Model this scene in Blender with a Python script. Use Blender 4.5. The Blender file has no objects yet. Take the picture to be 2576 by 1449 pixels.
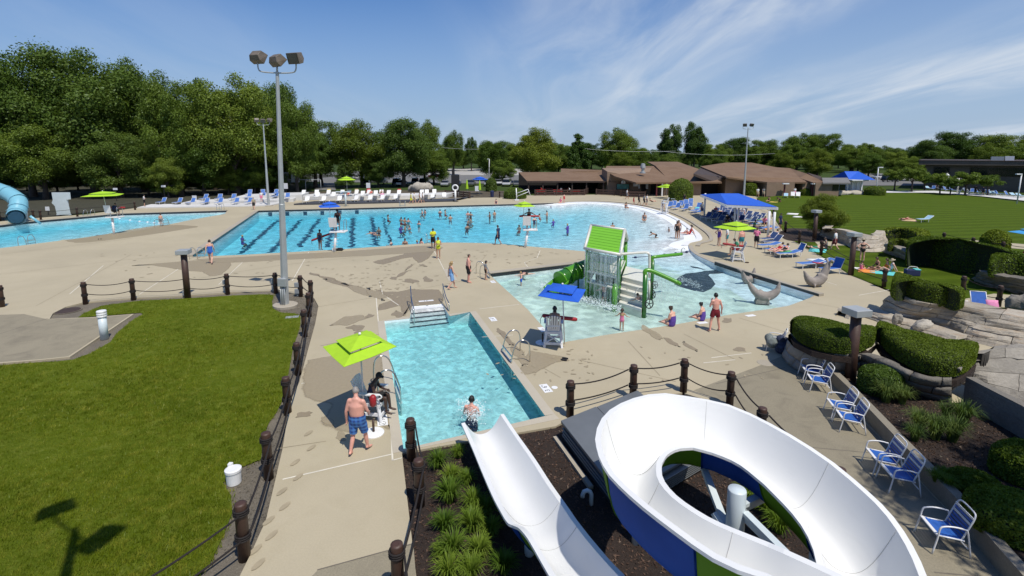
import bpy, bmesh, math, random
import numpy as np
from mathutils import Vector, Matrix, noise as mnoise
from mathutils.geometry import tessellate_polygon, delaunay_2d_cdt
random.seed(7)
PI = math.pi
SC = bpy.context.scene
COL = SC.collection

# ------------------------------------------------------------------ camera, sky, sun, exposure
CAM_H, FPX, PITCH = 8.0, 1280.0, math.radians(8.0)
PY = 385.0 + FPX * math.tan(PITCH)          # row of the optical axis: the print is cropped low, so the lens is shifted down
cam_d = bpy.data.cameras.new('camera')
cam_d.sensor_width = 36.0
cam_d.lens = 36.0 * FPX / 2576.0
cam_d.shift_y = -(724.5 - PY) / 2576.0
cam_d.clip_end = 3000.0
cam = bpy.data.objects.new('camera', cam_d)
COL.objects.link(cam)
cam.location = (0, 0, CAM_H)
cam.rotation_euler = (PI / 2 - PITCH, 0, 0)
SC.camera = cam

SUN_TO = Vector((0.30, -0.44, 1.0)).normalized()
SUN_EL = math.asin(SUN_TO.z)
SUN_AZ = math.atan2(SUN_TO.x, SUN_TO.y)
world = bpy.data.worlds.new('World')
SC.world = world
world.use_nodes = True
wn = world.node_tree
wn.nodes.clear()
w_out = wn.nodes.new('ShaderNodeOutputWorld')
w_bg = wn.nodes.new('ShaderNodeBackground')
w_bg.inputs['Strength'].default_value = 0.115
sky = wn.nodes.new('ShaderNodeTexSky')
sky.sky_type = 'NISHITA'
sky.sun_disc = False
sky.sun_elevation = SUN_EL
sky.sun_rotation = SUN_AZ
sky.altitude = 200.0
sky.air_density = 1.0
sky.dust_density = 0.3
sky.ozone_density = 2.2
# thin cirrus: stretched noise on the direction of view, projected on a high flat layer
tc = wn.nodes.new('ShaderNodeTexCoord')
sep = wn.nodes.new('ShaderNodeSeparateXYZ')
wn.links.new(tc.outputs['Generated'], sep.inputs[0])
def wmath(op, a, b=None, c=None):
    n = wn.nodes.new('ShaderNodeMath'); n.operation = op
    for i, v in enumerate((a, b, c)):
        if v is None: continue
        if isinstance(v, (int, float)): n.inputs[i].default_value = v
        else: wn.links.new(v, n.inputs[i])
    return n.outputs[0]
zc = wmath('ADD', wmath('MAXIMUM', sep.outputs['Z'], 0.0), 0.12)
cx_ = wmath('DIVIDE', sep.outputs['X'], zc)
cy_ = wmath('DIVIDE', sep.outputs['Y'], zc)
comb = wn.nodes.new('ShaderNodeCombineXYZ')
wn.links.new(cx_, comb.inputs[0]); wn.links.new(cy_, comb.inputs[1])
mp = wn.nodes.new('ShaderNodeMapping')
mp.inputs['Rotation'].default_value = (0, 0, math.radians(14))
mp.inputs['Scale'].default_value = (1.30, 0.36, 1.0)
mp.inputs['Location'].default_value = (3.1, 1.7, 0)
wn.links.new(comb.outputs[0], mp.inputs[0])
def wnoise(vec, scale, detail, rough, dist):
    n = wn.nodes.new('ShaderNodeTexNoise')
    n.inputs['Scale'].default_value = scale; n.inputs['Detail'].default_value = detail
    n.inputs['Roughness'].default_value = rough; n.inputs['Distortion'].default_value = dist
    wn.links.new(vec, n.inputs['Vector']); return n.outputs['Fac']
def wramp(fac, p0, p1):
    n = wn.nodes.new('ShaderNodeMapRange'); n.interpolation_type = 'SMOOTHSTEP'
    wn.links.new(fac, n.inputs['Value'])
    n.inputs['From Min'].default_value = p0; n.inputs['From Max'].default_value = p1
    return n.outputs['Result']
big = wramp(wnoise(mp.outputs[0], 0.55, 2.0, 0.5, 0.3), 0.34, 0.62)
fine = wramp(wnoise(mp.outputs[0], 1.5, 7.0, 0.58, 0.7), 0.28, 0.80)
side = wramp(wmath('MULTIPLY_ADD', sep.outputs['X'], 0.5, 0.5), 0.25, 0.85)      # the cirrus lies thicker to the east
cl = wmath('MULTIPLY', wmath('MULTIPLY', big, fine), wmath('MULTIPLY_ADD', side, 0.72, 0.22))
veil = wmath('MULTIPLY', side, 0.13)
cl = wmath('MINIMUM', wmath('ADD', cl, veil), 0.85)
mixc = wn.nodes.new('ShaderNodeMix'); mixc.data_type = 'RGBA'
wn.links.new(cl, mixc.inputs['Factor'])
hs = wn.nodes.new('ShaderNodeHueSaturation')
hs.inputs['Saturation'].default_value = 1.42
wn.links.new(sky.outputs[0], hs.inputs['Color'])
# the low sky pales towards a milky blue
hz = wn.nodes.new('ShaderNodeMix'); hz.data_type = 'RGBA'
wn.links.new(wmath('MULTIPLY', wramp(sep.outputs['Z'], 0.42, -0.02), 0.9), hz.inputs['Factor'])
tn = wn.nodes.new('ShaderNodeMix'); tn.data_type = 'RGBA'; tn.blend_type = 'MULTIPLY'; tn.inputs['Factor'].default_value = 1.0
wn.links.new(hs.outputs[0], tn.inputs['A']); tn.inputs['B'].default_value = (0.79, 0.785, 0.98, 1)
wn.links.new(tn.outputs['Result'], hz.inputs['A'])
hz.inputs['B'].default_value = (2.75, 3.95, 5.6, 1)
wn.links.new(hz.outputs['Result'], mixc.inputs['A'])
mixc.inputs['B'].default_value = (5.6, 6.2, 7.0, 1)
wn.links.new(mixc.outputs['Result'], w_bg.inputs['Color'])
wn.links.new(w_bg.outputs[0], w_out.inputs[0])

sun_d = bpy.data.lights.new('sun', 'SUN')
sun_d.energy = 4.4
sun_d.angle = math.radians(0.53)
sun_d.color = (1.0, 0.95, 0.86)
sun = bpy.data.objects.new('sun', sun_d)
COL.objects.link(sun)
sun.rotation_euler = SUN_TO.to_track_quat('Z', 'Y').to_euler()
sun.location = (20, -30, 60)

SC.view_settings.view_transform = 'Standard'
SC.view_settings.look = 'None'
SC.view_settings.exposure = 0.0
SC.view_settings.gamma = 1.0
SC.view_settings.use_curve_mapping = False
SC.render.engine = 'CYCLES'
SC.cycles.max_bounces = 8
SC.cycles.transparent_max_bounces = 24

# ------------------------------------------------------------------ where things stand
_c, _s = math.cos(PITCH), math.sin(PITCH)
def at(u, v, z=0.0):
    """Point at height z seen at photo position (u, v) of a 2576 x 1449 print."""
    dx = (u - 1288.0) / FPX; dz = -(v - PY) / FPX
    vx, vy, vz = dx, _c + dz * _s, -_s + dz * _c
    t = (z - CAM_H) / vz
    return Vector((vx * t, vy * t, z))
def at_y(u, v, y):
    """Point on the vertical plane at distance y."""
    dx = (u - 1288.0) / FPX; dz = -(v - PY) / FPX
    vx, vy, vz = dx, _c + dz * _s, -_s + dz * _c
    t = y / vy
    return Vector((vx * t, y, CAM_H + vz * t))
def A(pts, z=0.0):
    return [at(p[0], p[1], z) for p in pts]

# ------------------------------------------------------------------ materials
def hexc(h):
    h = h.lstrip('#'); o = []
    for i in (0, 2, 4):
        c = int(h[i:i+2], 16) / 255.0
        o.append(c / 12.92 if c <= 0.04045 else ((c + 0.055) / 1.055) ** 2.4)
    return tuple(o)
_mats = {}
class NT:
    def __init__(s, name):
        s.m = bpy.data.materials.new(name); s.m.use_nodes = True
        s.t = s.m.node_tree; s.t.nodes.clear()
        s.out = s.n('ShaderNodeOutputMaterial')
    def n(s, t, **kw):
        x = s.t.nodes.new(t)
        for k, v in kw.items():
            if k in x.inputs: s.set(x, k, v)
            else: setattr(x, k, v)
        return x
    def set(s, node, k, v):
        i = node.inputs[k]
        if hasattr(v, 'is_linked'): s.t.links.new(v, i)
        elif isinstance(v, tuple) and len(v) == 3 and i.type == 'RGBA': i.default_value = (*v, 1)
        else: i.default_value = v
    def link(s, a, b): s.t.links.new(a, b)
    def coord(s, kind='Object', scale=(1, 1, 1), rot=(0, 0, 0)):
        c = s.n('ShaderNodeTexCoord'); mpn = s.n('ShaderNodeMapping')
        mpn.inputs['Scale'].default_value = scale; mpn.inputs['Rotation'].default_value = rot
        s.link(c.outputs[kind], mpn.inputs[0]); return mpn.outputs[0]
    def world(s, scale=(1, 1, 1), rot=(0, 0, 0)):
        c = s.n('ShaderNodeNewGeometry'); mpn = s.n('ShaderNodeMapping')
        mpn.inputs['Scale'].default_value = scale; mpn.inputs['Rotation'].default_value = rot
        s.link(c.outputs['Position'], mpn.inputs[0]); return mpn.outputs[0]
    def noise(s, vec, scale, detail=4.0, rough=0.55, dist=0.0):
        x = s.n('ShaderNodeTexNoise', Scale=scale, Detail=detail, Roughness=rough, Distortion=dist)
        s.link(vec, x.inputs['Vector']); return x.outputs['Fac']
    def vor(s, vec, scale, feature='F1', rnd=1.0):
        x = s.n('ShaderNodeTexVoronoi', feature=feature, Scale=scale, Randomness=rnd)
        s.link(vec, x.inputs['Vector']); return x.outputs['Distance']
    def rng(s, v, a, b, c=0.0, d=1.0, smooth=False):
        x = s.n('ShaderNodeMapRange'); s.link(v, x.inputs['Value'])
        if smooth: x.interpolation_type = 'SMOOTHSTEP'
        for k, q in zip(('From Min', 'From Max', 'To Min', 'To Max'), (a, b, c, d)): x.inputs[k].default_value = q
        return x.outputs['Result']
    def math(s, op, a, b=0.0):
        x = s.n('ShaderNodeMath', operation=op)
        for i, v in enumerate((a, b)):
            if isinstance(v, (int, float)): x.inputs[i].default_value = v
            else: s.link(v, x.inputs[i])
        return x.outputs[0]
    def mix(s, f, a, b, blend='MIX'):
        x = s.n('ShaderNodeMix', data_type='RGBA', blend_type=blend)
        s.set(x, 'Factor', f) if not isinstance(f, (int, float)) else setattr(x.inputs['Factor'], 'default_value', f)
        for k, v in (('A', a), ('B', b)):
            i = [q for q in x.inputs if q.name == k and q.type == 'RGBA'][0]
            if hasattr(v, 'is_linked'): s.link(v, i)
            else: i.default_value = (*v[:3], 1)
        return [q for q in x.outputs if q.type == 'RGBA'][0]
    def bump(s, h, strength=0.3, dist=0.02):
        x = s.n('ShaderNodeBump', Strength=strength, Distance=dist); s.link(h, x.inputs['Height']); return x.outputs[0]
    def pbsdf(s, col, rough=0.6, metal=0.0, normal=None, **kw):
        b = s.n('ShaderNodeBsdfPrincipled')
        s.set(b, 'Base Color', col)
        if hasattr(rough, 'is_linked'): s.link(rough, b.inputs['Roughness'])
        else: b.inputs['Roughness'].default_value = rough
        b.inputs['Metallic'].default_value = metal
        if normal is not None: s.link(normal, b.inputs['Normal'])
        for k, v in kw.items():
            s.set(b, k.replace('_', ' '), v)
        s.link(b.outputs[0], s.out.inputs['Surface']); return b
def mat(name, rgb, rough=0.6, metal=0.0, var=0.12, scale=3.0, bump=0.0, bscale=20.0, **kw):
    """Plain procedural surface: base colour with soft uneven tone and fine relief."""
    if name in _mats: return _mats[name]
    if isinstance(rgb, str): rgb = hexc(rgb)
    k = NT(name); co = k.coord('Object')
    f = k.noise(co, scale, 4.0, 0.6)
    lo = tuple(c * (1 - var) for c in rgb); hi = tuple(min(1.0, c * (1 + var)) for c in rgb)
    c = k.mix(k.rng(f, 0.3, 0.7), lo, hi)
    nrm = k.bump(k.noise(co, bscale, 3.0), bump, 0.01) if bump else None
    k.pbsdf(c, rough, metal, nrm, **kw)
    _mats[name] = k.m
    return k.m

def m_concrete(name, base, stain, speck=0.12):
    k = NT(name); co = k.world()
    big = k.noise(co, 0.16, 4.0, 0.6, 0.4); mid = k.noise(co, 1.1, 5.0, 0.65, 0.8); fin = k.noise(co, 28.0, 3.0, 0.7)
    c = k.mix(k.rng(big, 0.35, 0.68), base, tuple(b * 0.86 for b in base))
    c = k.mix(k.math('MULTIPLY', k.rng(mid, 0.48, 0.75), 0.55), c, stain)
    c = k.mix(k.rng(fin, 0.35, 0.75), c, k.mix(1.0, c, (1 - speck,) * 3, 'MULTIPLY'))
    k.pbsdf(c, 0.85, 0.0, k.bump(fin, 0.25, 0.008)); _mats[name] = k.m; return k.m
M_DECK = m_concrete('deck_concrete', (0.44, 0.38, 0.26), (0.38, 0.325, 0.215))
M_WALK = m_concrete('stained_walk_concrete', (0.29, 0.253, 0.175), (0.14, 0.12, 0.085), 0.28)
M_COPING = m_concrete('coping_concrete', (0.40, 0.355, 0.28), (0.30, 0.265, 0.20))
M_PALE = m_concrete('pale_terrace_concrete', (0.62, 0.61, 0.585), (0.52, 0.51, 0.49))
M_ASPH = m_concrete('asphalt', (0.17, 0.165, 0.155), (0.12, 0.12, 0.115))

def m_grass(name, a, b, c, stripe=None, scale=1.0):
    k = NT(name); co = k.world()
    n1 = k.noise(co, 0.35 * scale, 4.0, 0.6, 0.5); n2 = k.noise(co, 2.2 * scale, 6.0, 0.7, 0.6)
    st = k.noise(k.world((1.2, 6.0, 1.0), (0, 0, 0.45)), 3.2 * scale, 5.0, 0.7, 0.3)
    fn = k.noise(co, 40.0, 4.0, 0.8)
    col = k.mix(k.rng(n1, 0.35, 0.65), a, b)
    col = k.mix(k.math('MULTIPLY', k.rng(n2, 0.5, 0.72), 0.75), col, c)
    col = k.mix(k.math('MULTIPLY', k.rng(st, 0.5, 0.75), 0.5), col, tuple(x * 1.35 for x in c))
    if stripe:
        rot, freq, amt = stripe
        w = k.n('ShaderNodeTexWave', wave_type='BANDS', bands_direction='X')
        w.inputs['Scale'].default_value = freq; w.inputs['Distortion'].default_value = 0.8; w.inputs['Detail'].default_value = 1.0
        k.link(k.world((1, 1, 1), (0, 0, rot)), w.inputs['Vector'])
        col = k.mix(k.math('MULTIPLY', w.outputs['Fac'], amt), col, tuple(x * 0.55 for x in a))
    col = k.mix(k.rng(fn, 0.3, 0.8), k.mix(1.0, col, (0.62,) * 3, 'MULTIPLY'), col)
    k.pbsdf(col, 1.0, 0.0, k.bump(k.noise(co, 22.0, 5.0, 0.8), 0.9, 0.05), Specular_IOR_Level=0.08); _mats[name] = k.m; return k.m
M_LAWN = m_grass('lawn_grass', (0.098, 0.140, 0.008), (0.128, 0.172, 0.011), (0.205, 0.235, 0.036))
M_LAWN2 = m_grass('mown_lawn', (0.078, 0.128, 0.008), (0.092, 0.145, 0.010), (0.13, 0.17, 0.018), (1.42, 0.16, 0.5))
M_FIELD = m_grass('field_grass', (0.045, 0.075, 0.018), (0.055, 0.090, 0.02), (0.09, 0.11, 0.04))
def m_soil(name, a, b, c, scale, disp=0.06):
    k = NT(name); co = k.world()
    n1 = k.noise(co, 0.8, 3.0); v = k.vor(co, scale); n2 = k.noise(co, scale * 1.7, 4.0, 0.7, 1.5)
    col = k.mix(k.rng(n2, 0.35, 0.7), a, b)
    col = k.mix(k.math('MULTIPLY', k.rng(v, 0.0, 0.32, 1.0, 0.0), 0.65), col, c)
    col = k.mix(k.rng(n1, 0.3, 0.7), col, k.mix(1.0, col, (0.7,) * 3, 'MULTIPLY'))
    k.pbsdf(col, 0.95, 0.0, k.bump(n2, 1.0, disp)); _mats[name] = k.m; return k.m
M_MULCH = m_soil('bark_mulch', (0.022, 0.013, 0.009), (0.065, 0.040, 0.028), (0.11, 0.072, 0.052), 17.0)
M_DIRT = m_soil('pebbly_dirt', (0.15, 0.125, 0.09), (0.23, 0.20, 0.15), (0.34, 0.30, 0.24), 20.0, 0.03)
M_FLOOR = m_soil('forest_floor', (0.035, 0.035, 0.018), (0.06, 0.055, 0.03), (0.09, 0.08, 0.05), 3.0)

def m_leaf(name, a, b, c, trans=0.35):
    k = NT(name); co = k.coord('Object')
    oi = k.n('ShaderNodeObjectInfo')
    n1 = k.noise(co, 0.55, 3.0, 0.6); n2 = k.noise(co, 3.0, 3.0, 0.6)
    col = k.mix(k.rng(n1, 0.35, 0.65), a, b)
    col = k.mix(k.rng(n2, 0.45, 0.75), col, c)
    tone = k.rng(oi.outputs['Random'], 0.0, 1.0, 0.75, 1.25)
    hv = k.n('ShaderNodeHueSaturation'); k.link(col, hv.inputs['Color']); k.link(tone, hv.inputs['Value'])
    k.link(k.rng(oi.outputs['Random'], 0, 1, 0.515, 0.485), hv.inputs['Hue'])
    d = k.n('ShaderNodeBsdfDiffuse'); t = k.n('ShaderNodeBsdfTranslucent'); g = k.n('ShaderNodeBsdfGlossy')
    g.inputs['Roughness'].default_value = 0.42; g.inputs['Color'].default_value = (0.8, 0.9, 0.85, 1)
    k.link(hv.outputs[0], d.inputs['Color']); k.link(k.mix(1.0, hv.outputs[0], (1.0, 1.0, 0.5), 'MULTIPLY'), t.inputs['Color'])
    m1 = k.n('ShaderNodeMixShader'); m1.inputs[0].default_value = trans; k.link(d.outputs[0], m1.inputs[1]); k.link(t.outputs[0], m1.inputs[2])
    m2 = k.n('ShaderNodeMixShader'); m2.inputs[0].default_value = 0.012; k.link(m1.outputs[0], m2.inputs[1]); k.link(g.outputs[0], m2.inputs[2])
    k.link(m2.outputs[0], k.out.inputs['Surface']); _mats[name] = k.m; return k.m
M_LEAF = m_leaf('oak_leaves', (0.085, 0.135, 0.018), (0.13, 0.19, 0.026), (0.19, 0.265, 0.05))
M_LEAFD = m_leaf('dark_leaves', (0.06, 0.105, 0.018), (0.09, 0.15, 0.027), (0.14, 0.205, 0.045))
M_LEAFY = m_leaf('yellow_green_leaves', (0.105, 0.15, 0.018), (0.145, 0.19, 0.022), (0.19, 0.235, 0.035))
M_HEDGE = m_leaf('yew_leaves', (0.09, 0.13, 0.012), (0.13, 0.18, 0.016), (0.18, 0.24, 0.026), 0.25)
M_BLADE = m_leaf('lily_blades', (0.11, 0.18, 0.02), (0.16, 0.25, 0.03), (0.24, 0.33, 0.055), 0.4)
M_BLADE2 = m_leaf('grey_green_blades', (0.08, 0.13, 0.035), (0.115, 0.175, 0.045), (0.19, 0.22, 0.065), 0.4)
M_BARK = mat('bark', (0.075, 0.058, 0.045), 0.95, 0, 0.35, 2.0, 0.8, 9.0)
M_POST = mat('brown_timber_post', (0.055, 0.028, 0.019), 0.55, 0, 0.3, 3.0, 0.35, 14.0)
M_ROPE = mat('dark_rope', (0.014, 0.010, 0.009), 0.85, 0, 0.3, 30.0, 0.5, 90.0)
M_STEEL = mat('polished_rail_steel', (0.62, 0.61, 0.58), 0.22, 1.0, 0.05)
M_GALV = mat('galvanised_steel', (0.40, 0.42, 0.42), 0.5, 0.35, 0.08, 2.0)
M_GREY = mat('grey_paint', (0.22, 0.225, 0.225), 0.45, 0, 0.1)
M_LAMP = mat('weathered_lamp_housing', (0.14, 0.115, 0.09), 0.55, 0, 0.2)
M_GLASSD = mat('dark_lamp_glass', (0.06, 0.075, 0.07), 0.08, 0, 0.3)
M_WHITE = mat('white_plastic', (0.74, 0.74, 0.73), 0.4, 0, 0.05)
M_WHITEP = mat('white_painted_wood', (0.70, 0.70, 0.70), 0.5, 0, 0.06, 6.0, 0.1)
M_PALEB = mat('pale_blue_pvc', (0.56, 0.63, 0.65), 0.4, 0, 0.05)
M_LIME = mat('lime_canvas', (0.34, 0.56, 0.015), 0.75, 0, 0.06, 5.0, 0.15, 60.0)
M_BLUEC = mat('blue_canvas', (0.010, 0.095, 0.52), 0.75, 0, 0.08, 5.0, 0.15, 60.0)
M_STRAP = mat('blue_vinyl_strap', (0.025, 0.11, 0.40), 0.45, 0, 0.12, 8.0)
M_STRAPW = mat('white_vinyl_strap', (0.74, 0.73, 0.70), 0.45, 0, 0.06)
M_FRAMEW = mat('white_tube_frame', (0.72, 0.72, 0.71), 0.35, 0, 0.05)
M_SLING = mat('blue_sling', (0.055, 0.15, 0.42), 0.7, 0, 0.15, 6.0)
M_SLINGN = mat('navy_sling', (0.03, 0.06, 0.16), 0.7, 0, 0.2, 6.0)
M_BLACK = mat('black_rubber', (0.012, 0.012, 0.013), 0.7, 0, 0.2)
M_DARKDK = mat('dark_grey_decking', (0.045, 0.047, 0.055), 0.7, 0, 0.2, 2.0)
M_RED = mat('red_foam', (0.30, 0.012, 0.018), 0.5, 0, 0.1)
M_ROCKG = mat('red_gloss', (0.42, 0.01, 0.012), 0.35, 0, 0.1)
M_GUTTER = mat('dark_gutter_tile', (0.018, 0.020, 0.024), 0.35, 0, 0.25, 4.0)
# ------------------------------------------------------------------ mesh building
class MB:
    def __init__(s): s.v = []; s.f = []; s.mi = []; s.cur = 0; s.smooth = False; s.sm = []
    def add(s, verts, faces):
        o = len(s.v); s.v += [tuple(p) for p in verts]
        for f in faces: s.f.append([i + o for i in f]); s.mi.append(s.cur); s.sm.append(s.smooth)
        return s
    def box(s, c, d, rz=0.0, M=None):
        x, y, z = d[0] / 2, d[1] / 2, d[2] / 2
        V = [Vector((a * x, b * y, e * z)) for a, b, e in ((-1,-1,-1),(1,-1,-1),(1,1,-1),(-1,1,-1),(-1,-1,1),(1,-1,1),(1,1,1),(-1,1,1))]
        R = M if M is not None else Matrix.Rotation(rz, 3, 'Z')
        return s.add([R @ p + Vector(c) for p in V], [(0,3,2,1),(4,5,6,7),(0,1,5,4),(1,2,6,5),(2,3,7,6),(3,0,4,7)])
    def bar(s, a, b, w, h, up=Vector((0, 0, 1))):
        a, b = Vector(a), Vector(b); d = b - a
        if d.length < 1e-6: return s
        z = d.normalized(); x = up.cross(z)
        if x.length < 1e-4: x = Vector((1, 0, 0))
        x.normalize(); y = z.cross(x)
        M = Matrix((x, y, z)).transposed()
        return s.box((a + b) / 2, (w, h, d.length), M=M)
    def tube(s, pts, r, n=8, cap=True):
        pts = [Vector(p) for p in pts]; m = len(pts)
        rs = r if isinstance(r, (list, tuple)) else [r] * m
        V = []; t0 = None; x = None
        for i, p in enumerate(pts):
            t = (pts[min(i+1, m-1)] - pts[max(i-1, 0)])
            t = t.normalized() if t.length > 1e-9 else Vector((0, 0, 1))
            if x is None:
                x = t.orthogonal().normalized()
            else:
                x = (x - t * x.dot(t)); x = x.normalized() if x.length > 1e-6 else t.orthogonal().normalized()
            y = t.cross(x)
            for k in range(n):
                a = 2 * PI * k / n
                V.append(p + (x * math.cos(a) + y * math.sin(a)) * rs[i])
        F = [(i*n+k, i*n+(k+1) % n, (i+1)*n+(k+1) % n, (i+1)*n+k) for i in range(m-1) for k in range(n)]
        if cap: F += [tuple(range(n-1, -1, -1)), tuple((m-1)*n + k for k in range(n))]
        return s.add(V, F)
    def lathe(s, prof, n=16, c=(0, 0, 0), M=None):
        V = []; c = Vector(c)
        for r, z in prof:
            for k in range(n):
                a = 2 * PI * k / n; p = Vector((r * math.cos(a), r * math.sin(a), z))
                V.append((M @ p if M is not None else p) + c)
        m = len(prof)
        F = [(i*n+k, i*n+(k+1) % n, (i+1)*n+(k+1) % n, (i+1)*n+k) for i in range(m-1) for k in range(n)]
        F += [tuple(range(n-1, -1, -1)), tuple((m-1)*n + k for k in range(n))]
        return s.add(V, F)
    def prism(s, poly, z0, z1):
        n = len(poly); P = [Vector((p[0], p[1], 0)) for p in poly]
        if sum(P[i].x * P[(i+1) % n].y - P[(i+1) % n].x * P[i].y for i in range(n)) < 0: P.reverse()
        V = [(p.x, p.y, z0) for p in P] + [(p.x, p.y, z1) for p in P]
        T = tessellate_polygon([P])
        F = []
        for t in T:
            a, b, c = t
            if (P[b] - P[a]).cross(P[c] - P[a]).z < 0: t = (c, b, a)
            F.append(tuple(i + n for i in t)); F.append(tuple(reversed(t)))
        F += [(i, (i+1) % n, n + (i+1) % n, n + i) for i in range(n)]
        return s.add(V, F)
    def sheet(s, poly, z, holes=()):
        loops = [[Vector((p[0], p[1], 0)) for p in q] for q in [poly, *holes]]
        P = [p for q in loops for p in q]
        F = []
        for t in tessellate_polygon(loops):
            a, b, c = t
            if (P[b] - P[a]).cross(P[c] - P[a]).z < 0: t = (c, b, a)
            F.append(tuple(t))
        return s.add([(p.x, p.y, z) for p in P], F)
    def slab(s, pts, th):
        """Any near-planar outline given thickness downwards."""
        n = len(pts); P = [Vector(p) for p in pts]
        V = P + [p - Vector((0, 0, th)) for p in P]
        F = []
        for t in tessellate_polygon([[Vector((p.x, p.y, 0)) if abs(th) else p for p in P]]):
            a, b, c = t
            if (P[b] - P[a]).cross(P[c] - P[a]).z < 0: t = (c, b, a)
            F.append(tuple(t)); F.append(tuple(i + n for i in reversed(t)))
        F += [(i, i + n, n + (i+1) % n, (i+1) % n) for i in range(n)]
        return s.add(V, F)
    def ball(s, c, r, n=10, m=6, M=None):
        c = Vector(c); r = Vector(r) if hasattr(r, '__len__') else Vector((r, r, r))
        V = [Vector((0, 0, -1))]
        for i in range(1, m):
            ph = -PI/2 + PI * i / m
            for k in range(n):
                a = 2*PI*k/n; V.append(Vector((math.cos(ph)*math.cos(a), math.cos(ph)*math.sin(a), math.sin(ph))))
        V.append(Vector((0, 0, 1)))
        V = [Vector((p.x*r.x, p.y*r.y, p.z*r.z)) for p in V]
        V = [(M @ p if M is not None else p) + c for p in V]
        F = [(0, 1+(k+1) % n, 1+k) for k in range(n)]
        for i in range(m-2):
            for k in range(n):
                F.append((1+i*n+k, 1+i*n+(k+1) % n, 1+(i+1)*n+(k+1) % n, 1+(i+1)*n+k))
        L = len(V) - 1; o = 1+(m-2)*n
        F += [(o+k, o+(k+1) % n, L) for k in range(n)]
        return s.add(V, F)
    def mesh(s, name, mats, smooth=None):
        me = bpy.data.meshes.new(name)
        me.from_pydata(s.v, [], s.f)
        for m in (mats if isinstance(mats, (list, tuple)) else [mats]): me.materials.append(m)
        me.polygons.foreach_set('material_index', s.mi)
        if smooth is not None: me.polygons.foreach_set('use_smooth', [smooth] * len(s.f))
        else: me.polygons.foreach_set('use_smooth', s.sm)
        me.update(); return me

def put(name, me, parent=None, loc=None, rot=None, scale=None):
    o = bpy.data.objects.new(name, me); COL.objects.link(o)
    if parent is not None: o.parent = parent
    if loc is not None: o.location = loc
    if rot is not None: o.rotation_euler = rot
    if scale is not None: o.scale = scale
    return o
def obj(name, mb, m, parent=None, smooth=None, world=False, bevel=0.0):
    """One mesh object. world=True: the shape is given in world places, its thing only stands there unrotated."""
    if world and parent is not None:
        d = parent.matrix_basis.translation.copy()
        p = parent.parent
        while p is not None: d += p.matrix_basis.translation; p = p.parent
        mb.v = [(v[0]-d.x, v[1]-d.y, v[2]-d.z) for v in mb.v]
    o = put(name, mb.mesh(name, m, smooth), parent)
    if bevel:
        md = o.modifiers.new('edge', 'BEVEL'); md.width = bevel; md.segments = 2; md.limit_method = 'ANGLE'
    return o
def tag(o, label, cat, group=None):
    o['label'] = label; o['category'] = cat
    if group: o['group'] = group
    return o
def thing(name, label, cat, loc=(0, 0, 0), rz=0.0, group=None, scale=None):
    o = bpy.data.objects.new(name, None); COL.objects.link(o); o.empty_display_size = 0.2
    o.location = loc; o.rotation_euler = (0, 0, rz)
    if scale is not None: o.scale = (scale,) * 3 if isinstance(scale, (int, float)) else scale
    return tag(o, label, cat, group)
def struct(name, mb, m, smooth=False, parent=None):
    o = obj(name, mb, m, parent, smooth)
    if parent is None: o['kind'] = 'structure'
    return o
def stuff(name, mb_or_me, m=None, parent=None):
    o = obj(name, mb_or_me, m, parent, False) if isinstance(mb_or_me, MB) else put(name, mb_or_me, parent)
    o['kind'] = 'stuff'; return o
def dup(root, loc, rz=0.0, label=None, group=None, scale=None):
    """A copy of a thing with copies of its parts and sub-parts."""
    r = root.copy(); COL.objects.link(r); r.location = loc; r.rotation_euler = (0, 0, rz)
    if scale is not None: r.scale = (scale,) * 3 if isinstance(scale, (int, float)) else scale
    if label: r['label'] = label
    if group: r['group'] = group
    for ch in list(root.children):
        c = ch.copy(); COL.objects.link(c); c.parent = r
        for g in list(ch.children):
            d = g.copy(); COL.objects.link(d); d.parent = c
    return r
def arc(p0, p1, p2, n=8):
    p0, p1, p2 = Vector(p0), Vector(p1), Vector(p2)
    return [p0*(1-t)**2 + p1*2*t*(1-t) + p2*t*t for t in [i/n for i in range(n+1)]]
def smooth_line(pts, n=4):
    """Catmull-Rom through the points."""
    P = [Vector(p) for p in pts]; out = []
    for i in range(len(P)-1):
        a, b, c, d = P[max(i-1, 0)], P[i], P[i+1], P[min(i+2, len(P)-1)]
        for k in range(n):
            t = k / n
            out.append(0.5*((2*b) + (c-a)*t + (2*a-5*b+4*c-d)*t*t + (3*b-3*c+d-a)*t**3))
    out.append(P[-1]); return out
def resample(P, n):
    P = [Vector(p) for p in P]; L = [0.0]
    for i in range(1, len(P)): L.append(L[-1] + (P[i]-P[i-1]).length)
    out = []; j = 0
    for i in range(n):
        d = L[-1] * i / (n-1)
        while j < len(P)-2 and L[j+1] < d: j += 1
        t = (d-L[j]) / max(1e-9, L[j+1]-L[j]); out.append(P[j].lerp(P[j+1], t))
    return out
def offset_line(P, d, closed=False):
    P = [Vector((p[0], p[1], 0)) for p in P]; n = len(P); out = []
    for i in range(n):
        a = P[i-1] if (i > 0 or closed) else P[i]; b = P[(i+1) % n] if (i < n-1 or closed) else P[i]
        t = (b-a).normalized(); out.append(P[i] + Vector((-t.y, t.x, 0)) * d)
    return out
def dist_line(p, L):
    best = 1e9
    for i in range(len(L)-1):
        ax, ay = L[i][0], L[i][1]; bx, by = L[i+1][0]-ax, L[i+1][1]-ay
        t = max(0, min(1, ((p[0]-ax)*bx + (p[1]-ay)*by) / max(1e-9, bx*bx+by*by)))
        dx, dy = p[0]-ax-bx*t, p[1]-ay-by*t
        best = min(best, dx*dx+dy*dy)
    return math.sqrt(best)
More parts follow.
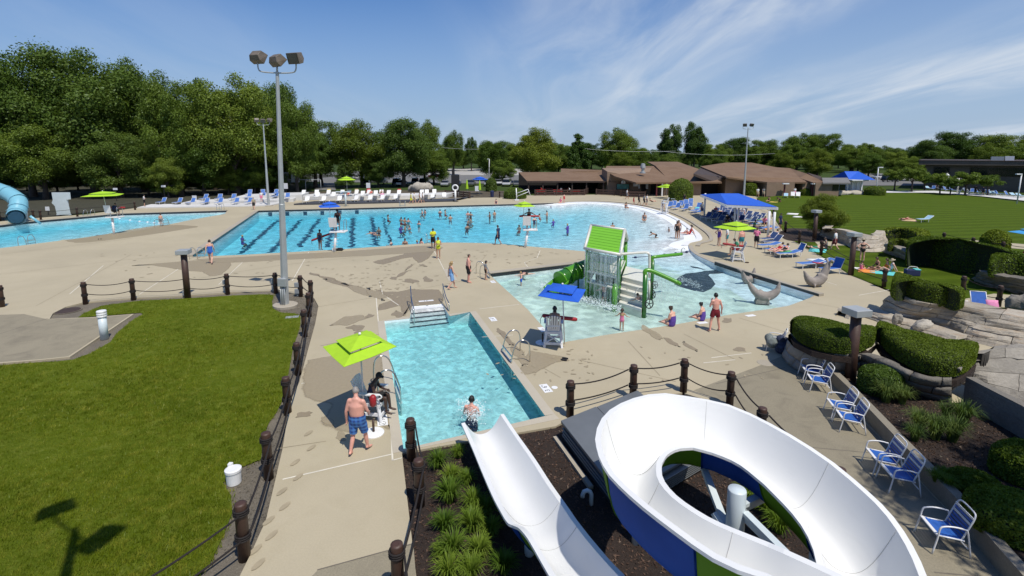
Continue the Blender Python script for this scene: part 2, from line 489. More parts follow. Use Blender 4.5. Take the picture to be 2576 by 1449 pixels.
def inside(p, poly):
    r = False; n = len(poly)
    for i in range(n):
        a, b = poly[i], poly[i-1]
        if (a[1] > p[1]) != (b[1] > p[1]) and p[0] < (b[0]-a[0])*(p[1]-a[1])/(b[1]-a[1]) + a[0]: r = not r
    return r
def text_mesh(txt, size, m, name='lettering'):
    cu = bpy.data.curves.new('t', 'FONT'); cu.body = txt; cu.size = size; cu.align_x = 'CENTER'; cu.align_y = 'CENTER'; cu.extrude = 0.001
    o = bpy.data.objects.new('t', cu); COL.objects.link(o)
    dg = bpy.context.evaluated_depsgraph_get(); me = bpy.data.meshes.new_from_object(o.evaluated_get(dg))
    bpy.data.objects.remove(o); me.materials.clear(); me.materials.append(m); me.name = name; return me
# ------------------------------------------------------------------ pools, deck, lawns: the setting
BEACH = A([(1392,512.5),(1450,508),(1525,509),(1600,517),(1660,531),(1710,552),(1748,578),(1763,592),(1765,604),(1738,611),(1731,618)])
BEACH = smooth_line(BEACH, 4)
POOL = (A([(485,646),(651,532),(1245,516.5)]) + BEACH +
        smooth_line(A([(1731,618),(1737,630),(1754,643),(1778,654),(1798,663)]), 3)[1:] +
        A([(1905,698),(2048,743),(2038,749),(1984,769),(1943,776),(1835,791.5),(1703,815.5),(1607,830),(1514,844),(1429,859),(1404,864),
           (1365,821),(1328,779),(1234,693),(1474,664.5),(1512,656),(1520,648),(1512,641),(1474,632.5),(1330,619.5)]) +
        smooth_line(A([(1330,619.5),(1290,615.5),(1200,611),(1100,610.5),(1000,617)]), 3)[1:] + A([(850,627.5),(620,640.5)]))
LEFTP = A([(-420,612),(0,570),(77,560),(301,540),(570,532),(566,538),(480,553),(400,570),(320,584),(240,594),(186,602),(157,603),(149,605.5),(27,621),(0,624),(-420,668)])
PL = A([(967,808),(1030,801.5),(1037,771),(1113,764.5),(1128,790.5),(1197,783),(1395,1042),(1015,1130)])
ISLAND = A([(125,802),(133,788),(165,772),(208,761),(267,755),(347,749),(453,744.5),(586,735),(676,731),(702,730),(753,741),(790,750),(801,770),(793,814),(771,894),(753,961),(729,1014),(711,1128),(693,1206),(669,1308),(630,1395),(603,1449)]) \
         + [Vector((-6.6,5,0)), Vector((-8,2,0)), Vector((-40,2,0))] + A([(-200,932),(0,913.5),(101,905.5),(176,897.4),(337,789.5),(240,797.5)])
BED = A([(1011,1139),(1047,1449)]) + [Vector((-1.2,4,0)), Vector((-0.6,1.5,0)), Vector((7,1.5,0)), Vector((7.7,3,0)), Vector((7.6,7,0)), Vector((7.2,10,0)), Vector((6.5,12.5,0))] \
      + A([(1835,1026),(1719,988),(1592,1006),(1434,1052),(1398,1072)])
DECK = A([(-900,640),(-300,586),(0,557),(120,546),(210,540),(340,523.5),(700,512),(745,504),(1290,496),(1300,492),(1530,489),(1840,489),(1900,494),(1935,510),(1958,560),(1985,598),(2065,643),(2140,690),(2200,718),(2240,735)]) \
       + [Vector((30,25,0)), Vector((24,12,0)), Vector((22,-14,0)), Vector((-60,-14,0))]
def expand(poly, d):
    a = sum(poly[i-1].x*poly[i].y - poly[i].x*poly[i-1].y for i in range(len(poly)))
    return offset_line(poly, -d if a > 0 else d, True)
Z_IS = -0.06
g = MB(); g.sheet([(-2500,-300),(2500,-300),(2500,2800),(-2500,2800)], -0.14, [POOL, LEFTP, PL]); struct('ground', g, M_FIELD)
d = MB(); d.sheet(DECK, 0.0, [POOL, LEFTP, PL, ISLAND, BED])
for hole in (ISLAND, BED):
    n = len(hole)
    d.add([(p.x, p.y, 0) for p in hole] + [(p.x, p.y, -0.14) for p in hole], [(i, (i+1) % n, n+(i+1) % n, n+i) for i in range(n)])
deck = struct('pool_deck', d, M_DECK)
s = MB(); s.sheet(expand(ISLAND, 0.02), -0.075); struct('planting_strip', s, M_DIRT)
s = MB(); s.sheet(expand(BED, 0.02), -0.06); struct('mulch_bed', s, M_MULCH)
LAWN = A([(195,797),(213,785),(253,768),(347,755),(453,750),(586,742.5),(676,738),(690,741),(684,757),(688,775),(704,785),(750,787),(757,796),(754,822),(738,870),(725,940),(705,1020),(672,1066),(660,1100),(657,1155),(622,1168),(575,1182),(556,1205),(580,1232),(585,1284),(555,1359),(510,1449)]) \
       + [Vector((-8.2,4.5,0)), Vector((-9,2.3,0)), Vector((-39.5,2.3,0))] + A([(-200,938),(0,916),(106,909),(170,907),(221,890),(277,858),(293,836),(339,799),(371,783),(310,788),(266,791)])
# the lawn: a gently uneven sheet of turf
def relief_sheet(poly, step, z, amp, sc, seed=0):
    xs = [p[0] for p in poly]; ys = [p[1] for p in poly]
    b = resample(list(poly) + [poly[0]], max(60, int(len(poly) * 4)))[:-1]
    pts = [Vector((p[0], p[1])) for p in b]; n = len(pts)
    y = min(ys) + step/2
    while y < max(ys):
        x = min(xs) + step/2
        while x < max(xs):
            q = (x + random.uniform(-.2, .2)*step, y + random.uniform(-.2, .2)*step)
            if inside(q, b) and dist_line(q, b + [b[0]]) > step*0.4: pts.append(Vector(q))
            x += step
        y += step
    vs, es, fs, *_ = delaunay_2d_cdt(pts, [(i, (i+1) % n) for i in range(n)], [], 1, 1e-4)
    V = [(p.x, p.y, z + amp * (mnoise.noise(Vector((p.x*sc, p.y*sc, seed))))) for p in vs]
    F = []
    for f in fs:
        if (vs[f[1]]-vs[f[0]]).cross(vs[f[2]]-vs[f[0]]) < 0: f = f[::-1]
        F.append(tuple(f))
    return MB().add(V, F)
lawn = struct('lawn', relief_sheet(LAWN, 0.9, -0.035, 0.03, 0.35), M_LAWN, True)

# pool basins
def m_plaster(name, a, b):
    k = NT(name); co = k.world()
    c = k.mix(k.rng(k.noise(co, 0.4, 4.0), 0.35, 0.7), a, b)
    k.pbsdf(c, 0.7); _mats[name] = k.m; return k.m
M_PLASTER = m_plaster('white_pool_plaster', (0.80, 0.82, 0.82), (0.74, 0.77, 0.78))
M_PLASTERK = m_plaster('sandy_pool_plaster', (0.70, 0.74, 0.64), (0.64, 0.69, 0.61))
M_PLASTERP = m_plaster('aqua_pool_plaster', (0.78, 0.84, 0.82), (0.72, 0.79, 0.78))
KID = A([(1234,693),(1520,650),(1640,650),(1736,640),(1798,663),(1905,698),(2048,743),(1835,791.5),(1404,864)])
def depth_big(x, y):
    b = 0.0 + 0.062 * dist_line((x, y), BEACH)
    cap = 0.46 + max(0, y - 36) * 0.05 + max(0, -x) * 0.15
    return min(1.35, b, cap)
def depth_left(x, y): return max(0.35, min(1.5, 0.5 + (-x - 42) * 0.045))
def basin(name, poly, depth, step, mats, classify=None):
    n = len(poly); b = []
    for i in range(n):
        p, q = poly[i], poly[(i+1) % n]; k = max(1, int((q-p).length / (step*1.5)))
        b += [p.lerp(q, j/k) for j in range(k)]
    n = len(b); pts = [Vector((p.x, p.y)) for p in b]
    x0, x1 = min(p.x for p in b), max(p.x for p in b); y0, y1 = min(p.y for p in b), max(p.y for p in b)
    y = y0 + step/2
    while y < y1:
        x = x0 + step/2
        while x < x1:
            if inside((x, y), b) and dist_line((x, y), b + [b[0]]) > step*0.4: pts.append(Vector((x, y)))
            x += step
        y += step
    vs, es, fs, *_ = delaunay_2d_cdt(pts, [(i, (i+1) % n) for i in range(n)], [], 1, 1e-4)
    mb = MB(); mb.smooth = True
    o = len(mb.v)
    V = [(p.x, p.y, -depth(p.x, p.y)) for p in vs]
    for f in fs:
        if (vs[f[1]]-vs[f[0]]).cross(vs[f[2]]-vs[f[0]]) < 0: f = f[::-1]
        cx = sum(vs[i].x for i in f)/3; cy = sum(vs[i].y for i in f)/3
        mb.f.append(list(f)); mb.mi.append(classify(cx, cy) if classify else 0); mb.sm.append(True)
    mb.v = V
    mb.smooth = False
    W = [(p.x, p.y, 0.0) for p in b] + [(p.x, p.y, -depth(p.x, p.y) - 0.01) for p in b]
    mb.cur = 0
    mb.add(W, [(i, (i+1) % n, n+(i+1) % n, n+i) for i in range(n)])
    return struct(name, mb, mats)
basin('pool_floor', POOL, depth_big, 1.2, [M_PLASTER, M_PLASTERK], lambda x, y: 1 if inside((x, y), KID) and x < 13.2 - (y-31)*0.3 else 0)
basin('diving_pool_floor', LEFTP, depth_left, 2.0, [M_PLASTER])
basin('plunge_pool_floor', PL, lambda x, y: 0.68, 0.8, [M_PLASTERP])

def m_water(name, dens, col, wave, refl=0.6, body=(1.0, 1.0, 1.0), cau=0.45):
    k = NT(name); co = k.world((1, 1, 1))
    w1 = k.noise(co, 0.9 * wave, 3.0, 0.6, 1.2); w2 = k.noise(co, 3.6 * wave, 3.0, 0.6, 1.0)
    h = k.math('ADD', k.math('MULTIPLY', w1, 0.7), k.math('MULTIPLY', w2, 0.45))
    nrm = k.bump(h, 0.55, 0.16)
    # caustic light painted into the see-through tint as a rippling cell pattern
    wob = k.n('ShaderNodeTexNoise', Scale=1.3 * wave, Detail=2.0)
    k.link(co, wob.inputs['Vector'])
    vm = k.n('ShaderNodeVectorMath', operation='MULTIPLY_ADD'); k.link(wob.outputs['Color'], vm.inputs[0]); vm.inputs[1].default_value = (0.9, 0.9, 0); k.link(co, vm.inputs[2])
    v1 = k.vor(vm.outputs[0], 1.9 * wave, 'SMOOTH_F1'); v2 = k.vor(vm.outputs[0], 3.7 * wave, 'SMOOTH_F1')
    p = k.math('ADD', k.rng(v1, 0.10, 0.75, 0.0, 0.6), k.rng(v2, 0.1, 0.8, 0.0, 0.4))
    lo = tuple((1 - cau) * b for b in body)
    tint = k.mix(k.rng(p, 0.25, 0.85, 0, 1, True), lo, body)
    tr = k.n('ShaderNodeBsdfTransparent'); k.link(tint, tr.inputs['Color'])
    gl = k.n('ShaderNodeBsdfGlossy'); gl.inputs['Roughness'].default_value = 0.06; k.link(nrm, gl.inputs['Normal'])
    gl.inputs['Color'].default_value = (0.95, 0.97, 1.0, 1)
    fr = k.n('ShaderNodeFresnel'); fr.inputs['IOR'].default_value = 1.33; k.link(nrm, fr.inputs['Normal'])
    mx = k.n('ShaderNodeMixShader'); k.link(k.math('MULTIPLY', fr.outputs[0], refl), mx.inputs[0])
    k.link(tr.outputs[0], mx.inputs[1]); k.link(gl.outputs[0], mx.inputs[2]); k.link(mx.outputs[0], k.out.inputs['Surface'])
    ab = k.n('ShaderNodeVolumeAbsorption'); ab.inputs['Color'].default_value = (*col, 1); ab.inputs['Density'].default_value = dens
    k.link(ab.outputs[0], k.out.inputs['Volume'])
    _mats[name] = k.m; return k.m
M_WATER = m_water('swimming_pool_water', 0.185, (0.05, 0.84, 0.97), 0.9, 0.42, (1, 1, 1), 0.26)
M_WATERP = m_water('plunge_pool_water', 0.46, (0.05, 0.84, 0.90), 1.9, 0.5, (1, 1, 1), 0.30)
WZ = -0.10
def water(name, poly, bottom, m):
    w = MB(); w.prism(expand(poly, 0.02), bottom, WZ); return struct(name, w, m)
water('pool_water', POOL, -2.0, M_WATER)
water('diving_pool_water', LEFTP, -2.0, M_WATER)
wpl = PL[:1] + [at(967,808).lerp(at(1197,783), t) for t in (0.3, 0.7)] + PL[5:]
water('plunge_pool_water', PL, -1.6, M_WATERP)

# copings and dark gutters
def strip(name, line, w, h, m, side=1, z0=0.0, parent=None):
    L = [Vector((p[0], p[1], 0)) for p in line]; O = offset_line(L, w*side)
    mb = MB(); n = len(L)
    V = [(p.x, p.y, z0+h) for p in L] + [(p.x, p.y, z0+h) for p in O] + [(p.x, p.y, z0-.002) for p in L] + [(p.x, p.y, z0-.002) for p in O]
    F = []
    for i in range(n-1):
        F += [(i, i+1, n+i+1, n+i), (2*n+i, 2*n+i+1, i+1, i), (n+i, n+i+1, 3*n+i+1, 3*n+i)]
    F += [(0, n, 3*n, 2*n), (n-1, 2*n-1, 4*n-1, 3*n-1)]
    mb.add(V, F)
    o = obj(name, mb, m, parent)
    if parent is None: o['kind'] = 'structure'
    return o
def gutter(line, side, h=0.16, w=0.5):
    c = strip('coping', line, w, h, M_COPING, side)
    inner = offset_line(line, -0.02*side)
    return strip('gutter_tile', inner, 0.018, h + 0.06, M_GUTTER, side, WZ - 0.0)
gutter(A([(485,646),(651,532)]), 1, 0.14)
gutter(A([(651,532),(1245,516.5),(1392,512.5)]), 1, 0.14)
gutter(A([(1234,693),(1474,664.5),(1512,656)]), 1, 0.16)
gutter(A([(1798,663),(1905,698),(2060,746)]), 1, 0.16, 0.35)
gutter(A([(-420,612),(0,570),(77,560),(301,540),(570,532)]), 1, 0.16)
M_EDGE = m_concrete('smooth_pool_edge', (0.47, 0.42, 0.33), (0.40, 0.35, 0.27), 0.06)
for line, side in ((A([(1395,1042),(1197,783),(1128,790.5)]), 1), (A([(1030,801.5),(967,808),(1015,1130),(1395,1042)]), 1)):
    strip('coping', line, 0.32, 0.012, M_EDGE, -side if False else (1 if line[0].x > 0 and line[-1].x < 0 and len(line) == 3 else -1), 0.0)
M_BEACHW = mat('white_beach_rim', (0.72, 0.72, 0.70), 0.6, 0, 0.05)
strip('beach_rim', BEACH, 0.55, 0.03, M_BEACHW, -1)
strip('beach_kerb', offset_line(BEACH, 0.62), 0.35, 0.10, M_COPING, 1)
strip('pool_edge', smooth_line(A([(1731,618),(1737,630),(1754,643),(1778,654),(1798,663)]), 3), 0.35, 0.03, M_COPING, 1)

# lane lines on the floor, ragged where the moving water breaks them up
M_LANE = mat('dark_blue_lane_tile', (0.03, 0.085, 0.14), 0.5, 0, 0.3, 6.0)
for (u0, v0, u1, v1) in ((702,551.7,606,638.3),(766,543.7,679.5,635.6),(810,542.3,752,622),(852,541,820,622),(890,538,885,622.3),(934,538,946,618),(958,528,982,612)):
    a, b = at(u0, v0, WZ), at(u1, v1, WZ)
    mb = MB(); t = (b-a).normalized(); nrm = Vector((-t.y, t.x, 0)); L = (b-a).length
    k = int(L / 0.28); V = []; w0 = 0.25 if u0 != 958 else 0.12
    for i in range(k+1):
        c = a.lerp(b, i/k) + nrm * (random.uniform(-.22, .22)); w = w0 * random.uniform(.55, 1.25)
        zf = -depth_big(c.x, c.y) + 0.012
        sc = (CAM_H - zf) / (CAM_H - WZ)                      # follow the sight line down to the floor
        c = Vector((c.x*sc, c.y*sc, 0)); zf = -depth_big(c.x, c.y) + 0.02
        V += [(c.x-nrm.x*w, c.y-nrm.y*w, zf), (c.x+nrm.x*w, c.y+nrm.y*w, zf)]
    mb.add(V, [(2*i, 2*i+1, 2*i+3, 2*i+2) for i in range(k)])
    struct('lane_line', mb, M_LANE)
for u in (680, 723, 768, 811, 855, 898):                                                # dark target tiles on the far wall
    a = at(u, 533.5 - (u-651)*0.0253, 0)
    struct('wall_target', MB().box((a.x, a.y-0.08, -0.35), (0.5, 0.08, 0.55)), M_LANE)

# the whale painted on the floor of the shallow pool
def floor_mark(name, pts, m, dz=0.012):
    P = []
    for u, v in pts:
        q = at(u, v, WZ)
        for _ in range(4): q = at(u, v, -depth_big(q.x, q.y))
        P.append(q)
    mb = MB(); n = len(P)
    F = []
    for t in tessellate_polygon([[Vector((p.x, p.y, 0)) for p in P]]):
        a, b, c = t
        if (P[b]-P[a]).cross(P[c]-P[a]).z < 0: t = (c, b, a)
        F.append(tuple(t))
    return mb.add([(p.x, p.y, p.z+dz) for p in P], F)
def zz(x, y): return (1250 + x/3.623)/1.0353, (550 + y/3.623)/1.0353
k = NT('painted_whale_grey'); co = k.world()
c = k.mix(k.rng(k.noise(co, 1.2, 4.0), .35, .65), (0.016, 0.028, 0.038), (0.03, 0.046, 0.058))
k.pbsdf(c, 0.7); M_WHALE = k.m
WH = [(1850,650),(1880,620),(1940,590),(2040,580),(2090,572),(2120,560),(2080,545),(2010,535),(1980,518),(2060,530),(2130,555),(2160,562),(2230,555),(2345,583),(2250,590),(2170,592),(2155,605),(2190,640),(2222,690),(2180,735),(2110,765),(2020,752),(1940,730),(1880,710),(1830,690),(1845,670)]
struct('painted_whale', floor_mark('painted_whale', [zz(*p) for p in WH], M_WHALE), M_WHALE)
M_WHPALE = mat('pale_whale_marking', (0.50, 0.52, 0.52), 0.7)
mb = MB()
for i in range(150):
    t = random.random(); x = 1890 + t*190 + random.gauss(0, 16); y = 632 + t*92 + random.gauss(0, 17)
    s_ = random.uniform(2, 7)
    if not inside((x, y), WH): continue
    q = floor_mark('', [zz(x-s_*1.6, y-s_*.4), zz(x, y-s_*.7), zz(x+s_*1.6, y+s_*.3), zz(x, y+s_*.6)], None, 0.022); mb.add(q.v, q.f)
q = floor_mark('', [zz(1925,698),(zz(1945,692)),zz(1968,699),zz(1945,706)], None, 0.022); mb.add(q.v, q.f)
o = stuff('whale_markings', mb, M_WHPALE); 

# caulked joints, wet patches, footprints
M_JOINT = mat('pale_caulk', (0.62, 0.58, 0.48), 0.8, 0, 0.15)
M_CRACK = mat('dark_joint', (0.15, 0.13, 0.10), 0.9, 0, 0.2)
def joint(pts, w=0.045, m=None):
    P = A(pts); mb = MB()
    for i in range(len(P)-1):
        t = (P[i+1]-P[i]).normalized() * w/2; nn = Vector((-t.y, t.x, 0))
        mb.add([P[i]-nn-t*.2, P[i+1]-nn+t*.2, P[i+1]+nn+t*.2, P[i]+nn-t*.2], [(0, 1, 2, 3)])
    mb.v = [(v[0], v[1], 0.005) for v in mb.v]
    o = obj('deck_joint', mb, m or M_JOINT, deck); return o
for pts in ([(461,669),(350,741)],[(777,634),(735,707)],[(955,709),(963,741),(1003,768)],[(1086,621),(1104,652),(1126,697)],[(1359,630),(1351,649),(1319,660),(1330,676)],
            [(1207,777),(1306,766)],[(1213,848),(1290,843)],[(711.5,1206),(984.5,1143)],[(981,1010),(987.5,1158),(1011,1152)],[(758,965),(910,940)],[(945,734),(953,825),(975,1000)],
            [(615,655),(550,716)],[(260,668),(175,740)],[(2020,690),(2105,717)],[(2160,743),(2260,725)],[(1790,900),(1890,888)],[(1850,905),(1770,913)]):
    joint(pts)
for pts in ([(798.5,1434),(1038.5,1368)],[(1800,966),(1975,925)],[(2045,1126),(2185,1139)],[(0,840),(120,801)],[(2350,1440),(2480,1452)]): joint(pts, 0.03, M_CRACK)
M_SAW = mat('saw_cut', (.27,.225,.15), .9, 0, .2)
for pts in ([(820,1110),(690,1130)],[(806,870),(957,840)],[(800,772),(945,748)],[(1455,905),(1700,960)],[(1580,858),(1660,945)],[(1720,840),(1850,905)],[(1860,800),(1985,838)],[(1330,905),(1410,950)],[(500,700),(700,668)],[(700,668),(960,640)],[(0,690),(300,655)],[(300,655),(480,640)],[(90,770),(330,640)],[(1180,690),(1225,640)],[(1900,700),(2110,650)],[(2000,640),(1900,600)],[(1790,640),(1860,590)],[(2030,760),(2200,790)],[(0,640),(330,600)],[(1040,730),(1200,700)]): joint(pts, .03, M_SAW)
struct('deck_ramp', MB().sheet(A([(1116,677),(1133,677),(1151,705),(1128,707)]), 0.007), M_EDGE)
def blob(u, v, ru, rv, rot=0.0, n=14, jag=0.25, z=0.0045):
    P = []
    for i in range(n):
        a = 2*PI*i/n; r = 1 + random.uniform(-jag, jag)
        x, y = ru*r*math.cos(a), rv*r*math.sin(a)
        P.append((u + x*math.cos(rot)-y*math.sin(rot), v + x*math.sin(rot)+y*math.cos(rot)))
    return smooth_line(A(P + [P[0]]), 3)[:-1]
def m_wet(name, c):
    k = NT(name); co = k.world(); f = k.noise(co, 9.0, 4.0, 0.7)
    b = k.pbsdf(k.mix(k.rng(f, .3, .7), c, tuple(x*.85 for x in c)), 0.55)
    av = k.n('ShaderNodeAttribute', attribute_name='wet'); e = k.math('ADD', av.outputs['Fac'], k.math('MULTIPLY', k.math('SUBTRACT', k.noise(co, 1.8, 5.0, .7), .5), 1.6)); k.link(k.rng(e, .1, .75, 0, .9, True), b.inputs['Alpha'])
    _mats[name] = k.m; return k.m
M_FOOT = mat('wet_print', (.325,.272,.18), .7)
M_WET = m_wet('wet_concrete', (0.29, 0.235, 0.155)); M_DAMP = m_wet('damp_concrete', (0.345, 0.285, 0.185))
_wz = [0.0045]
def wet(P, m, z):
    _wz[0] += .0002; z = _wz[0]; n = len(P); a = sum(P[i-1].x*P[i].y-P[i].x*P[i-1].y for i in range(n)); w = min(.22, .09*math.sqrt(abs(a)))
    I = offset_line(P, w if a > 0 else -w, True); mb = MB().sheet(I, z); mb.add([(p.x,p.y,z) for p in P] + [(p.x,p.y,z) for p in I], [(i,(i+1)%n,n+(i+1)%n,n+i) for i in range(n)])
    o = struct('wet_patch', mb, m); at_ = o.data.attributes.new('wet', 'FLOAT', 'POINT'); at_.data.foreach_set('value', [1.0]*n + [0.0]*n + [1.0]*n)
wet(A([(1000,733),(1030,727),(1105,728),(1120,745),(1113,764.5),(1037,771),(1022,795),(1010,790),(1004,770),(975,778),(948,782),(950,766),(985,755),(960,740),(940,728),(970,733)]), M_WET, 0.0045)
wet(smooth_line(A([(1012,640),(1055,620),(1095,622),(1080,650),(1050,662),(1035,648),(1000,655),(965,666),(935,659),(970,650),(1012,640)]), 2)[:-1], M_WET, 0.0045)
wet(smooth_line(A([(1330,880),(1418,896),(1425,908),(1400,915),(1360,935),(1325,945),(1303,930),(1330,880)]), 2)[:-1], M_DAMP, 0.0045)
wet(smooth_line(A([(772,905),(840,893),(960,870),(966,935),(990,1010),(1005,1090),(960,1075),(915,1060),(880,1090),(830,1080),(800,1060),(830,1020),(780,1010),(756,985),(760,930),(772,905)]), 2)[:-1], M_DAMP, 0.0045)
wet(smooth_line(A([(486,655),(560,652),(585,665),(560,690),(525,695),(505,684),(470,682),(380,668),(330,668),(420,660),(486,655)]), 2)[:-1], M_DAMP, 0.0045)
wet(smooth_line(A([(160,604),(260,590),(400,566),(500,569),(470,576),(380,590),(260,606),(190,611),(160,604)]), 2)[:-1], M_DAMP, 0.0045)
wet(smooth_line(A([(485,652),(620,645),(850,633),(1000,622),(1100,617),(1100,632),(900,645),(700,655),(560,662),(485,652)]), 2)[:-1], M_DAMP, 0.003)
for i_, (u, v, ru, rv, rot) in enumerate(((790,690,16,3,.15),(820,699,26,4,.2),(860,715,46,6,.25),(905,730,46,9,.3),(945,740,34,10,.35),(880,806,48,12,-.25),(895,824,24,8,0),(905,838,20,6,-.1),(1000,790,16,8,0),(930,795,12,5,-.2),
                          (1300,884,26,13,.9),(1275,852,22,8,.8),(1262,838,18,6,.6),(1316,905,16,12,.9),(1735,872,26,5,.5),(1690,862,22,6,.5),(1862,880,16,6,.1),(1830,806,14,6,0),(1640,838,34,9,.55),
                          (765,1043,22,7,-.2),(822,1060,20,10,.4),(858,1100,14,12,.2),(1035,707,18,6,0),(1075,704,14,7,.2),(1010,690,16,5,-.4),(1030,672,12,3,-.6),(1065,668,10,3,.2),(990,700,10,4,0))):
    wet(blob(u, v, ru, rv, rot), M_DAMP if rv > 8 else M_WET, 0.006+i_*.0002)
mb = MB()
def foot(u, v, r=0.12, rot=0.0):
    p = at(u, v, 0.006); zf = .014 + random.random()*.004
    V = [(p.x + (math.cos(a)*r*.42)*math.cos(rot) - math.sin(a)*r*math.sin(rot)*1.0, p.y + math.cos(a)*r*.42*math.sin(rot) + math.sin(a)*r*math.cos(rot), zf) for a in [2*PI*i/8 for i in range(8)]]
    mb.add(V, [tuple(range(8))])
for i in range(10):
    t = i/9; foot(790 - 150*t + (10 if i % 2 else -14), 1090 + 330*t, 0.17, -0.35)
for i in range(34): foot(770 + i*9 + random.uniform(-14, 14), 660 + (i*3.1) + random.uniform(-9, 9), 0.14, random.uniform(-1, 1))
for i in range(60): foot(random.uniform(880, 1110), random.uniform(650, 730), random.uniform(.09, .17), random.uniform(-1.5, 1.5))
for i in range(34): foot(random.uniform(1225, 1500), random.uniform(870, 960), random.uniform(.07, .12), random.uniform(-1.5, 1.5))
for i in range(36): foot(random.uniform(1150, 1460), random.uniform(628, 664), random.uniform(.12, .2), random.uniform(-1.5, 1.5))
for i in range(24): foot(random.uniform(200, 700), random.uniform(610, 700), random.uniform(.12, .2), random.uniform(-1.5, 1.5))
for i in range(22): foot(random.uniform(1430, 2000), random.uniform(870, 960), random.uniform(.06, .11), random.uniform(-1.5, 1.5))
o = stuff('wet_footprints', mb, M_FOOT)
# greyer, weathered slabs
struct('weathered_walk', MB().sheet(A([(1972,894),(2000,925),(2045,950),(2090,980),(2200,1088),(2345,1245),(2575,1480)]) + [Vector((8.4,4,0)), Vector((7.9,7,0)), Vector((7.4,10,0)), Vector((6.8,12.4,0))] + A([(1846,1022),(1745,982),(1900,924)]), 0.002), M_WALK)
struct('weathered_path', MB().sheet(A([(798,1436),(1040,1369),(1046,1446)]) + [Vector((-1.4,4,0)), Vector((-6,4,0))], 0.002), M_WALK)
struct('weathered_pad', MB().sheet(A([(-200,930),(0,911),(101,903.5),(172,896),(330,791),(240,799),(118,803),(60,790),(0,792),(-200,800)]), 0.002), M_WALK)
# right-hand lawns, beds, paths, car park and forest floor
RL = A([(1902,498),(2000,489),(2200,485.5),(2350,486),(2470,496),(2576,511)]) + [Vector((150,85,0)), Vector((80,20,0)), Vector((24,20,0))] + A([(2232,728),(2140,693),(2065,645),(1985,600),(1958,566),(1932,520)])
struct('right_lawn', MB().sheet(RL, 0.02), M_LAWN2)
struct('tree_bed', MB().sheet(blob(2030, 592, 72, 18, 0.05, 14, .1), 0.028), M_MULCH)
struct('garden_path', MB().sheet(A([(2050,609),(2120,608),(2200,616),(2200,622),(2120,618),(2060,620)]), 0.034), M_DECK)
struct('garden_path', MB().sheet(A([(2300,600),(2460,606),(2600,617),(2600,630),(2460,618),(2300,607)]), 0.034), M_DECK)
struct('garden_path', MB().sheet(A([(2422,754),(2500,740),(2600,748),(2600,775),(2440,775)]), 0.034), M_DECK)
struct('splash_deck', MB().sheet(A([(2200,481),(2350,480),(2480,489),(2700,503),(2700,512),(2576,505),(2470,494),(2350,485),(2230,485)]), 0.03), M_PALE)
struct('car_park', MB().sheet([at(700,456), at(1320,462), at(1330,435), at(900,430), at(690,440)], -0.06), M_ASPH)
struct('road', MB().sheet([at(1080,440), at(1330,440), at(1340,424), at(1050,424)], -0.05), m_concrete('pale_road', (0.42,0.40,0.36), (0.36,0.34,0.31)))  # road gets a pale warm concrete tone
struct('far_car_park', MB().sheet([at(2090,466), at(2360,466), at(2350,436), at(2150,436)], -0.06), M_ASPH)
struct('far_road', MB().sheet([at(2230,452), at(2330,453), at(2330,446), at(2230,446)], -0.05), _mats['pale_road'])
struct('forest_floor', MB().sheet([Vector((-220,70,0)), at(-300,585), at(0,556), at(345,522), at(720,500), at(745,478), at(760,452), Vector((-60,190,0)), Vector((-260,190,0))], -0.05), M_FLOOR)
struct('planting_bed', MB().sheet([at(735,507), at(1110,501), at(1290,494), at(1290,480), at(1000,478), at(745,482)], -0.045), m_soil('dry_bed', (0.07,0.055,0.035), (0.12,0.095,0.06), (0.17,0.14,0.09), 4.0))
struct('drive', MB().sheet([at(790,478), at(845,478), at(838,447), at(815,447)], -0.04), M_ASPH)
# ------------------------------------------------------------------ trees, hedges, grasses
def leaf_cloud(blobs, n, size, seed=0, up=0.25, flat=0.0):
    """Leaf-sized faces spread over and into many leaf clumps."""
    r = np.random.RandomState(seed)
    w = np.array([b[3]**2 for b in blobs]); idx = r.choice(len(blobs), n, p=w/w.sum())
    B = np.array([b[:3] for b in blobs])[idx]; R = np.array([b[3] for b in blobs])[idx]
    d = r.normal(size=(n, 3)); d[:, 2] += up; d /= np.linalg.norm(d, axis=1)[:, None]
    rad = R * (1.0 - 0.55 * r.rand(n)**1.8)
    P = B + d * rad[:, None] * np.array([1, 1, 0.8]) + r.normal(scale=0.16, size=(n, 3)) * R[:, None]
    nrm = d + r.normal(scale=0.7, size=(n, 3)); nrm[:, 2] += 0.35; nrm /= np.linalg.norm(nrm, axis=1)[:, None]
    t = np.cross(nrm, r.normal(size=(n, 3))); t /= np.linalg.norm(t, axis=1)[:, None]
    b = np.cross(nrm, t)
    s = size * (0.6 + 0.8 * r.rand(n))[:, None]
    V = np.stack([P - t*s, P - b*s*0.55, P + t*s, P + b*s*0.55], 1).reshape(-1, 3)
    return V
def leaf_mesh(name, V, m):
    n = len(V)//4
    me = bpy.data.meshes.new(name); me.vertices.add(n*4); me.vertices.foreach_set('co', V.ravel())
    me.loops.add(n*4); me.loops.foreach_set('vertex_index', np.arange(n*4)); me.polygons.add(n)
    me.polygons.foreach_set('loop_start', np.arange(n)*4); me.polygons.foreach_set('loop_total', np.full(n, 4))
    me.materials.append(m); me.update(calc_edges=True); return me
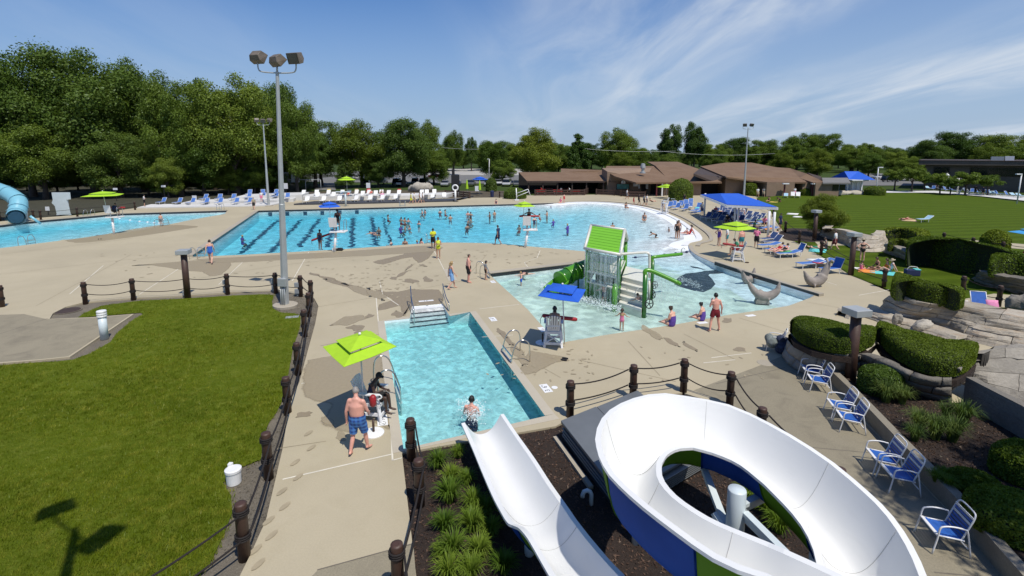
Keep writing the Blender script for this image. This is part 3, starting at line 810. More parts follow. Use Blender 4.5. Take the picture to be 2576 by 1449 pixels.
def tree_proto(kind, seed):
    """Meshes of one kind of tree, 10 m tall and about 9 m wide: trunk with limbs, and crown."""
    r = random.Random(seed); blobs = []; tk = MB(); tk.smooth = True
    if kind == 'oak':
        base, rx, rz, cz, nb, br = 1.3, 3.5, 4.0, 5.6, 95, (0.5, 1.2)
    elif kind == 'tall':
        base, rx, rz, cz, nb, br = 1.8, 2.5, 4.0, 5.8, 75, (0.45, 1.0)
    elif kind == 'round':
        base, rx, rz, cz, nb, br = 0.9, 3.6, 4.0, 5.3, 90, (0.5, 1.15)
    elif kind == 'cone':
        base, rx, rz, cz, nb, br = 0.5, 2.9, 4.6, 5.2, 60, (0.55, 0.95)
    else:
        base, rx, rz, cz, nb, br = 3.0, 3.6, 2.6, 7.0, 40, (0.6, 1.1)
    while len(blobs) < nb:
        d = Vector((r.gauss(0, 1), r.gauss(0, 1), r.gauss(0, 1))).normalized()
        q = r.random()**0.42
        b = r.uniform(*br)
        x, y, z = d.x*q*(rx), d.y*q*(rx), d.z*q*(rz)
        if kind == 'cone':
            f = max(0.12, 1 - (z + rz) / (2*rz)); x, y = d.x*q*rx*1.5*f, d.y*q*rx*1.5*f; b *= 0.55 + 0.7*f
        x += 0.6*mnoise.noise(Vector((seed, d.x*1.7, d.z*1.7))); z = cz + z*(1 + 0.14*mnoise.noise(Vector((d.x*2, d.y*2, seed))))
        z = max(base + b*0.5, min(10 - b*0.75, z))
        blobs.append((x, y, z, b))
    top = Vector((r.uniform(-.3, .3), r.uniform(-.3, .3), cz + rz*0.4))
    tp = [Vector((0, 0, -0.3)), Vector((0.03, 0, 0.5)), Vector((r.uniform(-.12, .12), r.uniform(-.12, .12), base)), (Vector((0, 0, base)) + top)/2, top]
    tk.tube(tp, [0.36, 0.27, 0.22, 0.13, 0.05], 8)
    for i in range(9):
        b = blobs[r.randrange(nb)]; s0 = Vector((0, 0, base)).lerp(top, r.uniform(-0.1, 0.6)); e = Vector(b[:3])
        mid = s0.lerp(e, 0.5) + Vector((0, 0, 0.35))
        tk.tube([s0, mid, e], [0.10, 0.065, 0.025], 5)
    return tk, blobs
KINDS = {}
def kind_of(key, shape, seed, leaf, n, size, extra=1.0):
    tk, blobs = tree_proto(shape, seed)
    V = leaf_cloud(blobs, n, size, seed)
    KINDS[key] = (tk.mesh('trunk', M_BARK, True), leaf_mesh('crown', V, leaf))
kind_of('oak', 'oak', 3, M_LEAF, 60000, 0.085)
kind_of('oak2', 'oak', 11, M_LEAF, 60000, 0.085)
kind_of('darkoak', 'oak', 23, M_LEAFD, 60000, 0.085)
kind_of('tall', 'tall', 5, M_LEAFD, 32000, 0.10)
kind_of('round', 'round', 8, M_LEAFY, 56000, 0.085)
kind_of('roundg', 'round', 17, M_LEAF, 56000, 0.085)
kind_of('conifer', 'cone', 9, M_LEAFD, 22000, 0.12)
kind_of('small', 'umb', 31, M_LEAF, 9000, 0.17)
def tree(kind, u, vtop, y, width, label, group=None, name='tree', base_z=0.0, rz=None):
    """A tree at distance y whose top shows at (u, vtop); width in print pixels."""
    p = at_y(u, vtop, y); h = p.z - base_z
    depth = y*_c + (CAM_H - h*0.5)*_s
    w = min(width / FPX * depth, 1.25*h)
    t = thing(name, label, 'tree', (p.x, y, base_z), rz if rz is not None else random.uniform(0, 6.28), group, (w/8.6, w/8.6, h/9.75))
    k = KINDS[kind]
    put('trunk', k[0], t); put('crown', k[1], t)
    return t
WOOD = 'trees of the wood behind the diving pool'
for a in (('darkoak',200,122,98,330,'biggest oak of the wood, tallest crown above the pale blue tube slide'),
          ('oak',40,150,94,250,'broad leafy tree at the left edge above the pale blue tube slide'),
          ('oak2',-130,150,96,280,'dense tree leaning in from the left edge of the wood'),
          ('oak',330,155,108,210,'bushy tree right of the tallest oak in the wood'),
          ('oak2',430,195,96,190,'mid green tree with a rounded crown left of the bare double trunk'),
          ('tall',520,200,112,150,'narrow dark tree in the middle of the wood'),
          ('oak',575,196,100,230,'wide tree with sky gaps left of the distant light pole'),
          ('darkoak',668,206,115,190,'dark tree directly behind the far light pole by the deck'),
          ('oak2',735,252,104,140,'tree with drooping right side beside the near light pole'),
          ('roundg',640,345,108,150,'young light green tree under the wood edge behind the blue loungers'),
          ('roundg',500,320,97,160,'spreading mid-height tree over the deck with blue loungers'),
          ('oak',90,300,90,210,'low leafy tree behind the blue tube slide'),
          ('darkoak',290,330,93,200,'shady low tree behind the lime umbrella at the diving pool'),
          ('roundg',415,390,92,90,'bright green sapling in front of the dark wood'),
          ('roundg',740,360,112,130,'bushy tree at the right end of the wood by the gravel drive')):
    tree(*a, group=WOOD)
WOOD2 = 'background trees filling the wood'
for i in range(22):
    u = -420 + i*57 + random.uniform(-18, 18)
    tree(random.choice(['darkoak','tall','oak2']), u, (185 if u < 350 else 225 if u < 700 else 300) + random.uniform(0, 60), random.uniform(116, 150), random.uniform(170, 240),
         'tree in the deep shade at the back of the wood', group=WOOD2)
for i in range(16):
    u = -150 + i*56 + random.uniform(-15, 15)
    tree('roundg' if i % 3 else 'darkoak', u, 415 + random.uniform(-15, 18), random.uniform(94, 112), random.uniform(90, 130), 'low bushy undergrowth tree at the foot of the wood', group='undergrowth of the wood', name='undergrowth_tree')
MIDT = 'trees behind the black lounger deck'
for a in (('oak2',800,298,128,150,'grey green tree behind the gravel drive'),
          ('round',905,303,122,165,'rounded yellow green tree above the lime umbrella on the far deck'),
          ('darkoak',1010,300,124,175,'tall dark oak shading the parked cars'),
          ('oak',1065,306,135,110,'tree tucked behind the dark oak by the parked cars'),
          ('darkoak',950,395,121,90,'dark low shrub-like tree left of the parked cars'),
          ('conifer',862,392,117,62,'dark pointed evergreen beside the drive'),
          ('roundg',1090,380,130,110,'light small tree over the stone boulder'),
          ('oak',1140,330,190,66,'distant tree with a thin crown by the road'),
          ('tall',1185,345,230,50,'far bare-topped tree over the road'),
          ('oak2',1240,352,150,110,'mid green tree left of the big yellow green maple'),
          ('round',1352,322,140,150,'big bright yellow green maple behind the picnic shelter'),
          ('conifer',1455,332,150,120,'dark blue green spruce behind the picnic shelter roof'),
          ('roundg',1265,400,132,100,'low rounded tree over the cars left of the shelter'),
          ('oak',1405,365,160,90,'tree between the yellow maple and the dark spruce')):
    tree(*a, group=MIDT)
BACK = 'trees on the horizon behind the bathhouse'
for a in (('oak',1555,325,200,110,'tall tree with a pointed top behind the shelter roof'),
          ('oak2',1600,370,190,120,'broad low tree behind the left bathhouse roof'),
          ('tall',1690,312,205,90,'left half of the tall lone twin crown on the horizon'),
          ('tall',1750,306,205,90,'right half of the tall lone twin crown on the horizon'),
          ('round',1560,385,165,110,'yellow green tree peeping over the shelter and bathhouse roofs'),
          ('roundg',1680,385,170,130,'mid green tree above the middle of the bathhouse roof'),
          ('oak',1800,378,190,120,'tree behind the right bathhouse gable'),
          ('darkoak',1855,346,240,110,'dark tree behind the far right light pole'),
          ('oak2',1925,350,240,150,'grey green tree right of the far light pole'),
          ('oak',2010,338,250,140,'tall grey green tree on the right horizon'),
          ('oak2',2075,334,250,120,'highest grey green tree on the right horizon'),
          ('round',1965,385,170,150,'large light green tree right of the bathhouse roofs'),
          ('round',2060,374,160,180,'broad bright green tree above the grey roofed annex'),
          ('oak',2150,368,210,140,'tree above the blue roofed hut'),
          ('roundg',2190,384,170,150,'green tree between the hut and the brown office building'),
          ('oak2',2255,380,190,130,'tree left of the wooded rise'),
          ('darkoak',2340,352,190,150,'left shoulder of the dark wooded rise'),
          ('darkoak',2420,331,200,190,'high dark tree on the wooded rise above the office roof'),
          ('oak2',2520,336,190,200,'tree on the wooded rise at the right edge'),
          ('oak',2640,330,190,220,'tree beyond the right edge of the wooded rise'),
          ('round',2480,368,155,110,'bright green tree behind the office roof equipment'),
          ('roundg',2560,360,160,120,'green tree over the right end of the office roof'),
          ('roundg',2290,392,150,110,'low tree left of the office building')):
    tree(*a, group=BACK)
for i in range(62):
    u = 1060 + i*27 + random.uniform(-12, 12)
    tree(random.choice(['oak','oak2','darkoak','roundg']), u, 370 + random.uniform(-14, 14), random.uniform(215, 300), random.uniform(70, 110), 'far tree in the long hazy treeline on the horizon', group='distant treeline')
for u, v, y, w in ((2255,425,112,60),(2300,420,106,70),(2370,436,100,60),(2435,432,98,90),(2490,440,97,60),(2395,448,97,50),(2330,438,110,60)):
    tree('small', u, v, y, w, 'small street tree in front of the brown office building', group='small trees by the office building')

# trimmed hedges: a dark core with leaf faces all over it
M_CORE = mat('hedge_core', (0.012, 0.020, 0.006), 0.95, 0, 0.3, 3.0)
def hedge(name, label, outline, z0, z1, n, size, cat='hedge', dome=0.25, leaf=None, group=None, under=0.15):
    """outline: ground-plan points; the body bulges a little over its foot and domes on top."""
    c = sum((Vector((p[0], p[1], 0)) for p in outline), Vector()) / len(outline)
    t = thing(name, label, cat, (c.x, c.y, z0), 0, group)
    P = [Vector((p[0], p[1], 0)) - c for p in smooth_line(list(outline) + [outline[0]], 3)[:-1]]
    h = z1 - z0; lev = [(0.86, 0.0), (0.99, under*h*.5 + 0.02), (1.0, (.78 - .2*dome)*h), (0.96, (.94 - .12*dome)*h), (0.84, h*(1 - .05*dome)), (0.5, h*(1 + 0.2*dome)), (0.0, h*(1 + dome*0.3))]
    m = len(P); V = []; 
    for s_, z in lev:
        for p in P:
            w = 1 + 0.03*mnoise.noise(Vector((p.x*1.3, p.y*1.3, z*2 + c.x)))
            V.append(p*s_*w + Vector((0, 0, z*(1 + 0.025*mnoise.noise(Vector((p.x, p.y, c.y)))))))
    F = [(i*m+k, i*m+(k+1) % m, (i+1)*m+(k+1) % m, (i+1)*m+k) for i in range(len(lev)-1) for k in range(m)]
    core = MB(); core.smooth = True; core.add([v*0.985 for v in V], F); obj('core', core, M_CORE, t)
    r = np.random.RandomState(int(abs(c.x*100)) % 9999)
    VA = np.array([tuple(v) for v in V]); Q = np.array(F)
    a = np.linalg.norm(np.cross(VA[Q[:, 1]]-VA[Q[:, 0]], VA[Q[:, 3]]-VA[Q[:, 0]]), axis=1) + 1e-9
    k = r.choice(len(Q), n, p=a/a.sum()); e, f = r.rand(n, 1), r.rand(n, 1)
    A0, A1, A2, A3 = (VA[Q[k, j]] for j in range(4))
    S = (A0*(1-e)+A1*e)*(1-f) + (A3*(1-e)+A2*e)*f
    nn = np.cross(A1-A0, A3-A0); nn /= (np.linalg.norm(nn, axis=1)[:, None] + 1e-9)
    S = S + nn*(r.rand(n, 1)*size*1.1 - size*0.4)
    nr = nn*0.7 + r.normal(scale=0.6, size=(n, 3)); nr /= np.linalg.norm(nr, axis=1)[:, None]
    tt = np.cross(nr, r.normal(size=(n, 3))); tt /= np.linalg.norm(tt, axis=1)[:, None]; bb = np.cross(nr, tt)
    s_ = size*(0.6 + 0.8*r.rand(n, 1))
    LV = np.stack([S-tt*s_, S-bb*s_*.5, S+tt*s_, S+bb*s_*.5], 1).reshape(-1, 3)
    put('foliage', leaf_mesh('foliage', LV, leaf or M_HEDGE), t)
    return t
def oval(u0, v0, u1, v1, z, n=12, skew=0.0):
    """Ground-plan oval between two photo corners at height z."""
    cu, cv, ru, rv = (u0+u1)/2, (v0+v1)/2, (u1-u0)/2, (v1-v0)/2
    return [at(cu + ru*math.cos(2*PI*i/n), cv + rv*math.sin(2*PI*i/n) + skew*ru*math.cos(2*PI*i/n), z) for i in range(n)]
# grasses
def clump_mesh(name, seed, n, h, spread, w, m):
    r = random.Random(seed); mb = MB()
    for i in range(n):
        a = r.uniform(0, 2*PI); o = Vector((math.cos(a), math.sin(a), 0)); b = o*r.uniform(0, spread*0.22)
        L = h*r.uniform(0.6, 1.15); lean = r.uniform(0.15, 1.0)*spread
        p1 = b + o*lean*0.22 + Vector((0, 0, L*0.55)); p2 = b + o*lean*0.62 + Vector((0, 0, L*0.85)); p3 = b + o*lean*1.05 + Vector((0, 0, L*(0.72 if lean > spread*0.5 else 1.0)))
        sd = Vector((-o.y, o.x, 0))*w
        V = [b-sd*.8, b+sd*.8, p1-sd, p1+sd, p2-sd*.7, p2+sd*.7, p3]
        mb.add(V, [(0, 1, 3, 2), (2, 3, 5, 4), (4, 5, 6)])
    return mb.mesh(name, m, True)
CL = [clump_mesh('grass_clump', s, 230, 0.52, 0.50, 0.011, M_BLADE) for s in (1, 2, 3)]
CG = [clump_mesh('ornamental_grass', s, 260, 0.68, 0.50, 0.008, M_BLADE2) for s in (4, 5)]
SLB = 'strappy clumps in the mulch left of the slide flume'
for i, (u, v, sc) in enumerate(((1152,1150,.62),(1102,1175,.82),(1135,1212,.75),(1175,1218,.68),(1132,1262,.95),(1192,1278,.82),(1222,1296,.7),(1118,1335,.78),(1188,1335,.88),(1236,1345,.7),
                                (1140,1395,.85),(1205,1402,.8),(1112,1405,.6),(1185,1455,.8),(1130,1455,.8),(1268,1440,.75))):
    p = at(u, v, -0.06); o = put('grass_clump', CL[i % 3], None, p, (0, 0, i*1.3), (sc,)*3)
    tag(o, 'bright green strappy grass clump in the mulch left of the white flume', 'plant', SLB)
for i, (u, v, sc) in enumerate(((1900,1270,.85),(1935,1300,.9),(1960,1338,.9),(1990,1235,.6),(1880,1245,.7))):
    p = at(u, v, -0.06); o = put('grass_clump', CL[i % 3], None, p, (0, 0, i*2.1), (sc,)*3)
    tag(o, 'green grass clump in the mulch inside the slide loop', 'plant', 'grass clumps inside the slide loop')
# ------------------------------------------------------------------ buildings
def m_shingle(name, a, b):
    k = NT(name); co = k.world((1, 1, 1)); n = k.noise(co, 0.35, 4.0, 0.6); n2 = k.noise(k.world((1.2, 4, 4)), 2.2, 3.0, .7)
    w = k.n('ShaderNodeTexWave', wave_type='BANDS', bands_direction='Z'); w.inputs['Scale'].default_value = 3.2; w.inputs['Distortion'].default_value = 0.6
    k.link(co, w.inputs['Vector'])
    c = k.mix(k.rng(n, .35, .65), a, b); c = k.mix(k.math('MULTIPLY', k.rng(n2, .4, .7), .5), c, tuple(x*.7 for x in a))
    c = k.mix(k.math('MULTIPLY', w.outputs['Fac'], .25), c, tuple(x*.6 for x in a))
    k.pbsdf(c, 0.9, 0, k.bump(n2, .4, .05)); return k.m
M_ROOF = m_shingle('brown_shingles', (0.165, 0.098, 0.055), (0.205, 0.13, 0.078))
M_ROOFG = m_shingle('grey_shingles', (0.17, 0.165, 0.155), (0.21, 0.20, 0.19))
def m_brick(name, a, b, mortar, sc=1.0):
    k = NT(name); c3 = k.world((1, 1, 1)); sp = k.n('ShaderNodeSeparateXYZ'); k.link(c3, sp.inputs[0])
    cb = k.n('ShaderNodeCombineXYZ'); k.link(k.math('ADD', sp.outputs[0], sp.outputs[1]), cb.inputs[0]); k.link(sp.outputs[2], cb.inputs[1])
    br = k.n('ShaderNodeTexBrick'); br.inputs['Scale'].default_value = 2.6*sc; k.link(cb.outputs[0], br.inputs['Vector'])
    for key, v in (('Color1', a), ('Color2', b), ('Mortar', mortar)): br.inputs[key].default_value = (*v, 1)
    br.inputs['Mortar Size'].default_value = 0.012
    n = k.noise(c3, 0.5, 4.0); c = k.mix(k.rng(n, .3, .7), br.outputs['Color'], k.mix(1.0, br.outputs['Color'], (.8,)*3, 'MULTIPLY'))
    k.pbsdf(c, 0.9); return k.m
M_TANB = m_brick('tan_block_wall', (0.27, 0.185, 0.125), (0.235, 0.16, 0.11), (0.24, 0.18, 0.13))
M_OFFB = m_brick('brown_office_brick', (0.135, 0.105, 0.083), (0.115, 0.09, 0.072), (0.14, 0.12, 0.10))
M_FASC = mat('brown_fascia', (0.05, 0.032, 0.024), 0.7, 0, 0.2)
M_DARKIN = mat('painted_interior_shade', (0.016, 0.014, 0.013), 0.8, 0, 0.2)  # near-black colour stands in for the shade inside openings
M_WIN = mat('dark_window_glass', (0.012, 0.014, 0.016), 0.06, 0, 0.1)
M_SIGNW = mat('white_board', (0.70, 0.71, 0.72), 0.5, 0, 0.04)
M_SIGNT = mat('teal_board', (0.05, 0.22, 0.20), 0.4, 0, 0.35, 1.5)
M_DOOR = mat('maroon_door', (0.11, 0.018, 0.022), 0.5)
def roof_part(t, pts, th=0.28, m=None, name='roof'):
    P = [at(u, v, z) for u, v, z in pts]
    return obj(name, MB().slab(P, th), m or M_ROOF, t, world=True)
def wall_part(t, x0, x1, y0, y1, h, m, name='wall', z=-0.1):
    return obj(name, MB().box(((x0+x1)/2, (y0+y1)/2, (h+z)/2), (x1-x0, y1-y0, h-z)), m, t, world=True)
def panel(t, u0, v0, u1, v1, y, m, name, d=0.06, bevel=0):
    """A flat fitting on a wall that stands at distance y."""
    a, b = at_y(u0, v1, y), at_y(u1, v0, y)
    return obj(name, MB().box(((a.x+b.x)/2, y, (a.z+b.z)/2), (abs(b.x-a.x), d, abs(b.z-a.z))), m, t, world=True)

# picnic shelter: low brown roof on posts, shady inside, red tables
t = thing('picnic_shelter', 'long open picnic shelter with brown roof and red tables in its shade', 'shelter', at(1420, 487))
yS = at(1420, 487).y
roof_part(t, [(1304.6,433,3.9),(1411,433,3.9),(1500,433,3.9),(1522,455.4,2.5),(1325.6,455.4,2.5)])
roof_part(t, [(1411,424,4.5),(1517,427.7,4.35),(1532.5,454,2.65),(1522,455.4,2.5),(1500,433,3.9),(1411,433,3.9)], name='rear_roof')
a, b = at(1325.6,455.4,2.5), at(1522,455.4,2.5)
obj('fascia', MB().box(((a.x+b.x)/2, a.y-0.02, 2.36), (b.x-a.x, 0.12, 0.32)), M_FASC, t, world=True)
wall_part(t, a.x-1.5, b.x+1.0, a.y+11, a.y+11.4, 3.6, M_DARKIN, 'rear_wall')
for u in (1330, 1366, 1403, 1440, 1476, 1519):
    q = at(u, 456, 2.45); obj('shelter_post', MB().box((q.x, q.y+0.25, 1.2), (0.24, 0.24, 2.6)), M_FASC, t, world=True)
SHY = a.y
for i, (u, v) in enumerate(((1360,487),(1402,486.5),(1445,486),(1380,484),(1425,483.5))):
    q = at(u, v); tb = thing('picnic_table', 'red topped picnic table in the shade of the brown shelter', 'table', q, 0.1, 'red picnic tables in the shelter')
    obj('tabletop', MB().box((0, 0, 0.74), (1.9, 0.8, 0.06)), M_ROCKG, tb)
    for s_ in (-1, 1):
        obj('bench', MB().box((0, s_*0.68, 0.44), (1.9, 0.28, 0.05)), M_ROCKG, tb)
        obj('leg', MB().bar((s_*0.7, -0.7, 0.0), (s_*0.7, 0.2, 0.72), 0.08, 0.06).bar((s_*0.7, 0.7, 0.0), (s_*0.7, -0.2, 0.72), 0.08, 0.06), M_GREY, tb)
# bathhouse
t = thing('bathhouse', 'brown bathhouse with layered shingle roofs, wall clock and teal notice board', 'building', at(1680, 488))
yB = at(1680, 488).y
roof_part(t, [(1525.7,417.6,5.2),(1649,417.6,5.2),(1687.7,458,2.65),(1600,459,2.65),(1546,443,3.6),(1522,429,4.5)])
roof_part(t, [(1628.6,406.8,6.0),(1704.6,406.8,6.0),(1755,424,4.75),(1816,458,2.6),(1687,458,2.6),(1649,417,5.3)], name='upper_roof')
e0, e1, e2 = at(1546,450,3.0), at(1690,459,2.6), at(1816,458,2.6)
wall_part(t, e0.x-1.2, e1.x-2.2, e0.y+0.9, e0.y+14, 2.9, M_TANB)
wall_part(t, e1.x-1.2, e2.x-3.4, e2.y+1.2, e2.y+15, 2.55, M_TANB, 'wall')
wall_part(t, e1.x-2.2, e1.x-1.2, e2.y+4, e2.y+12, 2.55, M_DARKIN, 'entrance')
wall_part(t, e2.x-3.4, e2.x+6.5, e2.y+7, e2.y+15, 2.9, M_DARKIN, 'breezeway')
gy = e0.y+0.9
obj('gable_wall', MB().slab([Vector((e0.x-1.3, gy, 4.4)), Vector((e0.x-1.3, gy+6, 4.9)), Vector((e0.x+9, gy+6, 4.9)), Vector((e0.x+6.5, gy, 2.9))], 1.9), M_TANB, t, world=True)
wy = e0.y+0.82
clk = panel(t, 1562, 455, 1573, 463, wy, M_FASC, 'clock_back', .02)
ca = at_y(1568, 459, wy-0.05)
ck = obj('clock', MB().lathe([(0.42, -.02), (0.42, .02)], 20, ca, Matrix.Rotation(PI/2, 3, 'X')), M_SIGNW, t, world=True)
obj('hand', MB().bar(ca+Vector((0, -.05, 0)), ca+Vector((.05, -.05, .32)), .05, .02).bar(ca+Vector((0, -.05, 0)), ca+Vector((.2, -.05, -.1)), .05, .02), M_BLACK, t, world=True)
sb = panel(t, 1550, 462, 1584, 477, wy-0.04, M_FASC, 'notice_board', .08)
panel(t, 1552, 463.5, 1582, 475.5, wy-0.1, M_SIGNT, 'board_face', .03)
panel(t, 1593, 462, 1607, 469, wy-0.03, M_SIGNW, 'wall_sign', .05)
panel(t, 1606, 463, 1610, 474, wy-0.03, M_SIGNW, 'wall_sign', .05)
panel(t, 1613, 462, 1625, 481, wy-0.03, M_DARKIN, 'doorway', .06)
panel(t, 1624, 463, 1631, 475, wy-0.03, M_SIGNW, 'wall_sign', .05)
for u in (1654, 1668): 
    q = at(u, 459, 2.6); obj('porch_post', MB().box((q.x, q.y+.4, 1.25), (.22, .22, 2.6)), M_DOOR if u == 1654 else M_WHITEP, t, world=True)
q = at(1617, 432, 4.4); v_ = obj('roof_vent', MB().lathe([(.55,0),(.55,.25),(.3,.3),(.3,.9),(.5,1.0),(.5,1.4),(.42,1.45),(.42,1.8),(.1,1.9)], 14, q - Vector((0,0,.3))), M_GALV, t, world=True)
# second block
t = thing('changing_block', 'second brown roofed block with dark gable end right of the bathhouse', 'building', at(1930, 487))
roof_part(t, [(1762,418.6,5.1),(1826,409,5.85),(1890,409,5.85),(1954,421,4.9),(1987,423,4.8),(2020,448,3.2),(2029,458,2.6),(1931,458,2.6),(1895,454,2.8),(1826,444.6,3.5)])
roof_part(t, [(1987,423,4.8),(2030,437,4.0),(2072,457,2.7),(2046,459,2.6),(2012,448,3.2)], name='porch_roof')
f0, f1, f2 = at(1826,446,3.4), at(1931,459,2.6), at(2029,459,2.6)
obj('gable_end', MB().slab([at(1764,421,4.85), at(1826,446,3.3), at(1816,459,2.7)+Vector((0,4,0)), at(1775,440,4.2)+Vector((0,6,0))], 0.4), M_FASC, t, world=True)
wall_part(t, f0.x+.6, at(1893,456,2.7).x, f0.y+1.4, f0.y+14, 3.0, M_TANB)
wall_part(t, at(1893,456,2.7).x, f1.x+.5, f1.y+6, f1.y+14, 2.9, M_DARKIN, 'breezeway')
wall_part(t, f1.x+.5, f2.x-1.5, f1.y+1.2, f1.y+14, 2.55, M_TANB)
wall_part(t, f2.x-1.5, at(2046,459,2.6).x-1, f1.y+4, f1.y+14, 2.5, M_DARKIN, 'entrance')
wall_part(t, at(2046,459,2.6).x-1, at(2070,458,2.7).x, f1.y+1.6, f1.y+14, 2.5, M_TANB)
panel(t, 2038, 463, 2043, 483, f1.y+1.2, M_DOOR, 'maroon_door', .1)
for u in (1976, 2048):
    q = at_y(u, 470, f1.y+0.3); obj('wall_lamp', MB().box((q.x, q.y, 2.35), (1.1, .5, .18)), M_SIGNW, t, world=True)
    obj('porch_post', MB().box((q.x, q.y+.3, 1.1), (.22, .22, 2.3)), M_DOOR, t, world=True)
t = thing('annex', 'small annex with a grey shingle roof and wide dark windows', 'building', at(2100, 482))
roof_part(t, [(2068,447,3.2),(2132,447,3.2),(2140,459.5,2.6),(2070,459.5,2.6)], m=M_ROOFG)
roof_part(t, [(2030,434,4.2),(2066,444,3.5),(2069,452,3.0),(2060,453,2.9)], m=M_FASC, name='brown_parapet')
h0, h1 = at(2076,460,2.6), at(2136,460,2.6)
wall_part(t, h0.x-1, h1.x-1, h0.y+1.2, h0.y+9, 2.55, M_TANB)
for u0, u1 in ((2094,2110),(2111,2127)): panel(t, u0, 464, u1, 479, h0.y+1.15, M_WIN, 'window', .06)
# blue roofed hut
t = thing('ticket_hut', 'small white hut with a bright blue hipped roof beside the car park', 'hut', at(2165, 474))
pc = at(2165, 472)
R0 = [at(2136,451,2.9), at(2203,453,2.9), at(2203,453,2.9)+Vector((-1,6,0)), at(2136,451,2.9)+Vector((0,6,0))]
ap = [sum(R0, Vector())/4 + Vector((-1.4,0,1.5)), sum(R0, Vector())/4 + Vector((1.4,0,1.5))]
mb = MB().add(R0 + ap, [(0,1,5,4),(1,2,5),(2,3,4,5),(3,0,4),(3,2,1,0)]); obj('roof', mb, M_BLUEC, t, world=True)
c0 = sum(R0, Vector())/4
obj('fascia', MB().box((c0.x, c0.y, 2.78), (R0[1].x-R0[0].x+.3, 6.2, .22)), M_WHITEP, t, world=True)
obj('wall', MB().box((c0.x+.3, c0.y+.6, 1.3), ((R0[1].x-R0[0].x)*.6, 3.6, 2.6)), M_SIGNW, t, world=True)
for sx in (-1, -.35, .35, 1): obj('column', MB().box((c0.x+sx*(R0[1].x-R0[0].x)*.45, R0[0].y+.2, 1.3), (.25, .25, 2.75)), M_WHITEP, t, world=True)
# office building
t = thing('office_building', 'low brown brick office building with dark strip windows at the right', 'building', at(2450, 476))
oL, oR = at_y(2322, 470, 116), at_y(2700, 490, 101)
dv = Vector((oR.x-oL.x, oR.y-oL.y, 0)); Ln = dv.length; ang = math.atan2(dv.y, dv.x); dv.normalize(); nv = Vector((-dv.y, dv.x, 0))
def obx(s0, s1, z0, z1, d0, d1, m, name):
    p = Vector((oL.x, oL.y, 0)) + dv*(s0+s1)/2 + nv*(d0+d1)/2 + Vector((0, 0, (z0+z1)/2))
    return obj(name, MB().box(p, (s1-s0, d1-d0, z1-z0), ang), m, t, world=True)
obx(0, Ln, -.1, 5.4, 0, 22, M_OFFB, 'wall')
obx(-1.2, Ln+2, 5.4, 6.3, -1.4, 23, M_OFFB, 'fascia')
obx(-1.3, Ln+2.1, 6.3, 6.42, -1.5, 23.1, M_FASC, 'roof')
for s0, s1 in ((1.5,4.3),(7.6,16.6),(20.0,29.5),(33,40)):
    w_ = obx(s0, s1, 3.1, 4.95, -.12, .2, M_FASC, 'window'); 
    obx(s0+.12, s1-.12, 3.2, 4.85, -.16, 0, M_WIN, 'window_pane')
obx(24.5, 27.5, .2, 2.2, -.14, .2, M_WIN, 'window_pane')
for s0, s1, hh, m in ((11,13,.8,M_GALV),(13.2,14.6,.9,M_WHITEP),(17.4,18.4,.6,M_WHITEP),(20.8,21.8,.65,M_WHITEP),(23,28.5,1.2,M_GALV),(33,35,1.0,M_GALV)):
    obx(s0, s1, 6.42, 6.42+hh, 4, 6, m, 'roof_unit')

# ------------------------------------------------------------------ terraces and shade roof
M_TERR = M_PALE
def terrace(name, label, uv, z0, z1, m, back):
    P = A(uv, z1)
    a = [P[0], *P[1:]]; b = [p + Vector(back) for p in reversed(P)]
    return struct(name, MB().prism(a + b, z0 - .1, z1), m)
terrace('lounger_terrace', '', [(345,521.5),(545,519),(679,516),(703,511)], 0, 0.16, M_PALE, (-1.2,4.6,0))
terrace('lounger_terrace', '', [(455,510.5),(600,505),(690,503),(738,500)], 0.1, 0.50, M_PALE, (-1.2,5.0,0))
terrace('lounger_terrace', '', [(590,496),(680,492),(760,490)], 0.1, 0.95, M_PALE, (-1.2,6.0,0))
terrace('black_deck', '', [(739,512.5),(869,510.5),(1004,507.5),(1139,504),(1165,497)], 0, 0.22, M_DARKDK, (1.5,4.4,0))
terrace('upper_terrace', '', [(735,494),(900,494),(1020,492),(1125,489)], 0.1, 0.62, M_PALE, (1.5,6.0,0))
# big shade roof
t = thing('shade_pavilion', 'large blue hipped fabric shade roof on white columns beside the pool', 'pavilion', at(1850, 560))
Ac, Bc, Cc, Dc = at(1763,489,2.75), at(1829,514.5,2.75), at(1956,521,2.75), at(1956,521,2.75)
E1, E2 = at(1800,486.5,4.6), at(1857,486.5,4.6)
Bk = Cc + (Ac-Bc)
Ri1 = (Ac+Bc)*.5 + (Cc-Bc)*.28; Ri2 = (Ac+Bc)*.5 + (Cc-Bc)*.72
Ri1.z = Ri2.z = 0
E1 = at_y(1812, 486.5, Ri1.y+1); E2 = at_y(1858, 486.5, Ri2.y+3)
mb = MB().add([Bc, Cc, Bk, Ac, E1, E2], [(0,1,5,4),(1,2,5),(2,3,4,5),(3,0,4)]); 
mb.add([v - Vector((0,0,.05)) for v in (Bc, Cc, Bk, Ac, E1, E2)], [(4,5,1,0),(5,2,1),(5,4,3,2),(4,0,3)])
obj('canopy', mb, M_BLUEC, t, world=True)
def rim(a, b): return MB().bar(a - Vector((0,0,.16)), b - Vector((0,0,.16)), 0.14, 0.24)
for a, b in ((Bc,Cc),(Cc,Bk),(Bk,Ac),(Ac,Bc)): obj('rim_beam', rim(a, b), M_WHITEP, t, world=True)
for u, v, vb in ((1931,540,601),(1944,540,604),(1847,530,575),(1855,530,577)):
    q = at(u, vb, 0); obj('column', MB().tube([q, q + Vector((0,0,2.62))], 0.11, 12), M_WHITEP, t, True, world=True)
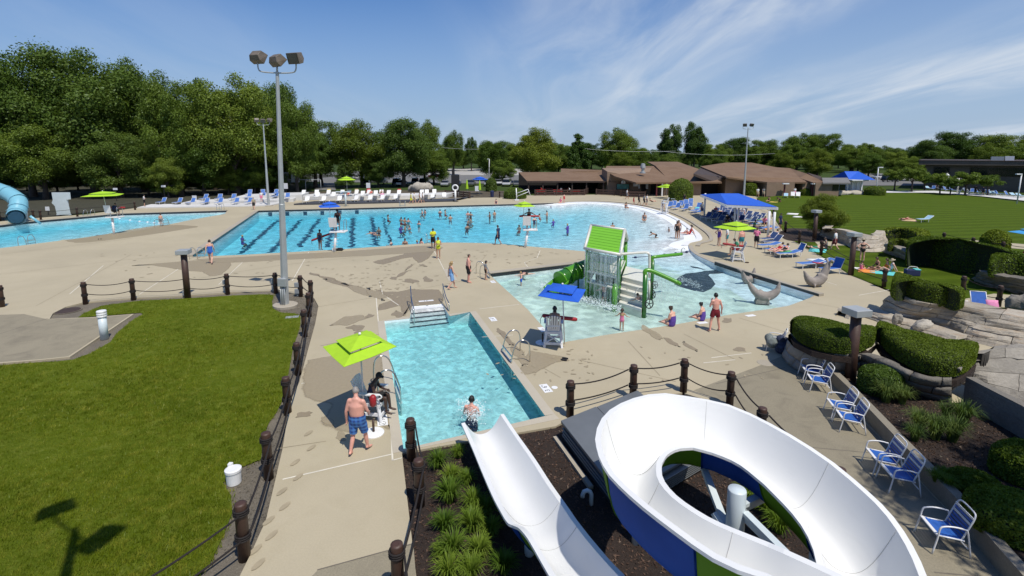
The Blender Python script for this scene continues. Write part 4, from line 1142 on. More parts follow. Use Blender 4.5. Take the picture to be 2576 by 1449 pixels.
for k_ in (.12, .88):
    q = Ac.lerp(Bk, k_); obj('column', MB().tube([Vector((q.x,q.y,0)), Vector((q.x,q.y,2.9))], 0.11, 12), M_WHITEP, t, True, world=True)
PAV = [Vector((p.x, p.y, 0)) for p in (Bc, Cc, Bk, Ac)]

# ------------------------------------------------------------------ light poles
def light_pole(label, base, h, heads, scale=1.0, conduit=False, group=None, lean=0.0):
    t = thing('light_pole', label, 'light pole', base, 0, group); t.rotation_euler[1] = lean
    obj('pole', MB().tube([(0,0,0.12),(0,0,h*.45),(0,0,h*.452),(0,0,h)], [.20*scale,.155*scale,.14*scale,.085*scale], 8), M_GALV, t, False)
    obj('footing', MB().lathe([(.62,-.02),(.62,.10),(.55,.13)], 20), M_COPING, t)
    arm = smooth_line([(-.95,0,h+.42),(-.93,0,h+.12),(-.75,0,h-.02),(0,0,h-.06),(.75,0,h-.02),(.93,0,h+.12),(.95,0,h+.42)], 3)
    obj('cross_arm', MB().tube(arm, .035, 8).tube([(0,0,h-.1),(0,0,h+.34)], .05, 8), M_GALV, t, True)
    for x, yaw, tilt in heads:
        z = h + (.42 if abs(x) > .1 else .3)
        R = Matrix.Rotation(yaw, 3, 'Z') @ Matrix.Rotation(tilt, 3, 'X')
        c = Vector((x, 0, z+.28))
        def P(a, b, c_): return R @ Vector((a, b, c_)) + c
        W, H_, D = .35, .27, .24
        V = [P(-W,-D,-H_), P(W,-D,-H_), P(W,-D,H_), P(-W,-D,H_), P(-W,D*.2,-H_), P(W,D*.2,-H_), P(W*.82,D,-H_*.3), P(-W*.82,D,-H_*.3), P(W*.82,D*.7,H_*.85), P(-W*.82,D*.7,H_*.85)]
        hd = obj('floodlight', MB().add(V, [(0,1,2,3),(4,5,1,0),(7,6,5,4),(9,8,6,7),(3,2,8,9),(0,3,9,7,4),(1,5,6,8,2)]), M_LAMP, t, bevel=.02)
        obj('lamp_glass', MB().add([P(-W*.86,-D-.012,-H_*.82), P(W*.86,-D-.012,-H_*.82), P(W*.86,-D-.012,H_*.82), P(-W*.86,-D-.012,H_*.82)], [(0,1,2,3)]), M_GLASSD, hd)
    if conduit:
        obj('junction_box', MB().box((-.02,-.24,1.35), (.42,.18,.42)), M_GALV, t, bevel=.015)
        for dx in (-.12, -.03, .07): obj('conduit', MB().tube([(dx,-.24,1.15),(dx,-.24,.02)], .028, 8), M_GALV, t, True)
    return t
light_pole('tall grey light pole with three floodlights standing on the lawn edge', at(718,770,-.04), 12.05, ((-.95,2.75,.5),(0,2.55,.75),(.95,-.35,.35)), 1.0, True, None, math.radians(1.6))
light_pole('far light pole with floodlights between the blue lounger rows and the pool', at(676,518), 12.2, ((-.95,3.6,.3),(.95,2.7,.3),(0,.3,.4)))
light_pole('light pole with two floodlights behind the blue shade roof', at(1871,494), 12.4, ((-.6,-.5,.35),(.6,.4,.35)))
sh0, sh1 = at(150,1290), at(240,1350); sd_ = sh1-sh0; so_ = Vector((SUN_TO.x, SUN_TO.y, 0))/SUN_TO.z*12.55
np_ = light_pole('light pole on the near lawn close to the walk, known by its shadow', (sh0+sh1)/2 + so_ - sd_.normalized()*0, 12.0, ((-.95,1.2,.5),(.95,1.9,.5))); np_.rotation_euler[2] = math.atan2(sd_.y, sd_.x)
def street_lamp(label, u, v, y, arms, group='slim white lamp posts by the far car park'):
    b = at_y(u, v, y); tp = at_y(*arms[0], y)
    t = thing('street_lamp', label, 'lamp post', (b.x, y, 0), 0, group)
    obj('pole', MB().tube([(0,0,0),(tp.x-b.x,0,tp.z)], .09, 8), M_WHITEP, t, True)
    e = at_y(*arms[1], y); obj('lamp_head', MB().box(((tp.x+e.x)/2-b.x, 0, tp.z), (abs(e.x-tp.x), .3, .16)), M_SIGNW, t)
street_lamp('slim white lamp post by the blue roofed hut', 2205, 475, 108, ((2210,421),(2221,422)))
street_lamp('slim white lamp post at the right edge beyond the lawn', 2560, 498, 80, ((2570,438),(2556,439)))
street_lamp('small distant lamp post over the car park left of the shelter', 1230, 462, 140, ((1231,400),(1226,400)))
# ------------------------------------------------------------------ rope fences
M_BOX = mat('grey_outlet_box', (0.30, 0.32, 0.33), 0.5, .2)
def post_mesh(h, r=0.118):
    return MB().tube([(0,0,-.15),(0,0,h-.03),(0,0,h),(0,0,h+.012)], [r,r*.97,r*.93,r*.5], 12)
def collar(z, r=.135):
    mb = MB()
    for dz in (-.045, 0, .045): mb.tube([(r*math.cos(a), r*math.sin(a), z+dz) for a in [2*PI*i/12 for i in range(13)]], .020, 6, False)
    return mb
POST_ME = post_mesh(1.15).mesh('post', M_POST, None); TALL_ME = None
COL_ME = [collar(.98).mesh('rope_wrap', M_ROPE, True), collar(.44).mesh('rope_wrap', M_ROPE, True)]
for f in POST_ME.polygons: f.use_smooth = len(f.vertices) == 4
def rope_fence(label, pts, zs=(.98, .44), group='rope and post fences', hs=None, closed_gaps=(), sag=.10):
    t = thing('rope_fence', label, 'fence', pts[0], 0, group)
    o = Vector(pts[0])
    for i, p in enumerate(pts):
        q = Vector(p) - o
        po = put('post', POST_ME, t, q, (0, 0, i*.9))
        for k in (0, 1): put('rope_wrap', COL_ME[k], po)
    for i in range(len(pts)-1):
        if i in closed_gaps: continue
        a, b = Vector(pts[i]) - o, Vector(pts[i+1]) - o
        d = (b-a); d.z = 0; d.normalize(); nn = Vector((-d.y, d.x, 0))
        for z in zs:
            A0, B0 = a + d*.12 + nn*.12 + Vector((0,0,z)), b - d*.12 + nn*.12 + Vector((0,0,z))
            sg = sag*random.uniform(.6, 1.3)
            obj('rope', MB().tube([A0.lerp(B0, k/10) - Vector((0,0,sg*4*(k/10)*(1-k/10))) for k in range(11)], .022, 6), M_ROPE, t, True)
    return t
ISF = A([(215,762),(336,752),(472,746),(573,738),(694,735),(757,743),(783,757),(778,793),(767,843),(750,938),(724,1037),(676,1197),(615,1398)]) + [Vector((-6.9,6.6,0)), Vector((-7.6,4.2,0))]
rope_fence('brown rope and post fence curving round the near lawn', ISF)
b1, b2, b3 = at(1035,1156,-.06), at(1056,1272,-.06), Vector((-2.06,8.2,-.06))
rope_fence('rope and post fence along the path edge left of the strappy grasses', [b1, b2, b3, Vector((-1.55,6.6,-.06)), Vector((-1.1,4.6,-.06))])
rope_fence('rope and post fence arcing between the walk and the white slide loop', [at(1434,1048), at(1592,1002), at(1719,985), at(1835,1022), at(1919,1026,1.15)*1 - Vector((0,0,1.15)), Vector((7.2,10.3,0))])
rope_fence('dark rope and post fence between the pool walk and the right lawn', [at(1905,520), at(1945,545), at(1975,585), at(2010,612), at(2065,642), at(2140,690), at(2223,723)])
rope_fence('short rope and post fence beside the blue lawn chair on the right', [at(2420,745), at(2511,772), at(2600,800)])
rope_fence('distant rope and post fence along the garden path right of the long hedge', [at(2372,618), at(2445,632), at(2520,645), at(2600,655)])
rope_fence('rope and post fence behind the diving pool at the wood edge', [at(0,556), at(85,552), at(103,553), at(195,545), at(340,528)])
rope_fence('rope and post fence in front of the picnic terrace and bathhouse plaza', [at(1257,497.5), at(1285,496.5), at(1305,497.5)])
t = thing('rope_fence', 'single post with rope ends at the left edge of the path', 'fence', at(6,772), 0, 'rope and post fences')
po = put('post', POST_ME, t); put('rope_wrap', COL_ME[0], po); put('rope_wrap', COL_ME[1], po)
# tall posts with square lamp heads
def lamp_post(label, base, h, s=.5):
    t = thing('lamp_post', label, 'lamp post', base, .2, 'timber lamp posts')
    obj('post', MB().tube([(0,0,-.1),(0,0,h)], [.17,.16], 12), M_POST, t, True)
    hd = obj('lamp_head', MB().box((0,0,h+.13), (s*1.25,s*1.25,.24)), M_GALV, t, bevel=.02)
    obj('lens', MB().box((0,0,h+.01), (s*1.05,s*1.05,.02)), M_SIGNW, hd)
    return t
lamp_post('timber lamp post with square grey head in the left lawn fence', at(472,747), 2.45)
lamp_post('timber lamp post with square grey head between the two trimmed hedges', at(2137,972), 2.55)
lamp_post('timber lamp post with square grey head beside the maple by the shade roof', at(2048,606), 2.6)
lamp_post('timber lamp post in the rope fence above the dolphin statue', at(2140,692), 2.6)
for j, (u, v) in enumerate(((472,745),(573,736),(694,733),(752,743))):
    q = at(u, v-2); t = thing('outlet_box', ('grey outlet boxes at the foot of the lamp post in the lawn fence','grey outlet boxes on the fence post left of the light pole','grey outlet boxes on the fence post just left of the light pole','grey outlet box on the corner fence post right of the light pole')[j], 'electrical box', q - Vector((0,.2,0)))
    for z in ((.18,) if j == 0 else (.25,.62)):
        obj('box', MB().box((0,0,z), (.26,.14,.26)), M_BOX, t, bevel=.02)
    obj('conduit', MB().tube([(0,0,-.02),(0,0,.25)], .03, 8), M_BOX, t)
# timber rail fences of the picnic terrace
def rail_fence(label, pts, h=1.15, rails=(.95,.55,.2)):
    t = thing('rail_fence', label, 'fence', pts[0], 0, 'dark timber rail fences'); o = Vector(pts[0])
    n = []
    for i in range(len(pts)-1):
        a, b = Vector(pts[i]), Vector(pts[i+1]); k = max(1, round((b-a).length/2.6)); n += [a.lerp(b, j/k) for j in range(k)]
    n.append(Vector(pts[-1]))
    for p in n: obj('post', MB().box(p - o + Vector((0,0,h/2)), (.22,.22,h)), M_POST, t)
    for i in range(len(n)-1):
        for z in rails: obj('rail', MB().bar(n[i]-o+Vector((0,-.02,z)), n[i+1]-o+Vector((0,-.02,z)), .08, .26), M_POST, t)
rail_fence('dark timber rail fence in front of the picnic shelter', [at(1346,492), at(1400,492), at(1470,491), at(1478,487)])
rail_fence('dark timber rail fence below the bathhouse notice board', [at(1500,490), at(1545,492), at(1580,496), at(1622,497)])
rail_fence('dark timber ramp rail at the right end of the black deck', [at(1120,493), at(1150,495), at(1182,499)])
# chain-link fence behind the loungers
t = thing('chain_link_fence', 'thin metal fence with tall posts in front of the wood', 'fence', at(655,484)); o_ = t.location.copy()
for u in (655, 715, 770, 808): obj('post', MB().tube([at(u,484), at(u,484)+Vector((0,0,2.6))], .05, 6), M_GALV, t, True, world=True)
obj('top_rail', MB().tube([at(655,484)+Vector((0,0,2.6)), at(808,484)+Vector((0,0,2.6))], .05, 6), M_GALV, t, True, world=True)
for u in (720, 745):
    t = thing('speaker_cabinet', 'grey speaker cabinet with a small lamp %s the tall light pole in the distance' % ('left of' if u == 720 else 'right of'), 'speaker', at(u,484))
    obj('cabinet', MB().box((0,0,3.1), (1.5,.6,2.1)), M_GREY, t, bevel=.05); obj('stand', MB().tube([(0,0,0),(0,0,2.1)], .08, 8), M_GREY, t); obj('lamp', MB().ball((.1,-.34,3.2), .12), M_SIGNW, t)
def board(label, u, v0, v1, wpx, base_v, m=None, cat='sign', legs=True):
    b = at(u, base_v); top = at_y(u, v0, b.y).z; bot = at_y(u, v1, b.y).z; w = wpx/FPX*(b.y*_c + 2)
    t = thing('notice_board', label, cat, b)
    obj('panel', MB().box((0,0,(top+bot)/2), (w,.06,top-bot)), m or M_SIGNW, t, bevel=.01)
    if legs: obj('post', MB().tube([(0,.06,0),(0,.06,top-.05)], .05, 8), M_BLACK, t)
board('white notice board on a post right of the near light pole', 720, 461, 475, 10, 488)
board('white notice board on a post behind the middle of the far lounger row', 927, 460, 473, 10, 485)
board('white notice board on a post near the closed lime umbrellas', 1200, 468, 481, 10, 489)
board('white panel standing behind the blue loungers', 490, 492, 508, 11, 509, legs=False)
board('small white sign by the fence behind the diving pool', 121, 520, 530, 10, 540)
board('tiny white sign in the wood above the lime umbrella', 293, 473, 478, 11, 505)
board('tiny pale sign in the wood left of the blue loungers', 414, 466, 471, 11, 500)
# number starting wall: white hourglass shaped pedestal at the diving pool
q = at(160, 541); t = thing('water_slide_panel', 'pale blue white hourglass shaped panel standing behind the diving pool', 'panel', q)
obj('panel', MB().prism([(-.95,0),(1.0,0),(.75,.25),(.6,.5)], 0, .1), M_PALEB, t)
V = [(-.75,0,0),(.85,0,0),(.75,0,1.1),(.7,0,2.0),(1.1,0,2.05),(1.1,0,2.95),(-1.1,0,2.95),(-1.05,0,2.0),(-1.25,0,1.6),(-.9,0,1.2)]
obj('board', MB().add([Vector(v)+Vector((0,-.12,0)) for v in V] + [Vector(v)+Vector((0,.12,0)) for v in V], [tuple(range(10)), tuple(range(19,9,-1))] + [(i, 10+i, 10+(i+1) % 10, (i+1) % 10) for i in range(10)]), M_PALEB, t)

# ------------------------------------------------------------------ parked cars
M_TYRE = M_BLACK; M_RIM = mat('alloy_rim', (0.5,0.5,0.5), .3, .8)
def car_meshes(kind):
    L, W, H = (4.6,1.8,1.45) if kind == 'sedan' else (4.7,1.9,1.75)
    b = MB()
    prof = [(-L/2,.35),(-L/2,.75),(-L*.47,.9),(-L*.30,.95 if kind == 'sedan' else 1.0),(L*.22,.98),(L*.46,.88),(L/2,.7),(L/2,.35)]
    n = len(prof); V = [(x, s*W/2, z) for s in (-1, 1) for x, z in prof]
    b.add(V, [tuple(range(n-1,-1,-1)), tuple(range(n,2*n))] + [(i, (i+1) % n, n+(i+1) % n, n+i) for i in range(n)])
    c = MB(); x0, x1, x2, x3 = ((-L*.40,-L*.20,L*.10,L*.28) if kind == 'sedan' else (-L*.48,-L*.43,L*.06,L*.26))
    c.add([(x0,-W*.46,.95),(x3,-W*.46,.97),(x2,-W*.38,H-.06),(x1,-W*.38,H-.06),(x0,W*.46,.95),(x3,W*.46,.97),(x2,W*.38,H-.06),(x1,W*.38,H-.06)], [(0,1,2,3),(7,6,5,4),(0,4,5,1),(1,5,6,2),(3,2,6,7),(4,0,3,7)])
    r = MB().box(((x1+x2)/2,0,H-.03), (x2-x1+.05,W*.77,.06))
    w = MB().lathe([(.32,-.1),(.32,.1)], 14, (0,0,0), Matrix.Rotation(PI/2, 3, 'X')); rm = MB().lathe([(.19,-.11),(.19,.11)], 10, (0,0,0), Matrix.Rotation(PI/2, 3, 'X'))
    return b, c.mesh('cabin_glass', M_WIN), r, w.mesh('wheel', M_TYRE), rm.mesh('rim', M_RIM), L, W
CARM = {k: car_meshes(k) for k in ('sedan','suv')}
CARC = {'white': (.62,.62,.62), 'silver': (.34,.35,.36), 'black': (.015,.015,.017), 'dark blue': (.02,.035,.08), 'grey': (.12,.125,.13), 'dark red': (.12,.012,.014)}
def car(kind, colr, u, v, rz, where):
    b, cm, r, wm, rm, L, W = CARM[kind]; m = mat('car_paint_' + colr.replace(' ', '_'), CARC[colr], .25, .1, .02)
    t = thing('parked_car', '%s parked %s %s' % (colr, 'car' if kind == 'sedan' else 'van-like car', where), 'car', at(u, v), rz, 'cars in the car park')
    key = ('car', kind, colr)
    if key not in _mats: _mats[key] = (b.mesh('body', m), r.mesh('roof', m))
    bo = put('body', _mats[key][0], t); md = bo.modifiers.new('e', 'BEVEL'); md.width = .08; md.segments = 2
    put('roof', _mats[key][1], t); put('cabin_glass', cm, t)
    for sx in (-.31, .31):
        for sy in (-1, 1):
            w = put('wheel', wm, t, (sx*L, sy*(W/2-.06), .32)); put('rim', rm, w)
    for sy in (-1, 1): put('headlight', MB().box((L/2-.02, sy*.62, .72), (.08,.36,.14)).mesh('headlight', M_SIGNW), t)
for i, a in enumerate((('suv','black',922,465,1.7,'in the shade left of the dark oak trunk'),('sedan','silver',962,462,1.5,'under the dark oak'),('suv','dark blue',1000,465,1.6,'right of the dark oak trunk'),
          ('sedan','white',1012,467,1.5,'in front of the dark oak shade'),('suv','grey',1045,464,1.7,'behind the stone boulder'),('suv','black',1068,465,1.5,'left of the stone boulder'),
          ('sedan','silver',1120,468,1.6,'behind the closed lime umbrellas'),('suv','dark blue',1150,466,1.6,'left of the small blue umbrella'),('sedan','grey',1185,467,1.5,'behind the small blue umbrella'),
          ('suv','silver',1228,467,1.6,'right of the small blue umbrella'),('sedan','silver',1252,465,1.7,'beside the dark evergreen bush'),('suv','white',1275,467,1.5,'left of the picnic shelter'),('sedan','grey',1300,468,1.6,'against the picnic shelter end'),
          ('sedan','white',905,452,.1,'in the back row under the trees'),('suv','silver',870,454,.1,'at the end of the gravel drive'),
          ('sedan','white',2142,456,.2,'behind the blue roofed hut'),('sedan','silver',2158,455,.2,'just right behind the blue roofed hut'),('suv','black',2240,457,.1,'on the far road by the hut'),('sedan','white',2215,450,.1,'far behind the slim lamp post'),
          ('sedan','dark red',1095,448,.1,'far back on the road'))):
    car(*a)
# power lines far behind the roofs
t = thing('power_line', 'thin sagging power lines over the far treeline', 'power line', at_y(1600, 440, 170))
for a, b, sgg in (((1450,372),(1700,380),.6),((1660,380),(1950,386),.9),((1060,364),(1215,375),.5)):
    P0, P1 = at_y(*a, 168), at_y(*b, 168)
    obj('cable', MB().tube([P0.lerp(P1, k/10) - Vector((0,0,sgg*4*(k/10)*(1-k/10))) for k in range(11)], .05, 4), M_GALV, t, True, world=True)
# ------------------------------------------------------------------ the big white, blue and green body slide
def m_gel(name, c, rough=.28, var=.04):
    k = NT(name); co = k.world(); n = k.noise(co, .7, 4.0, .6); st = k.noise(k.world((1,1,5)), 2.0, 4.0)
    cc = k.mix(k.rng(n, .3, .7), c, tuple(min(1, x*(1-var)) for x in c)); cc = k.mix(k.math('MULTIPLY', k.rng(st, .55, .8), .25), cc, tuple(x*.85 for x in c))
    k.pbsdf(cc, rough, Specular_IOR_Level=.06 if rough > .5 else .5); _mats[name] = k.m; return k.m
M_GELW = m_gel('white_gelcoat', (.755,.755,.73), .30); M_GELB = m_gel('blue_gelcoat', (.010,.050,.26), .6, .2); M_GELG = m_gel('green_gelcoat', (.085,.19,.012), .6, .2)
out = [(2312,1449),(2286,1386),(2246,1319),(2202,1266),(2136,1206),(2069,1152.6),(1969,1089),(1869,1037),(1809,1016),(1726,1001),(1676,994),(1626,999),(1576,1016),(1536,1042),(1516,1076),(1511,1106),(1519,1143),(1542,1186),(1576,1222),(1626,1266),(1692,1316),(1776,1376),(1842,1413),(1932,1443)]
inn = [(2074,1426),(2066,1392),(2042,1339),(2002,1286),(1936,1219),(1869,1165),(1802,1135),(1742,1119),(1699,1122),(1666,1139),(1651,1166),(1652,1199),(1672,1232),(1709,1266),(1776,1309),(1842,1339),(1932,1376),(1969,1392)]
no, ni = len(out), len(inn) + 1
O3 = [at(*p, 2.1 + 1.1*i/(no-1)) for i, p in enumerate(out)][::-1]
I3 = [at(*p, 1.8 + 1.1*i/(ni-1)) for i, p in enumerate(inn)][::-1]
def seg(P, a, b, n): return resample(smooth_line(P[a:b+1], 6), n)
oi = [0, no-1-15, no-1-9, no-1-4, no-1]; ii = [0, ni-2-10, ni-2-7, ni-2-4, ni-2]; cnt = [14, 9, 9, 8]
OL, IL = [], []
for k_ in range(4):
    OL += seg(O3, oi[k_], oi[k_+1], cnt[k_])[(0 if k_ == 0 else 1):]; IL += seg(I3, ii[k_], ii[k_+1], cnt[k_])[(0 if k_ == 0 else 1):]
Lr = [at(*p) for p in [(1169,1062.6,.7),(1196,1122.6,.75),(1222,1182.6,.85),(1249,1242.6,.95),(1272,1286,1.05),(1289,1312.6,1.15),(1304,1321,1.2),(1320,1328,1.35),(1339,1349,1.45),(1359,1382.6,1.5),(1399,1449,1.6)]][::-1]
Rr = [at(*p) for p in [(1259,1042.6,.7),(1292,1092.6,.75),(1336,1156,.85),(1376,1219,.95),(1416,1276,1.05),(1436,1306,1.1),(1448,1322,1.12),(1459,1337,1.15),(1476,1359,1.2),(1519,1409,1.3),(1556,1449,1.35)]][::-1]
upL = [Vector(p) for p in ((5.7,-.8,5.3),(5.8,.7,4.75),(5.4,2.0,4.25),(4.5,3.2,3.75),(3.7,4.1,3.42))]; upR = [Vector(p) for p in ((6.9,-.6,5.0),(7.0,1.3,4.4),(6.3,2.9,3.8),(5.3,4.0,3.35),(4.5,4.82,3.05))]
uL = [Vector(p) for p in ((5.4,3.6,2.05),(4.2,2.2,2.0),(2.8,1.7,1.9),(1.5,2.2,1.85),(.9,3.6,1.75),(.75,5.2,1.66))]; uR = [Vector(p) for p in ((4.55,5.2,1.72),(4.0,3.9,1.65),(3.1,3.1,1.6),(2.4,3.2,1.5),(2.0,4.2,1.45),(1.85,5.4,1.40))]
def dens(P, Q, n):  # both rims through the same stations
    return smooth_line(P, n), smooth_line(Q, n)
a1, b1_ = dens(upL + OL[:1], upR + IL[:1], 4); a2, b2_ = dens(OL[-1:] + uL + Lr[:1], IL[-1:] + uR + Rr[:1], 4); a3, b3_ = dens(Lr, Rr, 4)
LEFTR = a1[:-1] + OL + a2[1:-1] + a3; RIGHTR = b1_[:-1] + IL + b2_[1:-1] + b3_
slide = thing('water_slide', 'big white open flume slide looping over the mulch with blue and green outer shell', 'water slide', (3.6,8.0,-.06))
NS = len(LEFTR); lo = len(a1)-1; le = lo + len(OL); NQ = 17
def bott(i):
    f = max(0.0, min(1.0, (i-le)/14)); return min(LEFTR[i].z-(.92*(1-f)+.46*f), RIGHTR[i].z-(.58*(1-f)+.44*f))
def section(i, inset, e=2.5):
    l, r = LEFTR[i], RIGHTR[i]; dv = r-l; dv.z = 0; dv.normalize(); w = Vector((r.x-l.x, r.y-l.y, 0)); bt = bott(i) - inset; P = []
    for k_ in range(NQ):
        s_ = k_/(NQ-1); q = abs(2*s_-1)**e; rz = (l.z if s_ < .5 else r.z) - inset*1.2
        P.append(Vector((l.x, l.y, 0)) + w*(.5 + (s_-.5)*((.90+.10*q) if e < 3 else 1.0)) + dv*inset*(2*s_-1)*.8 + Vector((0, 0, bt + (rz-bt)*q)))
    return P, dv
rows = []
for i in range(NS):
    P, dv = section(i, 0); l, r = P[0], P[-1]
    rows.append([l-dv*.10-Vector((0,0,.055)), l-dv*.10, l] + P + [r, r+dv*.10, r+dv*.10-Vector((0,0,.055))])
m_ = len(rows[0]); mb = MB(); mb.v = [tuple(p) for r in rows for p in r]
for i in range(NS-1):
    for k_ in range(m_-1):
        if k_ in (2, m_-4): continue
        mb.f.append([i*m_+k_, (i+1)*m_+k_, (i+1)*m_+k_+1, i*m_+k_+1]); mb.mi.append(0); mb.sm.append(3 <= k_ < m_-4)
obj('flume_liner', mb, M_GELW, slide, world=True)
M_SEAM = mat('flume_seam', (.36,.36,.35), .5)
for i in [lo+3, lo+10, lo+15, lo+22, lo+28, lo+33, le, NS-26, NS-16]:
    P, dv = section(i, 0); obj('flume_seam', MB().tube([p + Vector((0,0,.002)) + dv*(.003 if j < NQ/2 else -.003) for j, p in enumerate(P)], .003, 4), M_SEAM, slide, True, world=True)
def shell(i0, i1, m):
    R = [section(i, .05, 4.2 if i < le else 3.0)[0] for i in range(i0, i1+1)]; n_ = NQ; mb = MB(); mb.smooth = True
    mb.add([p for r in R for p in r], [(i*n_+k_, i*n_+k_+1, (i+1)*n_+k_+1, (i+1)*n_+k_) for i in range(i1-i0) for k_ in range(n_-1)])
    o = obj('flume_shell', mb, m, slide, world=True)
    for e in (0, len(R)-1): obj('shell_flange', MB().tube([p-Vector((0,0,.01)) for p in R[e]], .018, 6), m, slide, True, world=True)
cuts = [0, 10, lo, lo+3, lo+10, lo+15, lo+22, lo+28, lo+33, le, le+8, le+16, NS-26, NS-16, NS-1]; cc = 'BGGBGGBGBGBGBGB'
for j in range(len(cuts)-1): shell(cuts[j], cuts[j+1], M_GELB if cc[j] == 'B' else M_GELG)
# running water film in the trough
mb = MB(); r_ = random.Random(4)
for i in list(range(2, NS-2)):
    l, r = LEFTR[i], RIGHTR[i]; bot = bott(i)
    for _ in range(6):
        s_ = .5 + r_.gauss(0, .11); t_ = r_.random(); l2, r2 = LEFTR[i+1], RIGHTR[i+1]
        q = l.lerp(l2, t_).lerp(r.lerp(r2, t_), s_); q.z = bot + .02 + (min(l.z, r.z)-bot)*abs(2*s_-1)**2.5
        d_ = (l2-l).normalized(); d_.z = 0; n_ = Vector((-d_.y, d_.x, 0)); a_, b_ = r_.uniform(.006,.018), r_.uniform(.003,.007)
        mb.add([q-d_*a_, q-n_*b_, q+d_*a_, q+n_*b_], [(0,1,2,3)])
k = NT('water_sparkle'); k.pbsdf((.86,.88,.84), .12, 0, None, IOR=1.33); 
mb.v = [(v[0]-3.6, v[1]-8.0, v[2]+.05) for v in mb.v]; o = stuff('running_water', mb, k.m, slide)
# column and braces in the middle of the loop
cbase = at(1855,1225,2.0); cb = Vector((cbase.x, cbase.y, -.06))
col = obj('support_column', MB().tube([cb, cb+Vector((0,0,2.0)), cb+Vector((0,0,2.02))], [.16,.16,.15], 20), M_PALEB, slide, True, world=True)
def brace(a, b, w=.13):
    obj('brace', MB().bar(a, b, w, .07).bar(a+Vector((0,0,-.09)), b+Vector((0,0,-.09)), .05, .14), M_PALEB, slide, world=True)
brace(cb+Vector((.12,-.1,1.62)), at(2005,1420,1.6)); brace(cb+Vector((-.1,-.1,1.1)), at(1770,1175,1.45)); brace(cb+Vector((-.05,-.15,1.0)), at(1795,1290,1.3), .1)
brace(cb+Vector((.1,.1,1.6)), Vector((5.1,9.2,1.4)))
obj('bracket', MB().box(cb+Vector((-.2,-.05,1.0)), (.3,.2,.2)), M_PALEB, slide, world=True, bevel=.02)
for q, z in ((Vector((.35,9.3,-.06)),.45),(Vector((5.5,8.3,-.06)),.9),(Vector((2.6,9.6,-.06)),1.3)):
    obj('support_column', MB().tube([q, q+Vector((0,0,z))], .10, 12), M_PALEB, slide, True, world=True)
# foam where the flume meets the pool
mb = MB(); r_ = random.Random(9)
for i in range(1500):
    t_ = r_.random()**1.3; q = at(1200,1058,-.08).lerp(at(1176,1012,-.08), t_) + Vector((r_.gauss(0,.13+.1*t_),r_.gauss(0,.2),abs(r_.gauss(0,.05))*(1.2-t_)*3)); mb.ball(q, r_.uniform(.003,.012) if i % 9 else .02, 5, 3)
k = NT('white_foam'); k.pbsdf((.80,.88,.88), .3); M_FOAM = k.m
stuff('splash', mb, M_FOAM)

# grey pump enclosure beside the slide
M_ENC = mat('grey_metal_lid', (.165,.175,.18), .42, .25, .10, 1.2, .05, 8.0); M_ENCD = mat('dark_metal_side', (.05,.054,.056), .5, .2, .2)
ea, eb, ec = at(1414,1059,.55), at(1500,1168,.55), at(1508,1021,.55)
du, dw = (eb-ea).normalized(), (ec-ea).normalized(); du.z = dw.z = 0
t = thing('pump_enclosure', 'low grey metal enclosure with ribbed dark sides under the slide loop', 'enclosure', Vector((ea.x, ea.y, 0)))
LU, LW = 3.3, 3.2
def eq(a, b, z): return Vector((ea.x, ea.y, 0)) + du*a + dw*b + Vector((0, 0, z))
def boxq(name, a0, a1, b0, b1, z0, z1, m):
    V = [eq(a,b,z) for z in (z0,z1) for a, b in ((a0,b0),(a1,b0),(a1,b1),(a0,b1))]
    return obj(name, MB().add(V, [(0,1,2,3)[::-1],(4,5,6,7),(0,1,5,4),(1,2,6,5),(2,3,7,6),(3,0,4,7)]), m, t, world=True, bevel=.012)
boxq('side', .05, LU-.05, .05, LW-.05, -.06, .46, M_ENCD)
boxq('lid', -.03, LU, -.03, 1.35, .47, .56, M_ENC); boxq('lid', -.03, LU, 1.38, LW, .47, .54, M_ENC)
for z in (.10, .2, .3): boxq('rib', 0, LU, .0, .06, z, z+.045, M_ENC)
for i in range(6): boxq('louver', LU-.06, LU+.03+.02*i, .1, LW-.1, .02+.075*i, .055+.075*i, M_ENC)
s = MB().box((0,0,0), (.1,.1,.1)); 
mb = MB(); mb.bar(at(1396,1101,-.02), at(1487,1228,-.02), .12, .10); struct('mulch_kerb', mb, M_COPING)
q = at(1487,1270,-.06); t = thing('vent_pipe', 'small grey candy cane vent pipe in the shaded mulch', 'pipe', q)
obj('pipe', MB().tube([(0,0,0),(0,0,.26),(-.03,0,.33),(-.10,0,.36),(-.17,0,.33),(-.2,0,.25),(-.2,0,.2)], .05, 10), M_PALEB, t, True)

# ------------------------------------------------------------------ spray play structure in the shallow pool
M_PG = m_gel('play_green', (.09,.30,.02), .25, .1); M_PGD = m_gel('play_dark_green', (.03,.14,.02), .25, .1); M_PLIME = m_gel('play_lime', (.20,.52,.03), .3, .1); M_PCREAM = m_gel('play_cream', (.66,.65,.58), .35, .05)
BZ = -.5
FL, FR, RR = at(1476,741,-.1), at(1554,762,-.1), at(1571,711,-.1); RL = FL + RR - FR
t = thing('play_structure', 'green spray play structure with tipped roof, waterfall, tube slide and cream steps', 'play structure', Vector(((FL.x+RR.x)/2, (FL.y+RR.y)/2, BZ)))
ex = (FR-FL); ex.z = 0; ey = (RL-FL); ey.z = 0; W_ = ex.length; D_ = ey.length; ex.normalize(); ey.normalize()
zf = at_y(1477,621,FL.y).z
def pt(a, b, z): return Vector((FL.x, FL.y, 0)) + ex*(a*W_) + ey*(b*D_) + Vector((0,0,z))
def tb(name, pts, r, m, n=12): return obj(name, MB().tube(pts, r, n), m, t, True, world=True)
for a, b, h in ((0,0,zf),(1,0,zf-.1),(0,1,zf),(1,1,zf)): tb('post', [pt(a,b,BZ), pt(a,b,h)], .115, M_PGD if (a+b) % 2 else M_PG)
